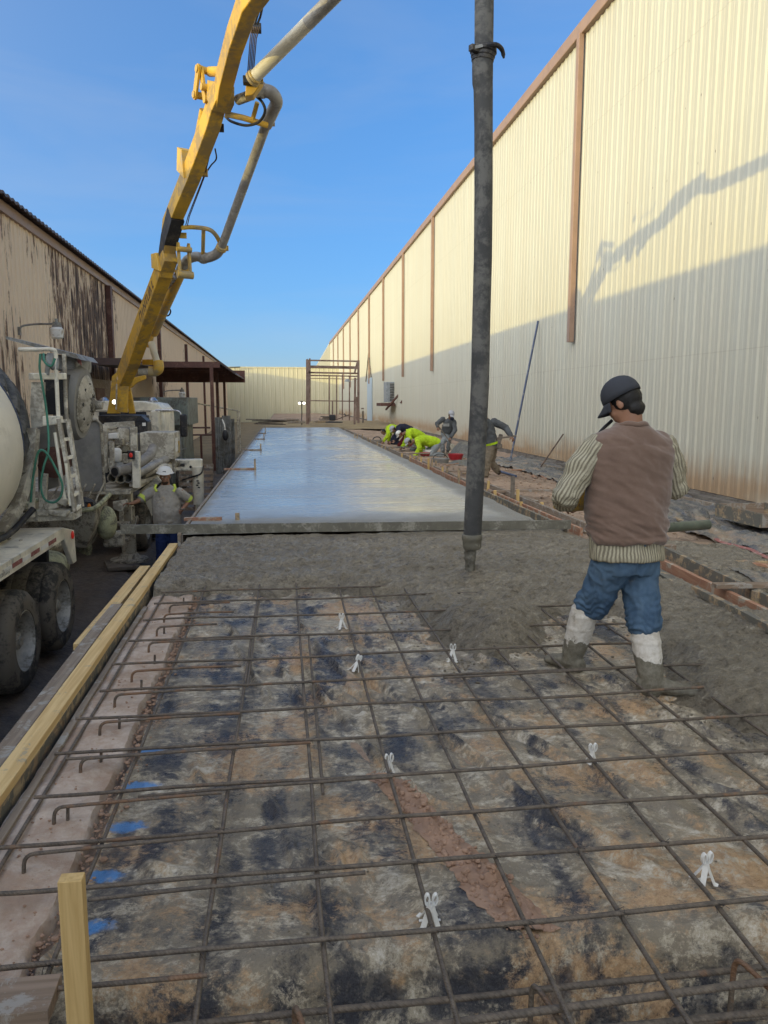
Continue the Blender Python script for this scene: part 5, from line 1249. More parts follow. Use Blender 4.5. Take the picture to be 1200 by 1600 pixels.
m = MB(); m.lathe((a.x, 17.8, -1.36), (0, 0, 1), [(0, .28), (.04, .28), (.1, .12)], 18); m.build('outrigger_foot', m_mudsteel, PT)
m = MB(); m.tube(catmull([AY(318, 728, 17.7), AY(314, 740, 17.6), AY(300, 745, 17.7), AY(285, 750, 17.9)], 5), .02, 6); m.build('outrigger_hose', m_black, PT)
# wheels
def wheel(parent, cx, cy, cz, R_, W, side, local=False, dual=False, bud=False):
    """wheel with its axle along X; side = +1 outer face to +X"""
    m = MB(); w = W/2
    prof = [(-w, R_*.60), (-w*1.0, R_*.72), (-w*1.02, R_*.86), (-w*.86, R_*.965), (-w*.6, R_), (-w*.55, R_*.985), (-w*.5, R_), (-w*.05, R_), (0, R_*.985), (w*.05, R_), (w*.5, R_), (w*.55, R_*.985), (w*.6, R_), (w*.86, R_*.965), (w*1.02, R_*.86), (w, R_*.72), (w, R_*.60), (w*.6, R_*.57), (-w*.6, R_*.57), (-w, R_*.60)]
    m.lathe((cx, cy, cz), (1, 0, 0), [(a, b) for a, b in prof], 40, caps=False); ty = m.build('tyre', m_rubber, parent, ang=50)
    m = MB(); s = side
    pr = [(s*w*.95, R_*.60), (s*w*.98, R_*.575), (s*w*.85, R_*.56), (s*w*.35, R_*.50), (s*w*.10, R_*.45), (s*w*.05, R_*.30), (s*w*.12, R_*.22), (s*w*.5, R_*.18), (s*w*.75, R_*.16), (s*w*.8, R_*.06)]
    m.lathe((cx, cy, cz), (1, 0, 0), pr, 40, caps=False); m.build('rim', m_rim, parent, ang=40)
    m = MB()
    for k in range(10):
        a = 2*math.pi*k/10; y = cy+R_*.255*math.cos(a); z = cz+R_*.255*math.sin(a); m.cyl((cx+s*w*.06, y, z), (cx+s*w*.32, y, z), .016, 6)
    m.build('wheel_nuts', m_mudsteel, parent)
    m = MB(); m.cyl((cx+s*w*.75, cy, cz), (cx+s*w*.84, cy, cz), R_*.10, 14); m.build('hub_cap', m_rim, parent)
wheel(PT, -2.98, 15.6, -.87, .52, .55, 1); wheel(PT, -2.98, 16.95, -.87, .52, .55, 1); wheel(PT, -3.2, 25.0, -.87, .52, .3, 1)

# ================================================================ mixer truck
MT = thing('mixer_truck', 'cream concrete mixer truck backed up to the pump hopper, cut off by the left edge', 'mixer truck', (-4.0, 7.5, -1.4))
ax0 = Vector((-4.05, 3.0, .0)); ax1 = Vector((-3.90, 10.6, 1.52)); axd = (ax1-ax0).normalized()
L = (ax1-ax0).length
prof = [(-.3, .75), (.2, 1.0), (1.2, 1.16), (2.5, 1.2), (5.3, 1.21), (5.75, 1.19), (6.0, 1.10), (6.4, .98), (7.2, .72), (7.6, .60), (7.65, .56)]
m = MB(); m.lathe(ax0, axd, prof, 56); dr = m.build('drum', m_drum, MT, ang=60)
# spiral weld seams and dents are in a thin raised band
m = MB(); 
for k in range(2):
    P = []
    for i in range(60):
        t = 1.2+4.9*i/59; a = 1.9*t+k*math.pi; r = 1.0
        for j in range(len(prof)-1):
            if prof[j][0] <= t <= prof[j+1][0]: r = prof[j][1]+(prof[j+1][1]-prof[j][1])*(t-prof[j][0])/(prof[j+1][0]-prof[j][0])
        u, w = perp(axd); P.append(ax0+axd*t+(u*math.cos(a)+w*math.sin(a))*(r+.002))
    m.tube(P, .010, 5)
m.build('weld_seam', m_drum, dr)
m = MB(); p = AY(2, 756, 8.3); m.box(p+Vector((.0, 0, 0)), (.05, .16, .04)); m.build('red_mark', m_redpaint, dr)
# dark mouth collar at the rear of the drum with folded rubber
u, w = perp(axd); m = MB()
for k in range(26):
    a = 2*math.pi*k/26; a2 = a+.5
    P = [ax0+axd*(6.05+.0*k)+(u*math.cos(a)+w*math.sin(a))*1.05, ax0+axd*6.3+(u*math.cos(a+.15)+w*math.sin(a+.15))*1.02, ax0+axd*6.8+(u*math.cos(a2)+w*math.sin(a2))*.86]
    m.tube(catmull(P, 3), [.07]*3+[.08]*3+[.06], 7)
m.build('drum_collar', m_hose, MT, ang=60)
m = MB(); m.tube([ax0+axd*5.98+(u*math.cos(a)+w*math.sin(a))*1.11 for a in [2*math.pi*i/48 for i in range(48)]], .016, 8, closed=True); m.build('drum_ring', m_blue, MT)
# rear frame
def MY(x, y, Y): return AY(x, y, Y)
def mbar(pts, w, name, mat, Y=None, h=None):
    m = MB()
    for a, b in zip(pts[:-1], pts[1:]): m.beam(a, b, w, h or w)
    return m.build(name, mat, MT, bevel=.006)
def mtube(pts, r, name, mat, n=8): m = MB(); m.tube(pts, r, n); return m.build(name, mat, MT, ang=60)
mtube(catmull([MY(30, 546, 9.6), MY(60, 546, 9.5), MY(82, 546, 9.4), MY(87, 553, 9.4), MY(88, 580, 9.4), MY(90, 630, 9.4), MY(92, 662, 9.4)], 5), .024, 'handrail', m_cream)
mtube([MY(100, 553, 9.6), MY(104, 656, 9.6)], .024, 'handrail', m_creamdirty)
m = MB(); a = MY(48, 588, 9.3); b = MY(101, 588, 9.6); m.beam(a, b, .10, .075); m.build('platform_rail', m_cream, MT, bevel=.01)
m = MB(); m.prism([MY(49, 597, 9.35), MY(69, 597, 9.35), MY(69, 666, 9.35), MY(49, 670, 9.35), MY(47, 640, 9.35)], (0, .05, 0)); m.build('side_plate', m_creamdirty, MT)
m = MB(); m.prism([MY(66, 650, 9.3), MY(94, 650, 9.3), MY(94, 661, 9.3), MY(84, 664, 9.3), MY(66, 666, 9.3)], (0, .12, 0)); m.build('platform_floor', m_cream, MT, bevel=.01)
m = MB(); m.prism([MY(8, 525, 9.9), MY(118, 553, 9.9), MY(126, 562, 9.9), MY(118, 560, 9.9), MY(10, 530, 9.9)], (0, .9, 0)); m.build('top_guard', m_greysteel, MT)
m = MB(); m.prism([MY(60, 552, 10.2), MY(119, 556, 10.2), MY(119, 580, 10.2), MY(80, 578, 10.2), MY(62, 560, 10.2)], (0, .8, 0)); m.build('charge_hopper', m_greysteel, MT, bevel=.02)
m = MB(); m.prism([MY(118, 555, 10.1), MY(126, 562, 10.1), MY(127, 571, 10.1), MY(121, 566, 10.1)], (0, .03, 0)); m.build('reflector', m_redpaint, MT)
m = MB(); m.bb(MY(69, 600, 9.8).x, MY(101, 600, 9.8).x, 9.8, 10.3, MY(69, 648, 9.8).z, MY(69, 584, 9.8).z); m.build('hopper_throat', m_black, MT)
m = MB(); m.prism([MY(58, 666, 9.9), MY(86, 664, 9.9), MY(92, 760, 9.9), MY(60, 770, 9.9)], (0, .3, 0)); m.build('pedestal_rear', m_lid, MT)
# frame members running down to the chassis, steep diagonal from the drum
mbar([MY(52, 670, 9.2), MY(48, 725, 9.1), MY(28, 790, 8.9), MY(2, 835, 8.6)], .12, 'diagonal_frame', m_creamdirty, h=.10)
mbar([MY(70, 740, 9.3), MY(66, 800, 9.3)], .07, 'frame_post', m_creamdirty)
mbar([MY(50, 745, 9.2), MY(50, 808, 9.2)], .06, 'frame_post', m_cream)
mbar([MY(10, 808, 9.3), MY(62, 808, 9.35), MY(116, 806, 9.4)], .10, 'rear_crossmember', m_creamdirty, h=.09)
m = MB(); p = MY(40, 745, 9.0); m.cyl(p, p+Vector((0, .12, 0)), .055, 14); m.build('roller', m_mudsteel, MT)
for i, (x, y, w, h) in enumerate(((82, 788, .16, .10), (70, 800, .14, .08), (92, 800, .22, .07), (100, 782, .12, .08))):
    m = MB(); m.box(MY(x, y, 9.35), (w, .2, h), Matrix.Rotation(.2*i-.2, 3, 'Y')); m.build('chute_pivot', m_creamdirty, MT, bevel=.02)
# ladder
lt = [(MY(92, 655, 9.25), MY(118, 800, 9.1)), (MY(106, 655, 9.35), MY(128, 792, 9.2))]
for a, b in lt: m = MB(); m.beam(a, b, .085, .04, up=(1, 0, 0)); m.build('ladder_rail', m_creamdirty, MT, bevel=.006)
for t in (.02, .22, .42, .62, .82, .97):
    a = lt[0][0].lerp(lt[0][1], t); b = lt[1][0].lerp(lt[1][1], t); m = MB(); m.beam(a, b, .05, .035); m.build('ladder_rung', m_cream, MT)
mtube([MY(86, 676, 9.2), MY(101, 780, 9.1)], .02, 'ladder_handrail', m_cream)
mtube([MY(103, 724, 9.1), MY(110, 790, 9.1)], .018, 'ladder_handrail', m_cream)
m = MB(); m.prism([MY(104, 776, 9.15), MY(128, 768, 9.2), MY(127, 806, 9.2), MY(117, 812, 9.1), MY(115, 800, 9.1)], (0, .03, 0)); m.build('ladder_foot', m_creamdirty, MT)
# lifted booster wheel seen nearly edge on
bw = Matrix.Rotation(math.radians(-62), 3, 'Z') @ Matrix.Rotation(.06, 3, 'X')
c = MY(119, 630, 10.4); axw = (bw @ Vector((0, -1, 0)))
axw = Vector((1.0, -.03, -.10)).normalized()
m = MB(); m.lathe(c-axw*.16, axw, [(0, .30), (0, .42), (.05, .47), (.20, .475), (.26, .44), (.27, .30)], 40); m.build('booster_tyre', m_lid, MT, ang=50)
m = MB(); m.lathe(c+axw*.09, axw, [(0, .36), (.025, .37), (.045, .34), (.05, .30), (.10, .20), (.12, .12), (.0, .11)], 36); m.build('booster_rim', m_rim, MT, ang=40)
uu, ww = perp(axw)
for k in range(8):
    a = 2*math.pi*k/8; q = c+axw*.145+(uu*math.cos(a)+ww*math.sin(a))*.245; m = MB(); m.cyl(q, q+axw*.02, .028, 10); m.build('rim_hole', m_black, MT)
m = MB(); q = c+axw*.15; m.lathe(q, axw, [(0, .10), (.08, .09), (.10, .06), (.18, .05)], 16); m.build('booster_hub', m_mudsteel, MT)
m = MB()
for k in range(10): a = 2*math.pi*k/10; p = q+(uu*math.cos(a)+ww*math.sin(a))*.13; m.cyl(p-axw*.03, p+axw*.07, .012, 6)
m.build('booster_studs', m_mudsteel, MT)
# hoses
for i, P in enumerate(([(63, 553, 9.2), (62, 575, 9.2), (66, 600, 9.2), (73, 645, 9.2), (76, 700, 9.1), (68, 730, 9.0), (64, 760, 9.0), (70, 780, 9.0), (84, 785, 9.0), (95, 775, 9.0), (97, 755, 9.0), (85, 728, 9.0), (76, 712, 9.0)],
        [(76, 712, 9.0), (68, 704, 9.0), (60, 706, 9.0), (55, 725, 9.0), (50, 760, 9.0), (48, 785, 9.0)], [(68, 553, 9.3), (70, 566, 9.2), (80, 572, 9.2), (86, 560, 9.2)])):
    mtube(catmull([MY(*p) for p in P], 6), .013, 'green_hose', m_green, 8)
for k in range(5):
    mtube(catmull([MY(76+k*2, 553, 9.5), MY(74+k*1.5, 562+k, 9.45), MY(80+k*2, 570+k*2, 9.4), MY(90, 560+k, 9.4)], 5), .02, 'coiled_hose', m_greysteel, 8)
for k in range(2): mtube([MY(77-k*3, 570, 9.4), MY(74-k*2, 586, 9.4)], .02, 'hanging_hose', m_greysteel)
mtube(catmull([MY(52, 795, 8.9), MY(40, 808, 8.8), MY(20, 830, 8.6), MY(0, 842, 8.2), MY(-30, 850, 7.8)], 5), .035, 'black_hose', m_black)
m = MB(); m.lathe(MY(85, 722, 9.7), (.2, -1, 0), [(0, .18), (.05, .19), (.06, .10), (.07, .10)], 20); m.build('red_reel', m_brownsteel, MT)
# discharge chute to the hopper
m = MB(); P0 = Vector((-3.5, 9.6, -.12)); P1 = Vector((-3.35, 11.3, -.42)); dd = (P1-P0).normalized(); ss = Vector((0, 0, 1)).cross(dd).normalized(); nn = dd.cross(ss)
K = 10; v = []
for q in range(9):
    p = P0.lerp(P1, q/8)
    for j in range(K+1): a = math.pi*(j/K); v.append(p-ss*(.28*math.cos(a))-nn*(.24*math.sin(a))*-1*-1)
m.add(v, [(q*(K+1)+j, q*(K+1)+j+1, (q+1)*(K+1)+j+1, (q+1)*(K+1)+j) for q in range(8) for j in range(K)])
o = m.build('discharge_chute', m_creamdirty, MT, ang=60); s_ = o.modifiers.new('solid', 'SOLIDIFY'); s_.thickness = .012
m = MB(); m.ball((-3.15, 10.4, -.62), (.30, .45, .22), 16, 10); m.build('chute_bag', m_slime, MT)
# fender deck with flap and markings
m = MB(); m.prism([(-3.20, 3.0, -.0), (-2.60, 3.0, -.0), (-2.60, 9.32, .055), (-3.16, 9.32, .055)], (0, 0, .03)); fd = m.build('fender_deck', m_cream, MT, bevel=.008)
m = MB(); m.prism([(-2.60, 3.0, .028), (-2.60, 9.30, .083), (-2.60, 9.30, -.055), (-2.60, 3.0, -.11)], (.02, 0, 0)); m.build('fender_skirt', m_cream, MT)
m = MB(); m.prism([(-2.578, 9.30, .085), (-2.578, 9.75, -.02), (-2.578, 9.78, -.42), (-2.578, 9.62, -.42), (-2.578, 9.30, -.04)], (-.06, 0, 0)); m.build('fender_flap', m_cream, MT, bevel=.01)
for i, y in enumerate((8.7, 8.1, 7.55)):
    m = MB(); m.prism([(-2.579, y, .02), (-2.579, y+.28, .022), (-2.579, y+.28, -.022), (-2.579, y, -.024)], (.003, 0, 0)); m.build('red_reflector', m_redpaint, MT)
    m = MB(); m.prism([(-2.579, y-.26, .016), (-2.579, y-.02, .018), (-2.579, y-.02, -.024), (-2.579, y-.26, -.026)], (.003, 0, 0)); m.build('white_reflector', m_white, MT)
m = MB(); m.prism([(-2.579, 7.05, .0), (-2.579, 7.15, .0), (-2.579, 7.15, -.04), (-2.579, 7.05, -.04)], (.003, 0, 0)); m.build('red_reflector', m_redpaint, MT)
# faint stencilled letters on the skirt
m = MB()
for i in range(8):
    y = 7.62-.055*i if False else 7.2+.035*i; m.bb(-2.5785, -2.576, y, y+.010, -.045, -.010)
    if i % 2: m.bb(-2.5785, -2.576, y+.012, y+.024, -.014, -.009)
m.build('stencil_text', m_lid, MT)
m = MB(); m.ball((-2.565, 9.62, -.06), (.015, .04, .05), 12, 8); m.build('red_marker_lamp', m_lampred, MT)
m = MB(); m.ball((-2.57, 6.95, -.02), (.015, .03, .04), 12, 8); m.build('orange_marker_lamp', m_lamporange, MT)
for x, y in ((-2.8, 8.5), (-2.95, 8.6)): m = MB(); m.ball((x, y, .082), (.02, .035, .012), 8, 6); m.build('bolt_head', m_mudsteel, MT)
m = MB(); m.bb(-4.6, -3.5, 2.5, 10.2, -.62, -.25); m.build('chassis', m_mudsteel, MT)
m = MB(); m.bb(-3.4, -2.85, 9.5, 9.6, -1.1, -.05); m.build('mud_flap', m_black, MT)
for y in (7.98, 9.35): wheel(MT, -2.93, y, -.87, .53, .58, 1)
m = MB(); m.bb(-5.4, -3.1, 2.0, 6.8, -.5, .3); m.build('subframe', m_mudsteel, MT)

# ================================================================ grey-green container and canopy behind
DT = thing('site_container', 'grey-green steel container with ribs standing behind the pump truck cab', 'container', (-3.9, 27, -1.4))
a = AY(243, 618, 27); b = AY(296, 622, 27)
m = MB(); m.bb(-5.2, b.x, 26.5, 29.5, .75, 1.68); m.build('upper_box', m_dumpster, DT, bevel=.02)
m = MB(); m.bb(-5.0, b.x-.2, 26.8, 29.5, -1.3, .74); bd = m.build('body', m_dumpster, DT, bevel=.02)
for k in range(6):
    m = MB(); m.bb(b.x-1.2+.17*k, b.x-1.14+.17*k, 26.74, 26.8, -1.2, .6); m.build('rib', m_greysteel, DT)
for k in range(4):
    m = MB(); m.bb(b.x-.6+.15*k, b.x-.56+.15*k, 26.44, 26.5, .76, 1.6); m.build('upper_rib', m_dumpster, DT)
m = MB(); m.cyl((b.x-1.0, 26.6, -.35), (b.x-.1, 26.6, -.0), .02, 6); m.build('brace', m_greysteel, DT)
m = MB(); m.bb(b.x-1.55, b.x-1.3, 24.5, 24.9, -.2, 1.35); m.build('exhaust_guard', m_greysteel, DT)

CN = thing('steel_canopy', 'lean-to canopy of dark red-brown steel with flat metal roof on thin posts', 'canopy', (-4, 33, -1.4))
xr = -2.57
m = MB(); m.bb(-6.35, xr, 33, 33.09, 2.93, 3.17); m.build('fascia', m_brownsteel, CN)
m = MB(); m.prism([(-6.4, 33.1, 3.15), (xr, 33.1, 3.15), (xr+.62, 33.1, 2.70), (xr+.62, 33.1, 2.66), (xr, 33.1, 3.10), (-6.4, 33.1, 3.10)], (0, 7.5, 0)); m.build('roof', m_brownroof, CN)
m = MB(); m.beam((xr, 33.05, 3.16), (xr+.64, 33.05, 2.69), .08, .05, up=(0, 1, 0)); m.build('rake_trim', m_brownroof, CN)
for y in (34.5, 36.5, 38.5):
    m = MB(); m.bb(-6.3, xr, y, y+.1, 2.86, 3.09); m.build('purlin', m_brownsteel, CN)
m = MB(); m.bb(-6.3, -6.2+4.3, 40.3, 40.5, 2.5, 3.1); m.build('back_beam', m_brownsteel, CN)
for (px, Y, w) in ((334, 33.0, .14), (342, 36.5, .13), (353, 40.3, .12)):
    c = AY(px, 660, Y); m = MB(); m.bb(c.x-w/2-.03, c.x+w/2-.03, Y-.06, Y+.07, -1.35, 2.93); m.build('post', m_brownsteel, CN)
m = MB(); m.bb(-6.2, -4.63, 24, 24.08, 2.62, 2.82); m.bb(-6.2, -4.63, 24.08, 30, 2.76, 2.80); m.build('lower_roof', m_brownroof, CN)
m = MB(); m.tube([(-5.6, 33.2, .15), (-3.0, 33.2, .15)], .04, 6); m.tube([(-5.6, 33.2, .45), (-3.05, 33.2, .45)], .04, 6); m.tube([(-3.45, 33.2, -1.3), (-3.45, 33.2, .15)], .05, 6); m.build('guard_rail', m_brownsteel, CN)
# upright corrugated sheets leaning on the canopy posts
CS = thing('roofing_sheets', 'grey corrugated metal sheets standing upright against the canopy posts', 'metal sheets', (-2.7, 34, -1.4))
for i, (x0, Y, t0) in enumerate(((335, 31.5, 652), (346, 33.6, 650), (353, 35.6, 655))):
    a = AY(x0, t0, Y); m = MB(); P = []
    for k in range(25): P.append((a.x+.30*k/24*1.2, Y+.03*math.sin(k*1.3), 0))
    n = len(P); m.add([(p[0], p[1], -1.35) for p in P]+[(p[0]+.02, p[1], a.z+.02*math.sin(i)) for p in P], [(j, j+1, n+j+1, n+j) for j in range(n-1)]); m.build('sheet', m_greysteel, CS, ang=60)
m = MB(); P = catmull([AY(347, 655, 31), AY(350, 662, 31), AY(352, 672, 31)], 3); m.tube(P, [.03]*len(P), 8); m.build('strap', m_white, CS)
m = MB(); m.ball(AY(352, 680, 31), (.12, .08, .22), 12, 8); tag(m.build('jacket', m_black), 'dark jacket hanging from the grey sheets by the canopy post', 'jacket')
PL = thing('pallet', 'dark wooden pallet standing on edge behind the outrigger leg', 'pallet', (-2.5, 20, -1.4))
for k in range(8):
    a = AY(280, 728+k*9.5, 20.5); b = AY(333, 729+k*9.5, 20.5); m = MB(); m.beam(a, b, .03, .10); m.build('slat', m_woodoldx, PL)
for x in (282, 306, 331): m = MB(); m.beam(AY(x, 725, 20.6), AY(x, 800, 20.6), .08, .06, up=(0, 1, 0)); m.build('runner', m_woodold, PL)
# pipe rail across and post beyond the canopy
t = thing('pipe_rail', 'thin pale pipe rail with two posts in the dry grass beyond the canopy', 'rail', (-4, 45, -1.4))
m = MB(); m.tube([AY(296, 628, 36), AY(371, 642, 44)], .035, 8); m.build('rail', m_creamdirty, t)
for x, Y in ((371, 44), (374, 46)): a = AY(x, 642, Y); m = MB(); m.tube([(a.x, Y, -1.35), a], .045, 8); m.build('post', m_creamdirty, t)
# ================================================================ far end of the slab and things on the wall
FR = thing('metal_gantry', 'open brown steel frame of posts and beams standing beyond the far end of the slab', 'steel frame', (3.3, 52, 0))
def fr(name, a, b, w, mat=None, h=None): m = MB(); m.beam(a, b, w, h or w, up=(0, 1, 0) if abs(Vector(b).z-Vector(a).z) > .5 else (0, 0, 1)); return m.build(name, mat or m_rustlight, FR)
fr('post', AY(480.5, 663, 52), AY(480.5, 562, 52), .20); fr('post', AY(554, 663, 52), AY(555, 590, 52), .13); fr('post', AY(560, 661, 57), AY(560, 563, 57), .16); fr('post', AY(484, 560, 57), AY(484, 660, 57), .12)
for y, Y, w in ((563, 52, .10), (573, 53, .18), (582, 57, .12), (586.5, 60, .10), (591, 64, .06)): fr('beam', AY(480, y, Y), AY(559, y+1.5, Y), w)
fr('beam', AY(481, 626, 52), AY(555, 627, 52), .07); fr('rafter', AY(559, 564, 52), AY(554, 583, 52), .12); fr('rafter', AY(480, 562, 52), AY(482, 580, 57), .10)
for x, y0, y1, Y in ((514.5, 588, 656, 64), (526, 586, 655, 66), (535, 585, 656, 68), (546, 588, 657, 64), (519.5, 627, 652, 56), (557.5, 620, 657, 55)): fr('thin_post', AY(x, y0, Y), AY(x, y1, Y), .10)
m = MB(); p = AY(543, 592, 60); m.lathe(p, (0, 0, -1), [(0, .04), (.1, .22), (.22, .25)], 14); m.build('pendant_lamp', m_acgrey, FR)
# twin work lamps
WL = thing('work_light', 'twin lit work lamps on a thin stand left of the steel frame', 'work light', AY(471, 664, 50))
a = AY(471.5, 664, 50); b = AY(471.5, 627, 50); m = MB(); m.cyl(a, b, .03, 8); m.beam(b+Vector((-.2, 0, 0)), b+Vector((.2, 0, 0)), .04, .04); m.build('stand', m_black, WL)
for x in (468, 475):
    p = AY(x, 630, 49.9); m = MB(); m.box(p+Vector((0, .06, 0)), (.18, .1, .16)); l = m.build('lamp_housing', m_black, WL); m = MB(); m.ball(p, (.09, .03, .08), 12, 8); m.build('lamp_glass', m_lamp, l)
# clutter along the far edge, each piece on its own
rr = random.Random(5)
cl = [('timber_stack', 'low stack of grey timbers left of the work light, far end', 'timber', 384, 464, 655, 664, 49.5, m_clutter), ('pallet', 'pale pallet lying just left of the steel frame', 'pallet', 443, 478, 654, 662, 48, m_woodold),
      ('plywood_sheet', 'thin pale board lying across the frame opening at the far end', 'board', 484, 520, 657, 661, 50, m_woodstake), ('timber_stack', 'dark heap of timber in the middle of the steel frame', 'timber', 497, 528, 650, 660, 53, m_clutter)]
for nm, lb, ct, x0, x1, y0, y1, Y, mt in cl:
    a = AY(x0, y1, Y); b = AY(x1, y0, Y); t = thing(nm, lb, ct, a)
    n = 5
    for k in range(n):
        z0 = a.z+(b.z-a.z)*k/n; o1 = rr.uniform(0, .25)*(b.x-a.x); o2 = rr.uniform(0, .3)*(b.x-a.x)
        m = MB(); m.box(((a.x+o1+b.x-o2)/2, Y+rr.uniform(0, .6), z0+(b.z-a.z)/n/2), (b.x-a.x-o1-o2, .25, (b.z-a.z)/n*.8), Matrix.Rotation(rr.uniform(-.03, .03), 3, 'Y')); m.build('timber', mt, t)
PM = thing('trowel_machine', 'dark power trowel with long slanting handle at the far end of the slab', 'power trowel', AY(518, 663, 48.5))
c = AY(522, 660, 48.5)
m = MB(); m.lathe(c+Vector((0, 0, -.02)), (0, 0, 1), [(0, .55), (.05, .55), (.07, .5), (.08, .2)], 20); m.build('guard_ring', m_black, PM)
m = MB(); m.box(c+Vector((-.1, 0, .3)), (.4, .35, .35)); m.build('engine', m_black, PM, bevel=.05)
m = MB(); m.tube([c+Vector((.1, 0, .15)), AY(545, 648, 48.5)], .03, 6); m.build('handle', m_steelrod, PM)
m = MB(); m.beam(AY(538, 646, 48.5), AY(541, 651, 48.5), .05, .05); m.build('grip', m_black, PM)
# stub wall post beside the door
m = MB(); m.cyl(AY(567, 662, 60), AY(567, 642, 60), .07, 8); m.box(AY(566.5, 638.5, 60), (.2, .1, .1)); tag(m.build('marker_post', m_clutter), 'short dark post with a cap between steel frame and pale door', 'post')
# pale tall door on the wall
DR = thing('wall_door', 'tall pale blue door on the warehouse wall beyond the air conditioner', 'door', (7.93, 71, -.8))
m = MB(); m.bb(7.90, 7.96, 69.2, 73.0, -.75, 3.65); m.build('panel', m_door, DR); m = MB(); m.tube([(7.88, 69.3, 3.7), (7.86, 71.3, 5.9), (7.88, 73.8, 3.4)], .05, 6); m.build('rope', m_clutter, DR)
# air conditioner on its shelf
AC = thing('air_conditioner', 'grey slatted air conditioner on a brown steel shelf on the warehouse wall', 'air conditioner', (7.3, 56, 1.5))
a = AY(602, 629, 56); b = AY(628, 597, 56)
m = MB(); m.bb(a.x, b.x, 55.6, 56.9, a.z+.03, b.z); k_ = m.build('casing', m_acgrey, AC, bevel=.03)
m = MB(); m.bb(a.x+.28, b.x-.06, 55.585, 55.6, a.z+.12, b.z-.08); m.build('grille_back', m_black, AC)
for k in range(11): z = a.z+.16+(b.z-a.z-.3)*k/10; m = MB(); m.bb(a.x+.27, b.x-.05, 55.55, 55.58, z, z+.06); m.build('louvre', m_greysteel, AC)
a = AY(594, 636, 55); b = AY(648, 630, 55); m = MB(); m.bb(a.x, 7.9, 54.6, 57.2, b.z-.20, b.z+.02); m.build('shelf', m_brownsteel, AC)
m = MB(); m.beam(AY(603, 640, 55), AY(633, 605, 53), .10, .10); m.build('shelf_strut', m_brownsteel, AC)
m = MB(); m.beam(AY(626, 630, 52), AY(641, 606, 52), .16, .10); m.build('shelf_strut', m_brownsteel, AC)
m = MB(); m.tube(catmull([AY(636, 636, 52), AY(638, 648, 52), AY(641, 655, 52), AY(637, 664, 52), AY(634, 672, 52)], 5), .035, 6); m.build('cable', m_black, AC)
# wheelbarrow-like red tub and buckets by the workers
def tub(px, py, Y, r, h, mat, nm, lb, ct='bucket', r0=.8):
    c = AY(px, py, Y); t = thing(nm, lb, ct, c)
    m = MB(); m.lathe(c, (0, 0, 1), [(0, .02), (0, r*r0), (h, r), (h, r*.93), (h*.12, r*r0*.9), (h*.12, .02)], 22, caps=False); m.build('shell', mat, t, ang=40); return t, c
t, c = tub(712, 718, 22.5, .24, .17, m_red, 'red_tub', 'red plastic tub lying by the wall left of the hose', 'tub', .75)
t, c = tub(688, 724, 21.0, .26, .14, m_lid, 'mortar_pan', 'grey mortar pan beside the stakes behind the front crouching worker', 'pan', .8)
m = MB(); m.tube(arc(c+Vector((0, 0, .14)), .2, 0, math.pi, (1, 0, 0), (0, .2, .6), 10), .012, 6); m.build('handle', m_black, t)
t, c = tub(671, 713, 24.0, .22, .22, m_white, 'white_bucket', 'white bucket at the heels of the front crouching worker', 'bucket', .85)
t, c = tub(664, 712, 23.2, .17, .10, m_red, 'red_pan', 'small red pan in front of the white bucket', 'pan', .8)
# mound of concrete by the standing worker
m = MB()
def mound(cx, cy, rx, ry, h, n=44):
    b = len(m.v)
    for j in range(n+1):
        for i in range(n+1):
            u = -1+2*i/n; v = -1+2*j/n; d = max(0, 1-math.hypot(u, v)); x = cx+u*rx; y = cy+v*ry
            m.v.append(Vector((x, y, soil_z(x, y)-.04+h*smooth(0, .6, d)+.07*fbm(x*2, y*2, 3)*smooth(0, .4, d))))
    for j in range(n):
        for i in range(n): a = b+j*(n+1)+i; m.f.append((a, a+1, a+n+2, a+n+1))
mound(6.1, 24.4, .9, 1.3, .48); mound(5.0, 20.6, .7, 1.2, .12)
tag(m.build('concrete_mounds', m_pourcem, ang=180, fix=False), kind='structure')
plank('bull_float', 'long float board lying on the slab edge before the far crouching workers', 'float', AZ(571, 700, -.02)+Vector((.8, 0, .0)), AZ(571, 700, -.02)+Vector((1.9, 0, .03)), .25, .04, m_clutter)
t = thing('tool_box', 'dark tool bag with a hoop handle on the ground left of the crouching workers', 'tool bag', AY(588, 695, 30.5))
c = AY(589, 693, 30.5); m = MB(); m.box(c, (.55, .3, .30)); m.build('bag', m_clutter, t, bevel=.06); m = MB(); m.tube(arc(c+Vector((0, 0, .15)), .16, 0, math.pi, (1, 0, 0), (0, 0, .7), 10), .022, 6); m.build('handle', m_black, t)
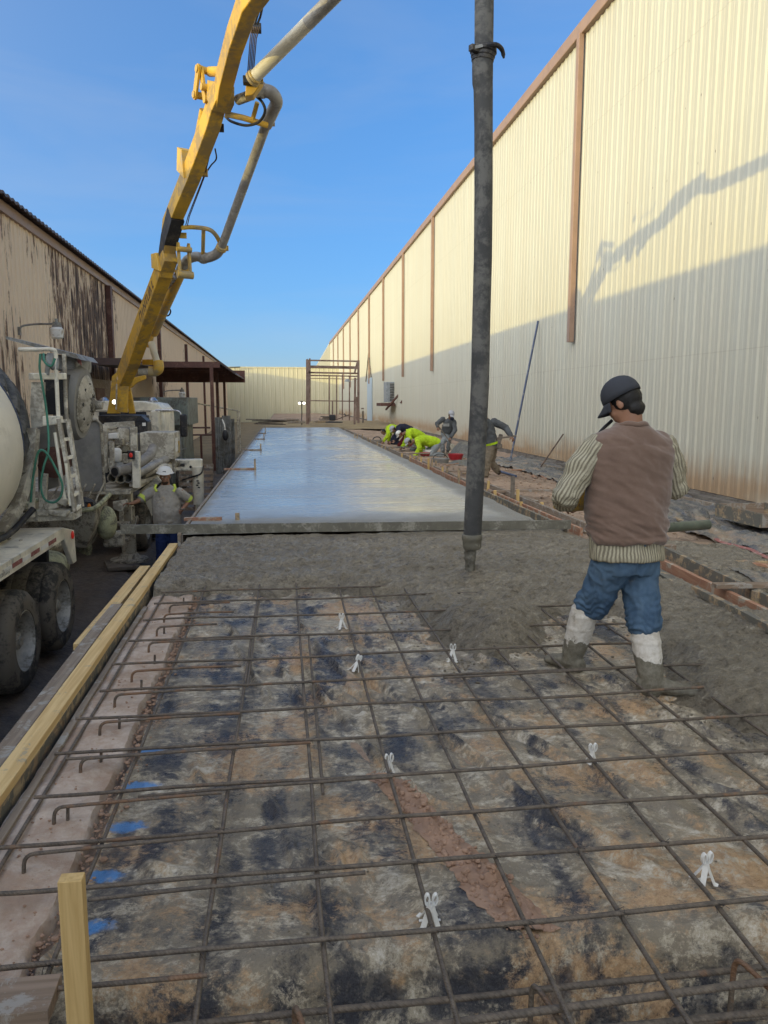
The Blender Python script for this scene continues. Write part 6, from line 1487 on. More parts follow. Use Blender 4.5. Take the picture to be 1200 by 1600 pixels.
# ================================================================ people
def skinm(name, c): return grunge(name, c, 0.5, 0, None, 0, 8, 0.05, 0.10)
m_skin = skinm('tanned_skin', (0.33, 0.17, 0.105)); m_skin2 = skinm('brown_skin', (0.22, 0.115, 0.07)); m_hair = grunge('black_hair', (0.012, 0.010, 0.009), 0.55, 0, None, 0, 30, 0.4)
m_beard = grunge('brown_beard', (0.05, 0.028, 0.018), 0.8, 0, None, 0, 40, 0.6)
m_cap = grunge('dark_grey_cap_cloth', (0.045, 0.048, 0.058), 0.85, 0, None, 0, 20, 0.15, 0.15)
m_glove = grunge('dusty_brown_glove', (0.13, 0.09, 0.055), 0.8, 0, (0.3, 0.26, 0.18), 0.4, 14, 0.4)
def fleece():
    g = G('brown_fleece'); c = g.co(); n = g.noise(c, 260, 3, 0.7); n2 = g.noise(c, 7, 5, 0.6)
    col = g.mix(g.ramp(n2, 0.3, 0.7), (0.155, 0.098, 0.072), (0.195, 0.128, 0.098)); col = g.mix(g.ramp(n, 0.35, 0.7, 0, 0.3), col, (0.28, 0.20, 0.16))
    g.b.inputs['Sheen Weight'].default_value = 0.35
    return g.out(col, 0.95, 0, g.bump(n, 0.25, 0.002), 0.1)
m_vest = fleece()
def denim():
    g = G('worn_blue_denim'); c = g.co(); tw = g.n('TexWave'); tw.wave_type = 'BANDS'; g.put(tw.inputs[0], g.co((1, 1, 1), (0, 0.7, 0))); tw.inputs['Scale'].default_value = 170
    n = g.noise(g.co((14, 14, 4)), 1, 6, 0.7); n2 = g.noise(c, 3.2, 4, 0.6); n3 = g.noise(c, 9, 8, 0.75)
    col = g.mix(g.ramp(n2, 0.35, 0.68), (0.040, 0.080, 0.140), (0.100, 0.165, 0.245)); col = g.mix(g.ramp(n, 0.45, 0.8, 0, 0.5), col, (0.14, 0.22, 0.31))
    col = g.mix(g.math('MULTIPLY', tw.outputs[1], 0.22), col, (0.15, 0.2, 0.27)); col = g.mix(g.ramp(n3, 0.62, 0.72, 0, 0.6), col, (0.24, 0.22, 0.18))
    return g.out(col, 0.9, 0, g.bump(g.math('ADD', tw.outputs[1], g.math('MULTIPLY', n, 2)), 0.2, 0.002), 0.15)
m_denim = denim()
def cloth(name, c, var=.2, dirt=None, amt=.3):
    return grunge(name, c, 0.9, 0, dirt, amt, 6, 0.12, var, (1, 1, 1), 0.15)
m_hivis = cloth('hi_vis_yellow_cloth', (0.44, 0.62, 0.03), .25); m_navy = cloth('navy_cloth', (0.025, 0.027, 0.045)); m_hood = cloth('charcoal_hoodie_cloth', (0.10, 0.105, 0.11)); m_greypants = cloth('grey_work_trousers', (0.26, 0.28, 0.29), .2, CEM, .3)
m_khaki = cloth('dirty_khaki_trousers', (0.22, 0.18, 0.13), .2, CEM, .35); m_shirtg = cloth('grey_work_shirt_cloth', (0.36, 0.33, 0.29), .12, (0.42, 0.34, 0.24), .25); m_tape = cloth('lime_reflective_tape', (0.62, 0.72, 0.12), .08)
m_dkjean = cloth('dark_blue_jeans', (0.02, 0.035, 0.11)); m_bootdark = cloth('muddy_dark_boots', (0.06, 0.05, 0.04), .2, MUD, .5); m_capgrey = cloth('light_grey_cap_cloth', (0.42, 0.42, 0.45)); m_darkred = cloth('dark_red_cloth', (0.16, 0.03, 0.03))
m_helmet = grunge('scuffed_white_helmet', (0.72, 0.70, 0.66), 0.4, 0, (0.25, 0.22, 0.2), 0.15, 12, 0.05, 0.05)
def stripes():
    g = G('striped_work_shirt'); a = g.n('Attribute', attribute_name='stripe').outputs['Fac']; b = g.n('Attribute', attribute_name='along').outputs['Fac']
    f = g.math('FRACT', g.math('MULTIPLY', a, 1/0.0205)); s = g.ramp(g.math('ABSOLUTE', g.math('SUBTRACT', f, 0.5)), 0.22, 0.29)
    thin = g.ramp(g.math('ABSOLUTE', g.math('SUBTRACT', g.math('FRACT', g.math('MULTIPLY', b, 1/0.018)), 0.5)), 0.38, 0.46, 0, 0.35)
    n = g.noise(g.co(), 9, 6, 0.7)
    col = g.mix(s, (0.45, 0.41, 0.30), (0.20, 0.175, 0.125)); col = g.mix(thin, col, (0.30, 0.27, 0.19)); col = g.mix(g.ramp(n, 0.5, 0.8, 0, 0.4), col, (0.3, 0.26, 0.2))
    return g.out(col, 0.85, 0, g.bump(g.noise(g.co(), 60, 3), 0.2, 0.002), 0.2)
m_stripe = stripes()
def bootmat():
    """white rubber wellington, the foot and lower shaft caked in wet concrete"""
    g = G('cement_caked_white_boot'); c = g.co(); w = g.co(world=True); Z = g.xyz(w)[2]
    n = g.noise(g.co((9, 9, 9)), 1, 7, 0.7, 0.3); n2 = g.noise(c, 34, 7, 0.75)
    base = g.mix(g.ramp(n2, 0.4, 0.65), (0.62, 0.58, 0.52), (0.50, 0.45, 0.38)); base = g.mix(g.ramp(g.noise(c, 12, 8, 0.75), 0.58, 0.66, 0, 0.7), base, (0.26, 0.235, 0.19))
    line = g.math('ADD', Z, g.math('MULTIPLY', n, 0.36)); f = g.ramp(line, 0.265, 0.255)
    cem = g.mix(g.ramp(n2, 0.35, 0.65), (0.125, 0.112, 0.082), (0.20, 0.18, 0.14))
    return g.out(g.mix(f, base, cem), g.mix(f, (0.5,)*3, (0.75,)*3), 0, g.bump(g.math('ADD', n2, g.math('MULTIPLY', f, 1.2)), 0.5, 0.006), 0.4)
m_boot = bootmat()

def vox(mb, name, mat, parent, voxel=.01, sm=3, fn=None, attr=None, ang=180):
    """fuse overlapping shapes into one continuous surface, smooth it, then shape it with fn"""
    me = mb.mesh(name); import bmesh
    bm = bmesh.new(); bm.from_mesh(me); bmesh.ops.recalc_face_normals(bm, faces=bm.faces); bm.to_mesh(me); bm.free()
    o = bpy.data.objects.new(name, me); COL.objects.link(o)
    r = o.modifiers.new('r', 'REMESH'); r.mode = 'VOXEL'; r.voxel_size = voxel; r.adaptivity = 0
    s = o.modifiers.new('s', 'SMOOTH'); s.factor = .5; s.iterations = sm
    dg = bpy.context.evaluated_depsgraph_get(); ev = o.evaluated_get(dg); m2 = bpy.data.meshes.new_from_object(ev)
    o.modifiers.clear(); o.data = m2; bpy.data.meshes.remove(me); m2.name = name
    if fn:
        nv = [v.normal.copy() for v in m2.vertices]
        for v, nn in zip(m2.vertices, nv): v.co = v.co + fn(v.co, nn)
    if attr:
        for an, f in attr.items():
            at = m2.attributes.new(an, 'FLOAT', 'POINT')
            at.data.foreach_set('value', [f(v.co) for v in m2.vertices])
    p = parent
    while p.parent: p = p.parent
    off = ROOT.get(p.name, Vector((0, 0, 0)))
    for v in m2.vertices: v.co -= off
    m2.polygons.foreach_set('use_smooth', [True]*len(m2.polygons)); m2.materials.clear(); m2.materials.append(mat); m2.update()
    o.parent = parent
    return o

def ell(c, r, rot=None, n=14): return (c, r, rot)
def limb(m, pts, rad, n=14, cap=True):
    P = [Vector(p) for p in pts]
    m.tube(P, rad, n)
    if cap:
        m.ball(P[0], rad[0]*.99, 12, 8); m.ball(P[-1], rad[-1]*.99, 12, 8)
        for p, r in list(zip(P, rad))[1:-1]: m.ball(p, r*.995, 12, 8)
def seg_frame(a, b, ref):
    d = (b-a).normalized(); u = (ref-d*ref.dot(d))
    if u.length < 1e-4: u = perp(d)[0]
    u.normalize(); return d, u, d.cross(u)
def torso(m, pel, neck, rp, rs, prof, n=24, arch=(0, 0, 0)):
    """prof: (t, half width, half depth, forward shift) from pelvis (0) to neck (1)"""
    pel = Vector(pel); neck = Vector(neck); rp = Vector(rp).normalized(); rs = Vector(rs).normalized(); S = []
    for t, hw, hd, fs in prof:
        d = (neck-pel).normalized(); r = rp.lerp(rs, max(0, min(1, t))); r = (r-d*r.dot(d)).normalized(); f = d.cross(r) if False else r.cross(d)*-1
        S.append((pel.lerp(neck, t)+f*fs+Vector(arch)*math.sin(math.pi*max(0, min(1, t))), r*hw, f*hd))
    m.loft(S, n)
def hand(m, wrist, fwd, palm, side, s=1.0, curl=.9, fr=.0088):
    """palm with five unequal curled fingers; side=+1 thumb on the +lateral side"""
    w = Vector(wrist); f = Vector(fwd).normalized(); p = Vector(palm); p = (p-f*p.dot(f)).normalized(); l = f.cross(p).normalized()*side
    m.loft([(w-f*.02*s, l*.026*s, p*.019*s), (w+f*.02*s, l*.032*s, p*.017*s), (w+f*.055*s, l*.041*s, p*.016*s), (w+f*.085*s, l*.042*s, p*.014*s), (w+f*.096*s, l*.038*s, p*.010*s)], 14)
    for k, (off, ln) in enumerate(((.030, .068), (.010, .076), (-.011, .071), (-.031, .056))):
        b = w+f*.085*s+l*off*s; c = curl*(1+.10*k); d = f.copy(); P = [b-f*.012*s, b]; a = 0
        for q, fr_ in enumerate((.44, .32, .24)):
            a += c*(.55 if q == 0 else .65); dd = f*math.cos(a)+p*math.sin(a); P.append(P[-1]+dd*ln*fr_*s)
        limb(m, P, [fr*s*1.05, fr*s, fr*s*.95, fr*s*.88, fr*s*.78], 8)
    b = w+f*.025*s+l*.030*s; P = [b-l*.01*s, b+(l*.75+f*.5+p*.25).normalized()*.035*s, b+(l*.75+f*.5+p*.25).normalized()*.035*s+(f*.75+p*.6+l*.1).normalized()*.032*s, b+(l*.75+f*.5+p*.25).normalized()*.035*s+(f*.5+p*.85-l*.2).normalized()*.055*s]
    limb(m, P, [fr*1.35*s, fr*1.2*s, fr*1.05*s, fr*.85*s], 8)
def head(m, c, fwd, up, s=1.0, neck=None, nr=.058):
    """skull, jaw, brow, nose, lips and ears, all fused by the remesh"""
    c = Vector(c); f = Vector(fwd).normalized(); u = Vector(up); u = (u-f*u.dot(f)).normalized(); r = f.cross(u)
    rt = Matrix((r, f, u)).transposed()
    m.ball(c+u*.025*s-f*.012*s, (.076*s, .096*s, .092*s), 20, 14, rt); m.ball(c-u*.045*s+f*.022*s, (.060*s, .070*s, .066*s), 18, 12, rt)
    m.ball(c-u*.092*s+f*.060*s, (.024*s, .022*s, .018*s), 10, 8, rt)                       # chin
    m.ball(c+u*.022*s+f*.078*s, (.052*s, .016*s, .012*s), 12, 8, rt)                        # brow
    m.loft([(c+u*.012*s+f*.082*s, r*.008*s, u*.010*s), (c-u*.020*s+f*.100*s, r*.013*s, u*.012*s), (c-u*.034*s+f*.090*s, r*.017*s, u*.008*s)], 10)   # nose
    for q in (-1, 1):
        m.ball(c-u*.026*s+f*.064*s+r*.036*s*q, (.022*s, .020*s, .022*s), 10, 8, rt)          # cheeks
        m.ball(c-u*.008*s-f*.004*s+r*.078*s*q, (.008*s, .020*s, .030*s), 10, 8, rt)          # ears
    m.ball(c-u*.058*s+f*.080*s, (.025*s, .012*s, .005*s), 10, 6, rt); m.ball(c-u*.067*s+f*.079*s, (.022*s, .012*s, .006*s), 10, 6, rt)   # lips
    if neck is not None: limb(m, [c-u*.05*s-f*.02*s, Vector(neck)], [nr*s, nr*1.12*s])
    return f, u, r, rt
def eyes(c, f, u, r, s, parent):
    for q in (-1, 1):
        p = Vector(c)+u*.006*s+f*.083*s+r*.031*s*q
        m = MB(); m.ball(p, (.0125*s, .009*s, .0085*s), 10, 8, Matrix((r, f, u)).transposed()); e = m.build('eye', m_white, parent)
        m = MB(); m.ball(p+f*.0065*s, (.0055*s, .004*s, .0055*s), 8, 6, Matrix((r, f, u)).transposed()); m.build('iris', m_hair, e)
def cap(c, f, u, r, s, mat, parent, tilt=0.0, brim=True, brimdir=None):
    rt = Matrix((r, f, u)).transposed(); m = MB(); C_ = Vector(c)+u*.040*s-f*.010*s; n = 28; rows = 9
    for i in range(rows):
        t = (math.pi/2)*i/(rows-1)*1.10-.16; 
        for j in range(n):
            a = 2*math.pi*j/n; x = math.cos(a)*math.cos(t)*.092*s; y = math.sin(a)*math.cos(t)*.104*s; z = math.sin(t)**.9*.100*s if t > 0 else t*.1*s
            if i == rows-1: x *= .15; y *= .15
            m.v.append(C_+rt @ Vector((x, y, z)))
    for i in range(rows-1):
        for j in range(n): m.f.append((i*n+j, i*n+(j+1) % n, i*n+n+(j+1) % n, i*n+n+j))
    m.f.append(tuple((rows-1)*n+j for j in range(n)))
    k = m.build('cap', mat, parent, ang=80); sd = k.modifiers.new('solid', 'SOLIDIFY'); sd.thickness = .004
    if brim:
        bd = Vector(brimdir).normalized() if brimdir else f; bd = (bd-u*bd.dot(u)).normalized(); br = bd.cross(u)
        m = MB(); K = 12; base = C_-u*.010*s; rows_ = []
        for i in range(5):
            q = i/4
            for j in range(K+1):
                a = -1.15+2.3*j/K; rr_ = .092*s+.062*s*q*math.cos(a*.75)
                m.v.append(base+bd*(math.cos(a)*rr_+.006*s)+br*(math.sin(a)*.088*s*(1-.12*q))-u*(.034*q*s+.022*s*(math.sin(a)**2)*(.5+.5*q)))
        for i in range(4):
            for j in range(K): a = i*(K+1)+j; m.f.append((a, a+1, a+K+2, a+K+1))
        b_ = m.build('cap_brim', mat, k, ang=80); sd = b_.modifiers.new('solid', 'SOLIDIFY'); sd.thickness = .005
    return k
def hair(c, f, u, r, s, parent, mat=m_hair, low=-.05, vx=.008):
    rt = Matrix((r, f, u)).transposed(); m = MB(); m.ball(Vector(c)+u*.022*s-f*.022*s, (.083*s, .095*s, .094*s), 20, 14, rt); m.ball(Vector(c)+u*low*s-f*.045*s, (.066*s, .055*s, .050*s), 16, 10, rt)
    return vox(m, 'hair', mat, parent, vx, 2, lambda p, n_: n_*(.003*fbm(p.x*60, p.y*60, p.z*30)))
def wr(a=.006, k=(9, 9, 16), seed=0):
    """cloth folds: ridged noise pushed along the normals"""
    def f(p, n_): 
        v = fbm(p.x*k[0]+seed, p.y*k[1], p.z*k[2], 3); w = fbm(p.x*k[0]*2.3, p.y*k[1]*2.3+seed, p.z*k[2]*2.3, 2)
        return n_*(a*(1-2.4*abs(v))*.9+a*.5*w)
    return f
def shoe(m, ank, toe, s=1.0, h=.085):
    a = Vector(ank); t = Vector(toe); d = (t-a); d.z = 0; L = d.length; d.normalize(); l = d.cross(Vector((0, 0, 1))); g = min(a.z, t.z) if False else t.z
    z = t.z
    S = [(-.07, .030, .030, .045), (-.045, .040, .046, .05), (.0, .041, .052, .055), (.05, .043, .045, .047), (.11, .050, .034, .036), (.16, .050, .028, .030), (L+.0, .034, .022, .024), (L+.025, .012, .012, .018)]
    m.loft([(Vector((a.x, a.y, 0))+d*x*s+Vector((0, 0, z-.02+hc*s)), l*w*s, Vector((0, 0, hh*s))) for x, w, hh, hc in S], 16)
def leg(m, hip, kn, an, r0=.092, r1=.062, r2=.050):
    h = Vector(hip); k = Vector(kn); a = Vector(an); limb(m, [h, h.lerp(k, .45), k, k.lerp(a, .35), a], [r0, (r0+r1)/2+.008, r1, r1*.98, r2])

# ---------------------------------------------------------------- the pump operator in the vest, back to the camera
OP = thing('person', 'man in brown vest, striped shirt, jeans and concrete-caked white boots, back turned, in the foreground', 'person', (1.9, 4.2, -.12))
rp = Vector((.985, .17, 0)); fw = Vector((-.17, .985, 0))
pel = Vector((1.985, 4.20, .66)); nk = Vector((1.995, 4.25, 1.415))
hc = Vector((1.955, 4.275, 1.535)); hf = Vector((-.66, .62, -.55)); hu = Vector((-.30, .30, .90))
shL, shR = Vector((1.765, 4.23, 1.285)), Vector((2.235, 4.29, 1.29)); elL, elR = Vector((1.595, 4.20, 1.02)), Vector((2.335, 4.33, 1.045)); haL, haR = Vector((1.68, 4.42, .945)), Vector((2.17, 4.58, .99))
b = MB(); f_, u_, r_, rt_ = head(b, hc, hf, hu, 1.02, nk+Vector((0, 0, -.03)), .062)
torso(b, pel, nk, rp, rp, [(0, .14, .10, 0), (.4, .15, .10, .0), (.8, .18, .09, 0), (1, .06, .06, 0)])
limb(b, [shL, elL, haL], [.05, .045, .028]); limb(b, [shR, elR, haR], [.05, .045, .028])
hand(b, haL, Vector((.45, .75, -.25)), Vector((.6, -.2, -.7)), -1, 1.0, .9); hand(b, haR, Vector((-.55, .6, -.1)), Vector((-.5, -.3, -.7)), 1, 1.0, .9)
hipL, hipR = Vector((1.90, 4.22, .62)), Vector((2.07, 4.24, .62)); knL, knR = Vector((1.850, 4.32, .34)), Vector((2.075, 4.14, .30)); anL, anR = Vector((1.775, 4.42, .0)), Vector((2.085, 4.02, -.02))
leg(b, hipL, knL, anL+Vector((0, 0, .06)), .07, .05, .04); leg(b, hipR, knR, anR+Vector((0, 0, .06)), .07, .05, .04)
vox(b, 'body', m_skin, OP, .0075, 2)
hair(hc, f_, u_, r_, 1.02, OP, low=-.058); k = cap(hc+u_*.006, f_, u_, r_, 1.12, m_cap, OP); k['label'] = 'dark grey baseball cap'
# striped shirt: body, hem and both sleeves
m = MB(); torso(m, pel, nk, rp, rp, [(-.035, .224, .172, -.0), (.0, .226, .176, .005), (.10, .222, .170, .015), (.4, .21, .16, .02), (.7, .205, .14, 0), (.85, .18, .115, 0), (.95, .10, .085, 0)], 30)
limb(m, [shL+Vector((.03, 0, -.01)), shL.lerp(elL, .5), elL, elL.lerp(haL, .55), haL], [.088, .080, .074, .068, .058]); limb(m, [shR-Vector((.03, 0, .01)), shR.lerp(elR, .5), elR, elR.lerp(haR, .55), haR], [.088, .080, .074, .066, .055])
segs = [('t', pel, nk), ('a', shL, elL), ('b', elL, haL), ('a', shR, elR), ('b', elR, haR)]
def sgd(p, a, b_):
    d = b_-a; t = max(0, min(1, (p-a).dot(d)/d.length_squared)); return (p-a-d*t).length, t
def pick(p):
    best = None
    for k_, a, b_ in segs:
        q, t = sgd(p, a, b_); q = q-(.165 if k_ == 't' else .075)
        if best is None or q < best[0]: best = (q, k_, a, b_, t)
    return best
def at_stripe(p):
    q, k_, a, b_, t = pick(p); d, u1, v1 = seg_frame(a, b_, rp if k_ == 't' else Vector((0, 1, .2))); w = p-a
    ang = math.atan2(w.dot(v1), w.dot(u1)); return (ang+math.pi)*(.19 if k_ == 't' else .078)+.006*fbm(p.x*14, p.y*14, p.z*14)
def at_along(p): q, k_, a, b_, t = pick(p); return t*(b_-a).length
def shirtfold(p, n_):
    q, k_, a, b_, t = pick(p); al = t*(b_-a).length
    if k_ == 't': return n_*(.006*(1-2.4*abs(fbm(p.x*12, p.y*12, p.z*5))))
    return n_*(.013*(1-2.6*abs(fbm(p.x*7, p.y*6, p.z*11+al*5, 3))))
vox(m, 'striped_shirt', m_stripe, OP, .0085, 3, shirtfold, {'stripe': at_stripe, 'along': at_along})
# vest
m = MB(); torso(m, pel, nk, rp, rp, [(.105, .228, .182, .012), (.15, .242, .190, .015), (.3, .250, .188, .015), (.5, .262, .172, .005), (.70, .270, .155, -.005), (.81, .268, .140, -.01), (.885, .245, .122, -.01), (.945, .178, .102, -.005), (.985, .105, .088, -.002), (1.01, .085, .08, 0)], 36)
m.ball(shL+Vector((.045, 0, .0)), (.075, .10, .085)); m.ball(shR+Vector((-.045, 0, .0)), (.075, .10, .085))
def vestfold(p, n_):
    h = (p.z-pel.z); low = smooth(.40, .05, h)
    v = n_*(.013*(.35+low)*(1-2.6*abs(fbm(p.x*3.6+1, p.y*3.6, p.z*13+p.x*5, 3)))+.011*fbm(p.x*5, p.y*5, p.z*6+p.x*4, 3))
    v += n_*(.004*math.exp(-((h-.105)/.010)**2)-.004*math.exp(-((h-.128)/.005)**2))
    v -= n_*(.0025*math.exp(-((h-.655+.02*abs((p.x-2)/.2))/.005)**2))
    return v
vox(m, 'fleece_vest', m_vest, OP, .0085, 3, vestfold)
m = MB(); m.tube([nk+Vector((.083*math.cos(a), .080*math.sin(a)-.005, -.004+.012*math.sin(a*1)*-.8+.004*math.sin(5*a))) for a in [2*math.pi*i/32 for i in range(32)]], .017, 8, closed=True); m.build('collar', m_vest, OP, ang=180)
# jeans bunched above the boots
m = MB(); torso(m, pel+Vector((0, 0, -.10)), pel+Vector((0, 0, .16)), rp, rp, [(0, .160, .125, -.01), (.4, .190, .148, -.008), (1, .170, .125, .0)], 28)
limb(m, [hipL+Vector((-.005, -.01, -.02)), hipL.lerp(knL, .5), knL, knL+Vector((-.015, .018, .0))], [.112, .104, .096, .098]); limb(m, [hipR+Vector((.010, -.01, -.02)), hipR.lerp(knR, .5), knR, knR+Vector((.002, -.01, -.035))], [.112, .104, .096, .098])
def jeanfold(p, n_):
    ins = smooth(.50, .30, p.z); ring = math.sin((p.z+.06*fbm(p.x*7, p.y*7, 2)+.010*math.sin(p.x*40))*2*math.pi/.040)*(.5+1.1*max(0, fbm(p.x*10, p.y*10, p.z*14+3)+.25))
    v = n_*(.0048*ins*ring+.009*(1-2.5*abs(fbm(p.x*8, p.y*8, p.z*9, 3))))
    cx = abs(p.x-1.99); v -= n_*(.012*math.exp(-(cx/.010)**2)*smooth(.5, .62, p.z)) if p.y < 4.2 else Vector((0, 0, 0))
    return v
je = vox(m, 'jeans', m_denim, OP, .0085, 2, jeanfold)
for q in (-1, 1):   # back pockets
    m = MB(); c = pel+Vector((q*.105, 0, -.035)); P = []
    for i in range(9):
        for j in range(9):
            x = (i/8-.5)*.125; z = (j/8-.5)*.135-(.018*(1-abs(x)/.06) if j == 0 else 0); xx = c.x+x-pel.x; P.append(c+rp*x+Vector((0, -(.172-.155*(1-math.sqrt(max(0, 1-(xx/.215)**2))) if True else 0), z)))
    m.add(P, [(i*9+j, i*9+j+1, i*9+j+10, i*9+j+9) for i in range(8) for j in range(8)])
for s_, hy in ((0, 0),):
    pass
# boots
def wellington(kn, an, toe, name):
    m = MB(); k = Vector(kn); a = Vector(an); d = (a-k)
    limb(m, [k+Vector((0, 0, .0)), k.lerp(a, .35), k.lerp(a, .75), a, a+Vector((0, 0, -.05))], [.083, .083, .076, .068, .066]); shoe(m, Vector((a.x, a.y, a.z-.05)), toe, 1.12)
    def ff(p, n_):
        h = p.z-toe[2]; v = n_*(.004*fbm(p.x*18, p.y*18, p.z*18)+.003*math.exp(-((h-.27)/.006)**2)+.0035*math.exp(-((p.z-k.z+.02)/.008)**2)+.003*math.exp(-((h-.40)/.006)**2))
        return v+n_*(.007*max(0, fbm(p.x*30, p.y*30, p.z*30))*smooth(.2, .0, h))
    return vox(m, name, m_boot, OP, .0085, 2, ff)
wellington((1.806, 4.365, .275), (1.768, 4.43, -.01), (1.68, 4.58, -.10), 'boot'); wellington((2.078, 4.115, .195), (2.082, 4.02, -.045), (2.32, 3.93, -.105), 'boot')
# remote control held in front
t = thing('remote_control', 'brown-yellow remote control box held in front of the man in the vest', 'remote control', (1.75, 4.55, .95))
m = MB(); m.box((1.80, 4.53, .95), (.26, .16, .13), Matrix.Rotation(.3, 3, 'Z')); m.build('case', m_yellowdirty, t, bevel=.015)
m = MB(); m.box((1.80, 4.53, 1.03), (.22, .12, .02), Matrix.Rotation(.3, 3, 'Z')); m.build('panel', m_black, t)
for q in (-.06, .06): m = MB(); m.cyl((1.80+q, 4.53, 1.03), (1.80+q, 4.53, 1.08), .010, 8); m.build('joystick', m_black, t)
m = MB(); m.tube(catmull([(1.70, 4.50, .98), (1.74, 4.40, 1.15), (1.86, 4.40, 1.35), (1.93, 4.36, 1.44)], 5), .010, 6); m.build('strap', m_black, t)

# ---------------------------------------------------------------- driver with the white helmet
DR_ = thing('person', 'bearded man in white hard hat and grey shirt, hand on hip beside the pump truck', 'person', (-2.05, 13.3, -1.4))
D0 = 13.3
def DP(x, y, dy=0): return AY(x, y, D0+dy)
hc = DP(258, 745); hf = Vector((.05, -1, -.06)); hu = Vector((.02, -.05, 1)); nk = hc+Vector((0, .02, -.14)); pel = DP(262, 822); rp = Vector((-1, -.05, 0))
shL, shR = DP(233, 767), DP(283, 768); elL, elR = DP(220, 781, -.1), DP(296, 782, .1); haL, haR = DP(206, 787, -.25), DP(284, 797, -.1)
# arm on the left of the picture rests on the truck
b = MB(); f_, u_, r_, rt_ = head(b, hc, hf, hu, 1.05, nk, .062)
torso(b, pel, nk, rp, rp, [(0, .14, .10, 0), (.5, .16, .11, 0), (.85, .18, .09, 0), (1, .06, .06, 0)])
limb(b, [shL, elL, haL], [.055, .045, .030]); limb(b, [shR, elR, haR], [.055, .047, .031])
hand(b, haL, Vector((-.8, -.4, .1)), Vector((0, -.3, -1)), 1, 1.05, .6, .010); hand(b, haR, Vector((-.55, .1, -.55)), Vector((-.4, .8, 0)), -1, 1.05, .5, .010)
hipL, hipR = pel+Vector((-.09, 0, -.05)), pel+Vector((.09, 0, -.05)); an1, an2 = Vector((pel.x-.14, D0, -1.30)), Vector((pel.x+.12, D0+.05, -1.30)); kn1, kn2 = hipL.lerp(an1, .5)+Vector((0, -.03, 0)), hipR.lerp(an2, .5)+Vector((0, -.03, 0))
leg(b, hipL, kn1, an1, .08, .055, .045); leg(b, hipR, kn2, an2, .08, .055, .045)
vox(b, 'body', m_skin, DR_, .010, 2); eyes(hc, f_, u_, r_, 1.05, DR_)
m = MB(); m.ball(hc-u_*.088+f_*.050, (.058, .046, .040), 14, 10, rt_); m.ball(hc-u_*.052+f_*.082, (.030, .014, .007), 10, 8, rt_); vox(m, 'beard', m_beard, DR_, .008, 1, lambda p, n_: n_*.004*fbm(p.x*80, p.y*80, p.z*80))
m = MB(); C_ = hc+u_*.066; m.lathe(C_-u_*.004, u_, [(0, .145), (.006, .148), (.012, .135), (.03, .128), (.07, .112), (.105, .075), (.120, .03), (.122, .004)], 30); hm = m.build('hard_hat', m_helmet, DR_, ang=70)
m = MB(); m.loft([(C_+f_*.10, r_*.10, u_*.006), (C_+f_*.155-u_*.006, r_*.075, u_*.005), (C_+f_*.178-u_*.01, r_*.03, u_*.004)], 14); m.build('hat_brim', m_helmet, hm)
m = MB(); m.box(C_+f_*.118+u_*.035+r_*.0, (.05, .01, .025)); m.build('hat_badge', m_black, hm)
m = MB(); torso(m, pel, nk, rp, rp, [(-.06, .205, .16, .01), (.1, .225, .18, .03), (.35, .235, .19, .04), (.6, .235, .165, .02), (.8, .225, .13, 0), (.9, .16, .10, 0), (1.0, .08, .075, 0)], 26)
limb(m, [shL+Vector((.04, 0, -.02)), shL.lerp(elL, .85)], [.09, .075]); limb(m, [shR-Vector((.04, 0, .02)), shR.lerp(elR, .85)], [.09, .078])
vox(m, 'work_shirt', m_shirtg, DR_, .011, 3, wr(.008, (9, 9, 9), 3))
for a, b_ in ((shL, elL), (shR, elR)):
    m = MB(); p = a.lerp(b_, .80); d = (b_-a).normalized(); u, w = perp(d); m.lathe(p-d*.03, d, [(0, .083), (.06, .082)], 18, caps=False); o = m.build('reflective_band', m_tape, DR_); 
for q in (-1, 1): m = MB(); m.tube([DP(258+q*14, 757, -.13), DP(258+q*16, 763, -.16), DP(258+q*13, 768, -.18)], .022, 8); m.build('reflective_band', m_tape, DR_)
m = MB(); torso(m, pel+Vector((0, 0, -.10)), pel+Vector((0, 0, .14)), rp, rp, [(0, .16, .13, 0), (1, .19, .14, 0)]); leg(m, hipL, kn1, an1+Vector((0, 0, .02)), .11, .085, .078); leg(m, hipR, kn2, an2+Vector((0, 0, .02)), .11, .085, .078); vox(m, 'jeans', m_dkjean, DR_, .012, 2, wr(.008, (8, 8, 12), 8))
for a in (an1, an2): m = MB(); shoe(m, a, a+Vector((.02, -.20, -.08)), 1.1); vox(m, 'boot', m_bootdark, DR_, .012, 2)
m = MB(); m.tube(arc(haR+Vector((.012, 0, .02)), .034, 0, 6.0, (1, 0, 0), (0, 1, 0), 12), .010, 6); m.build('wrist_watch', m_greysteel, DR_)

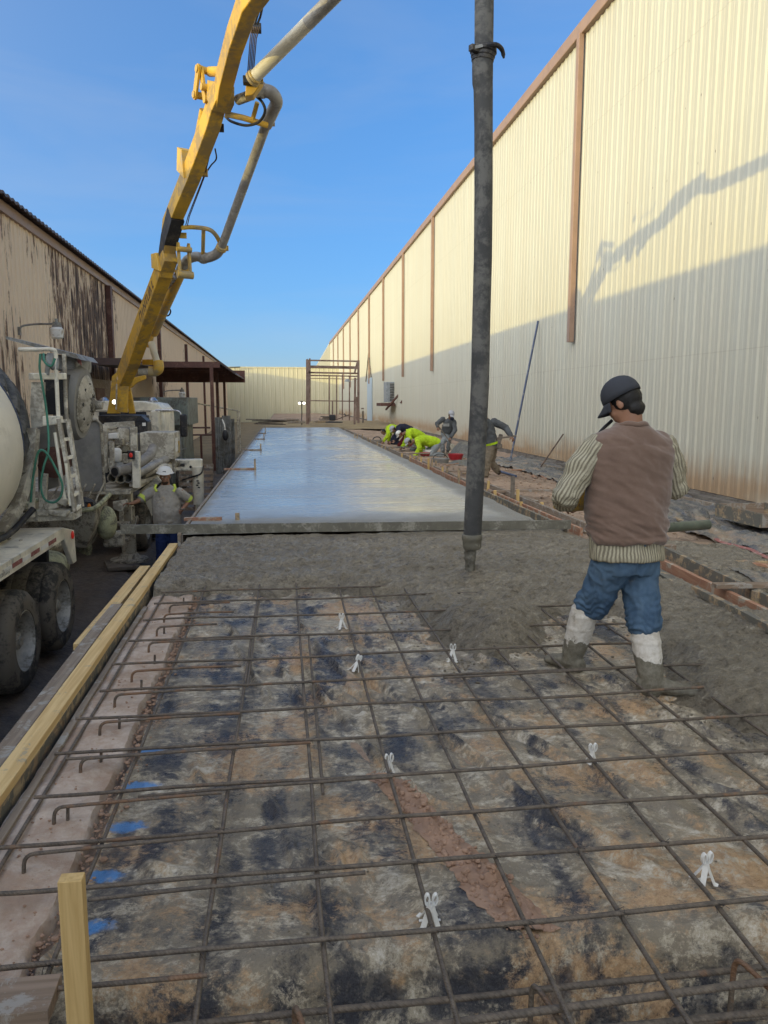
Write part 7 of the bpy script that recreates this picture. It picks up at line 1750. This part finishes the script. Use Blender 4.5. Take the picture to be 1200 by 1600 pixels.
# ---------------------------------------------------------------- crouching finishers in hi-vis
def croucher(label, Y, px_hip, px_sh, px_head, px_hand1, px_hand2, px_knee, px_foot, shirt, pants, capmat, hairmat, capon=True, gz=-.2, hv=None):
    hip = AY(*px_hip, Y); sh = AY(*px_sh, Y); hd = AY(*px_head, Y-.05); h1 = AY(*px_hand1, Y-.25); h2 = AY(*px_hand2, Y+.12)
    t = thing('person', label, 'person', (hip.x, Y, gz)); lat = Vector((0, 1, 0)); kn = AY(*px_knee, Y); ft = AY(*px_foot, Y)
    kn.z = max(kn.z, gz+.07); ft.z = max(ft.z, gz+.06); d = (sh-hip).normalized(); hf = (hd-sh).normalized()*.35+Vector((-.45, -.1, -.8)); hu = Vector((-.8, 0, .45))
    b = MB(); f_, u_, r_, rt_ = head(b, hd, hf, hu, 1.0, sh+d*.03, .058)
    torso(b, hip, sh+d*.05, lat, lat, [(0, .13, .09, 0), (.5, .14, .09, 0), (.85, .16, .08, 0), (1.02, .06, .06, 0)], 24, (0, 0, .07))
    s1 = sh+Vector((0, -.19, -.03)); s2 = sh+Vector((0, .19, -.03)); e1 = s1.lerp(h1, .5)+Vector((.09, -.04, .02)); e2 = s2.lerp(h2, .5)+Vector((.09, .04, .02))
    limb(b, [s1, e1, h1], [.05, .045, .03]); limb(b, [s2, e2, h2], [.05, .045, .03]); hand(b, h1, h1-e1, Vector((-.5, 0, -.6)), 1, 1.05, .7, .0115); hand(b, h2, h2-e2, Vector((-.5, 0, -.6)), -1, 1.05, .7, .0115)
    P = []
    for q in (-1, 1):
        hp_ = hip+Vector((0, .10*q, -.02)); k_ = kn+Vector((-.06*q, .16*q, 0)); f2 = ft+Vector((0, .14*q, 0)); P.append((hp_, k_, f2)); leg(b, hp_, k_, f2, .08, .055, .045)
    vox(b, 'body', m_skin2, t, .013, 2)
    hair(hd, f_, u_, r_, 1.0, t, hairmat, vx=.013)
    if capon: cap(hd, f_, u_, r_, 1.06, capmat, t)
    m = MB(); torso(m, hip, sh+d*.06, lat, lat, [(-.08, .19, .15, .0), (.15, .21, .17, .01), (.5, .215, .165, .02), (.8, .22, .14, .0), (.92, .17, .11, 0), (1.04, .085, .08, 0)], 24, (0, 0, .075))
    limb(m, [s1+Vector((0, .04, 0)), e1, e1.lerp(h1, .85)], [.095, .080, .060]); limb(m, [s2-Vector((0, .04, 0)), e2, e2.lerp(h2, .85)], [.095, .080, .060])
    vox(m, 'jacket', shirt, t, .013, 3, wr(.015, (7, 7, 7), Y))
    m = MB(); torso(m, hip-d*.05, hip+d*.16, lat, lat, [(0, .16, .14, 0), (1, .18, .15, 0)])
    for a, k_, f2 in P: leg(m, a, k_, k_.lerp(f2, .85), .115, .092, .078)
    vox(m, 'trousers', pants, t, .013, 3, wr(.010, (8, 8, 8), Y+2))
    for a, k_, f2 in P:
        m = MB(); limb(m, [k_.lerp(f2, .7), f2], [.065, .058]); m.loft([(f2+Vector((.02, 0, .03)), Vector((0, .045, 0)), Vector((.03, 0, .02))), (f2+Vector((.05, 0, -.0)), Vector((0, .05, 0)), Vector((.04, 0, .02))), (f2+Vector((-.02, 0, -.05)), Vector((0, .045, 0)), Vector((.02, 0, .025)))], 12); vox(m, 'boot', m_bootdark, t, .013, 2)
    return t
croucher('worker in bright lime jacket and grey cap, crouching nearest over the form stakes', 24.0, (683, 693), (652, 689), (638, 691), (648, 713), (663, 713), (668, 713), (692, 711), m_hivis, m_greypants, m_capgrey, m_hair)
croucher('worker in lime shirt with white and brown cap, crouching right behind the nearest one', 26.3, (660, 684), (637, 676), (624, 679), (634, 697), (628, 699), (648, 703), (668, 702), m_hivis, m_greypants, m_white, m_darkred)
croucher('worker in dark navy jacket and white cap, bent over between the two lime workers', 28.6, (642, 673), (622, 670), (614, 671), (617, 688), (611, 690), (628, 696), (645, 695), m_navy, m_darkred, m_capgrey, m_hair)
croucher('bare-headed worker in lime jacket, farthest left of the crouching group', 30.5, (624, 674), (606, 670), (599, 675), (599, 690), (607, 689), (613, 692), (628, 692), m_hivis, m_navy, m_cap, m_hair, False)

# ---------------------------------------------------------------- standing worker with shovel
def walker(label, Y, gz, hd, hf, hu, neck, pelv, sh, el, ha, kn, an, toe, top, pants, capm, lat, skin=m_skin2, gl=None, boots=None, vs=.012, w=1.0):
    t = thing('person', label, 'person', (pelv.x, Y, gz)); b = MB(); f_, u_, r_, rt_ = head(b, hd, hf, hu, 1.0, neck, .058)
    torso(b, pelv, neck, lat, lat, [(0, .13, .09, 0), (.5, .14, .10, 0), (.85, .16, .08, 0), (1, .06, .06, 0)])
    for k_ in (0, 1): limb(b, [sh[k_], el[k_], ha[k_]], [.05, .043, .03]); hand(b, ha[k_], ha[k_]-el[k_], Vector((0, .3, -1)), 1-2*k_, 1.05, 1.2, .011)
    hp = [pelv+lat*.09*q+Vector((0, 0, -.03)) for q in (-1, 1)]
    for k_ in (0, 1): leg(b, hp[k_], kn[k_], an[k_], .08, .055, .045)
    vox(b, 'body', skin, t, vs, 2)
    m = MB(); torso(m, pelv, neck, lat, lat, [(-.05, .19*w, .14*w, 0), (.2, .20*w, .155*w, .01), (.55, .205*w, .15*w, .01), (.8, .205*w, .125*w, 0), (.92, .15, .10, 0), (1.02, .08, .08, 0)], 24)
    for k_ in (0, 1): limb(m, [sh[k_].lerp(neck, .15), el[k_], el[k_].lerp(ha[k_], .88)], [.088, .072, .056])
    vox(m, 'hoodie', top, t, vs, 3, wr(.010, (8, 8, 8), Y))
    m = MB(); torso(m, pelv+Vector((0, 0, -.08)), pelv+Vector((0, 0, .12)), lat, lat, [(0, .15, .125, 0), (1, .175, .13, 0)])
    for k_ in (0, 1): leg(m, hp[k_], kn[k_], kn[k_].lerp(an[k_], .8), .108, .082, .074)
    vox(m, 'trousers', pants, t, vs, 3, wr(.010, (8, 8, 12), Y+1))
    for k_ in (0, 1):
        m = MB(); limb(m, [kn[k_].lerp(an[k_], .35), an[k_]], [.072, .060]); shoe(m, an[k_]+Vector((0, 0, -.02)), toe[k_], 1.08); vox(m, 'boot', boots or m_bootdark, t, vs, 2)
    return t, (f_, u_, r_, rt_)
Y = 25.6; P_ = lambda x, y, d=0: AY(x, y, Y+d)
t, fr_ = walker('worker in charcoal hoodie and grey trousers, standing by the wall with a shovel', Y, -.25, P_(705, 648, -.15), Vector((.35, -.8, -.5)), Vector((.1, -.3, .9)), P_(703, 655), P_(697, 676, .1),
    [P_(690, 655), P_(710, 660, -.1)], [P_(683, 662, -.1), P_(711, 672, -.2)], [P_(684, 668, -.3), P_(704, 684, -.35)], [P_(691, 692, -.1), P_(702, 690, -.1)], [P_(692, 707), P_(700, 704, .1)], [P_(687, 711, -.1), P_(699, 708, -.2)],
    m_hood, m_greypants, None, Vector((-.95, -.3, 0)))
hair(P_(705, 648, -.15), fr_[0], fr_[1], fr_[2], 1.02, t, m_hair, vx=.013); cap(P_(705, 648, -.15), fr_[0], fr_[1], fr_[2], 1.06, m_capgrey, t)
m = MB(); m.ball(P_(706, 652, -.18)-Vector((0, .06, .05)), (.07, .05, .06), 12, 8); m.build('face_scarf', m_navy, t)
m = MB(); m.box(P_(697, 664, -.17), (.22, .01, .10)); m.build('chest_print', m_greysteel, t)
sv = thing('shovel', 'shovel held slanting by the standing worker in the charcoal hoodie', 'shovel', P_(684, 664, -.35))
m = MB(); m.tube([P_(683, 663, -.4), P_(706, 694, -.5)], .018, 8); m.build('handle', m_clutter, sv)
m = MB(); c = P_(708, 697, -.5); m.loft([(P_(706, 693, -.5), Vector((.03, 0, 0)), Vector((0, .02, 0))), (c, Vector((.12, 0, 0)), Vector((0, .02, 0))), (c+Vector((.06, 0, -.14)), Vector((.10, 0, 0)), Vector((0, .015, 0)))], 12); m.build('blade', m_mudsteel, sv)

# ---------------------------------------------------------------- worker striding behind the hose
Y = 17.0
t, fr_ = walker('worker in grey hoodie with lime waistband and khaki trousers, stepping out from behind the hose', Y, -.2, P_(752, 645, -.1), Vector((-.8, -.1, -.5)), Vector((-.3, 0, .9)), P_(759, 656), P_(768, 695),
    [P_(757, 660, -.18), P_(774, 660, .18)], [P_(752, 680, -.3), P_(790, 668, .1)], [P_(745, 690, -.4), P_(799, 682, -.1)], [P_(762, 722, -.15), P_(768, 722, .15)], [P_(758, 746, -.1), P_(779, 738, .2)], [P_(750, 757, -.15), P_(783, 751, .15)],
    m_hood, m_khaki, None, Vector((.55, .83, 0)), m_skin2, None, None, .012, 1.02)
hair(P_(752, 645, -.1), fr_[0], fr_[1], fr_[2], 1.0, t, m_hair, vx=.013); cap(P_(752, 645, -.1), fr_[0], fr_[1], fr_[2], 1.06, m_cap, t)
m = MB(); d = (P_(759, 656)-P_(768, 695)).normalized(); u = Vector((.55, .83, 0)); u = (u-d*u.dot(d)).normalized(); w = d.cross(u); c = P_(768, 692)
m.loft([(c-d*.03, u*.212, w*.162), (c+d*.02, u*.214, w*.164)], 24, caps=False); m.build('lime_hem', m_hivis, t)
m = MB(); p = P_(780, 690, -.1); m.box(p, (.09, .05, .34), Matrix.Rotation(.25, 3, 'Y')); m.box(p+Vector((.02, 0, -.1)), (.1, .06, .1)); m.build('tool_pouch', m_clutter, t, bevel=.015)
tt = thing('hand_tool', 'wooden-handled tool held low by the striding worker in the grey hoodie', 'tool', P_(790, 684, -.1)); m = MB(); m.tube([P_(776, 685, -.1), P_(806, 681, -.12)], .022, 8); m.build('handle', m_clutter, tt)
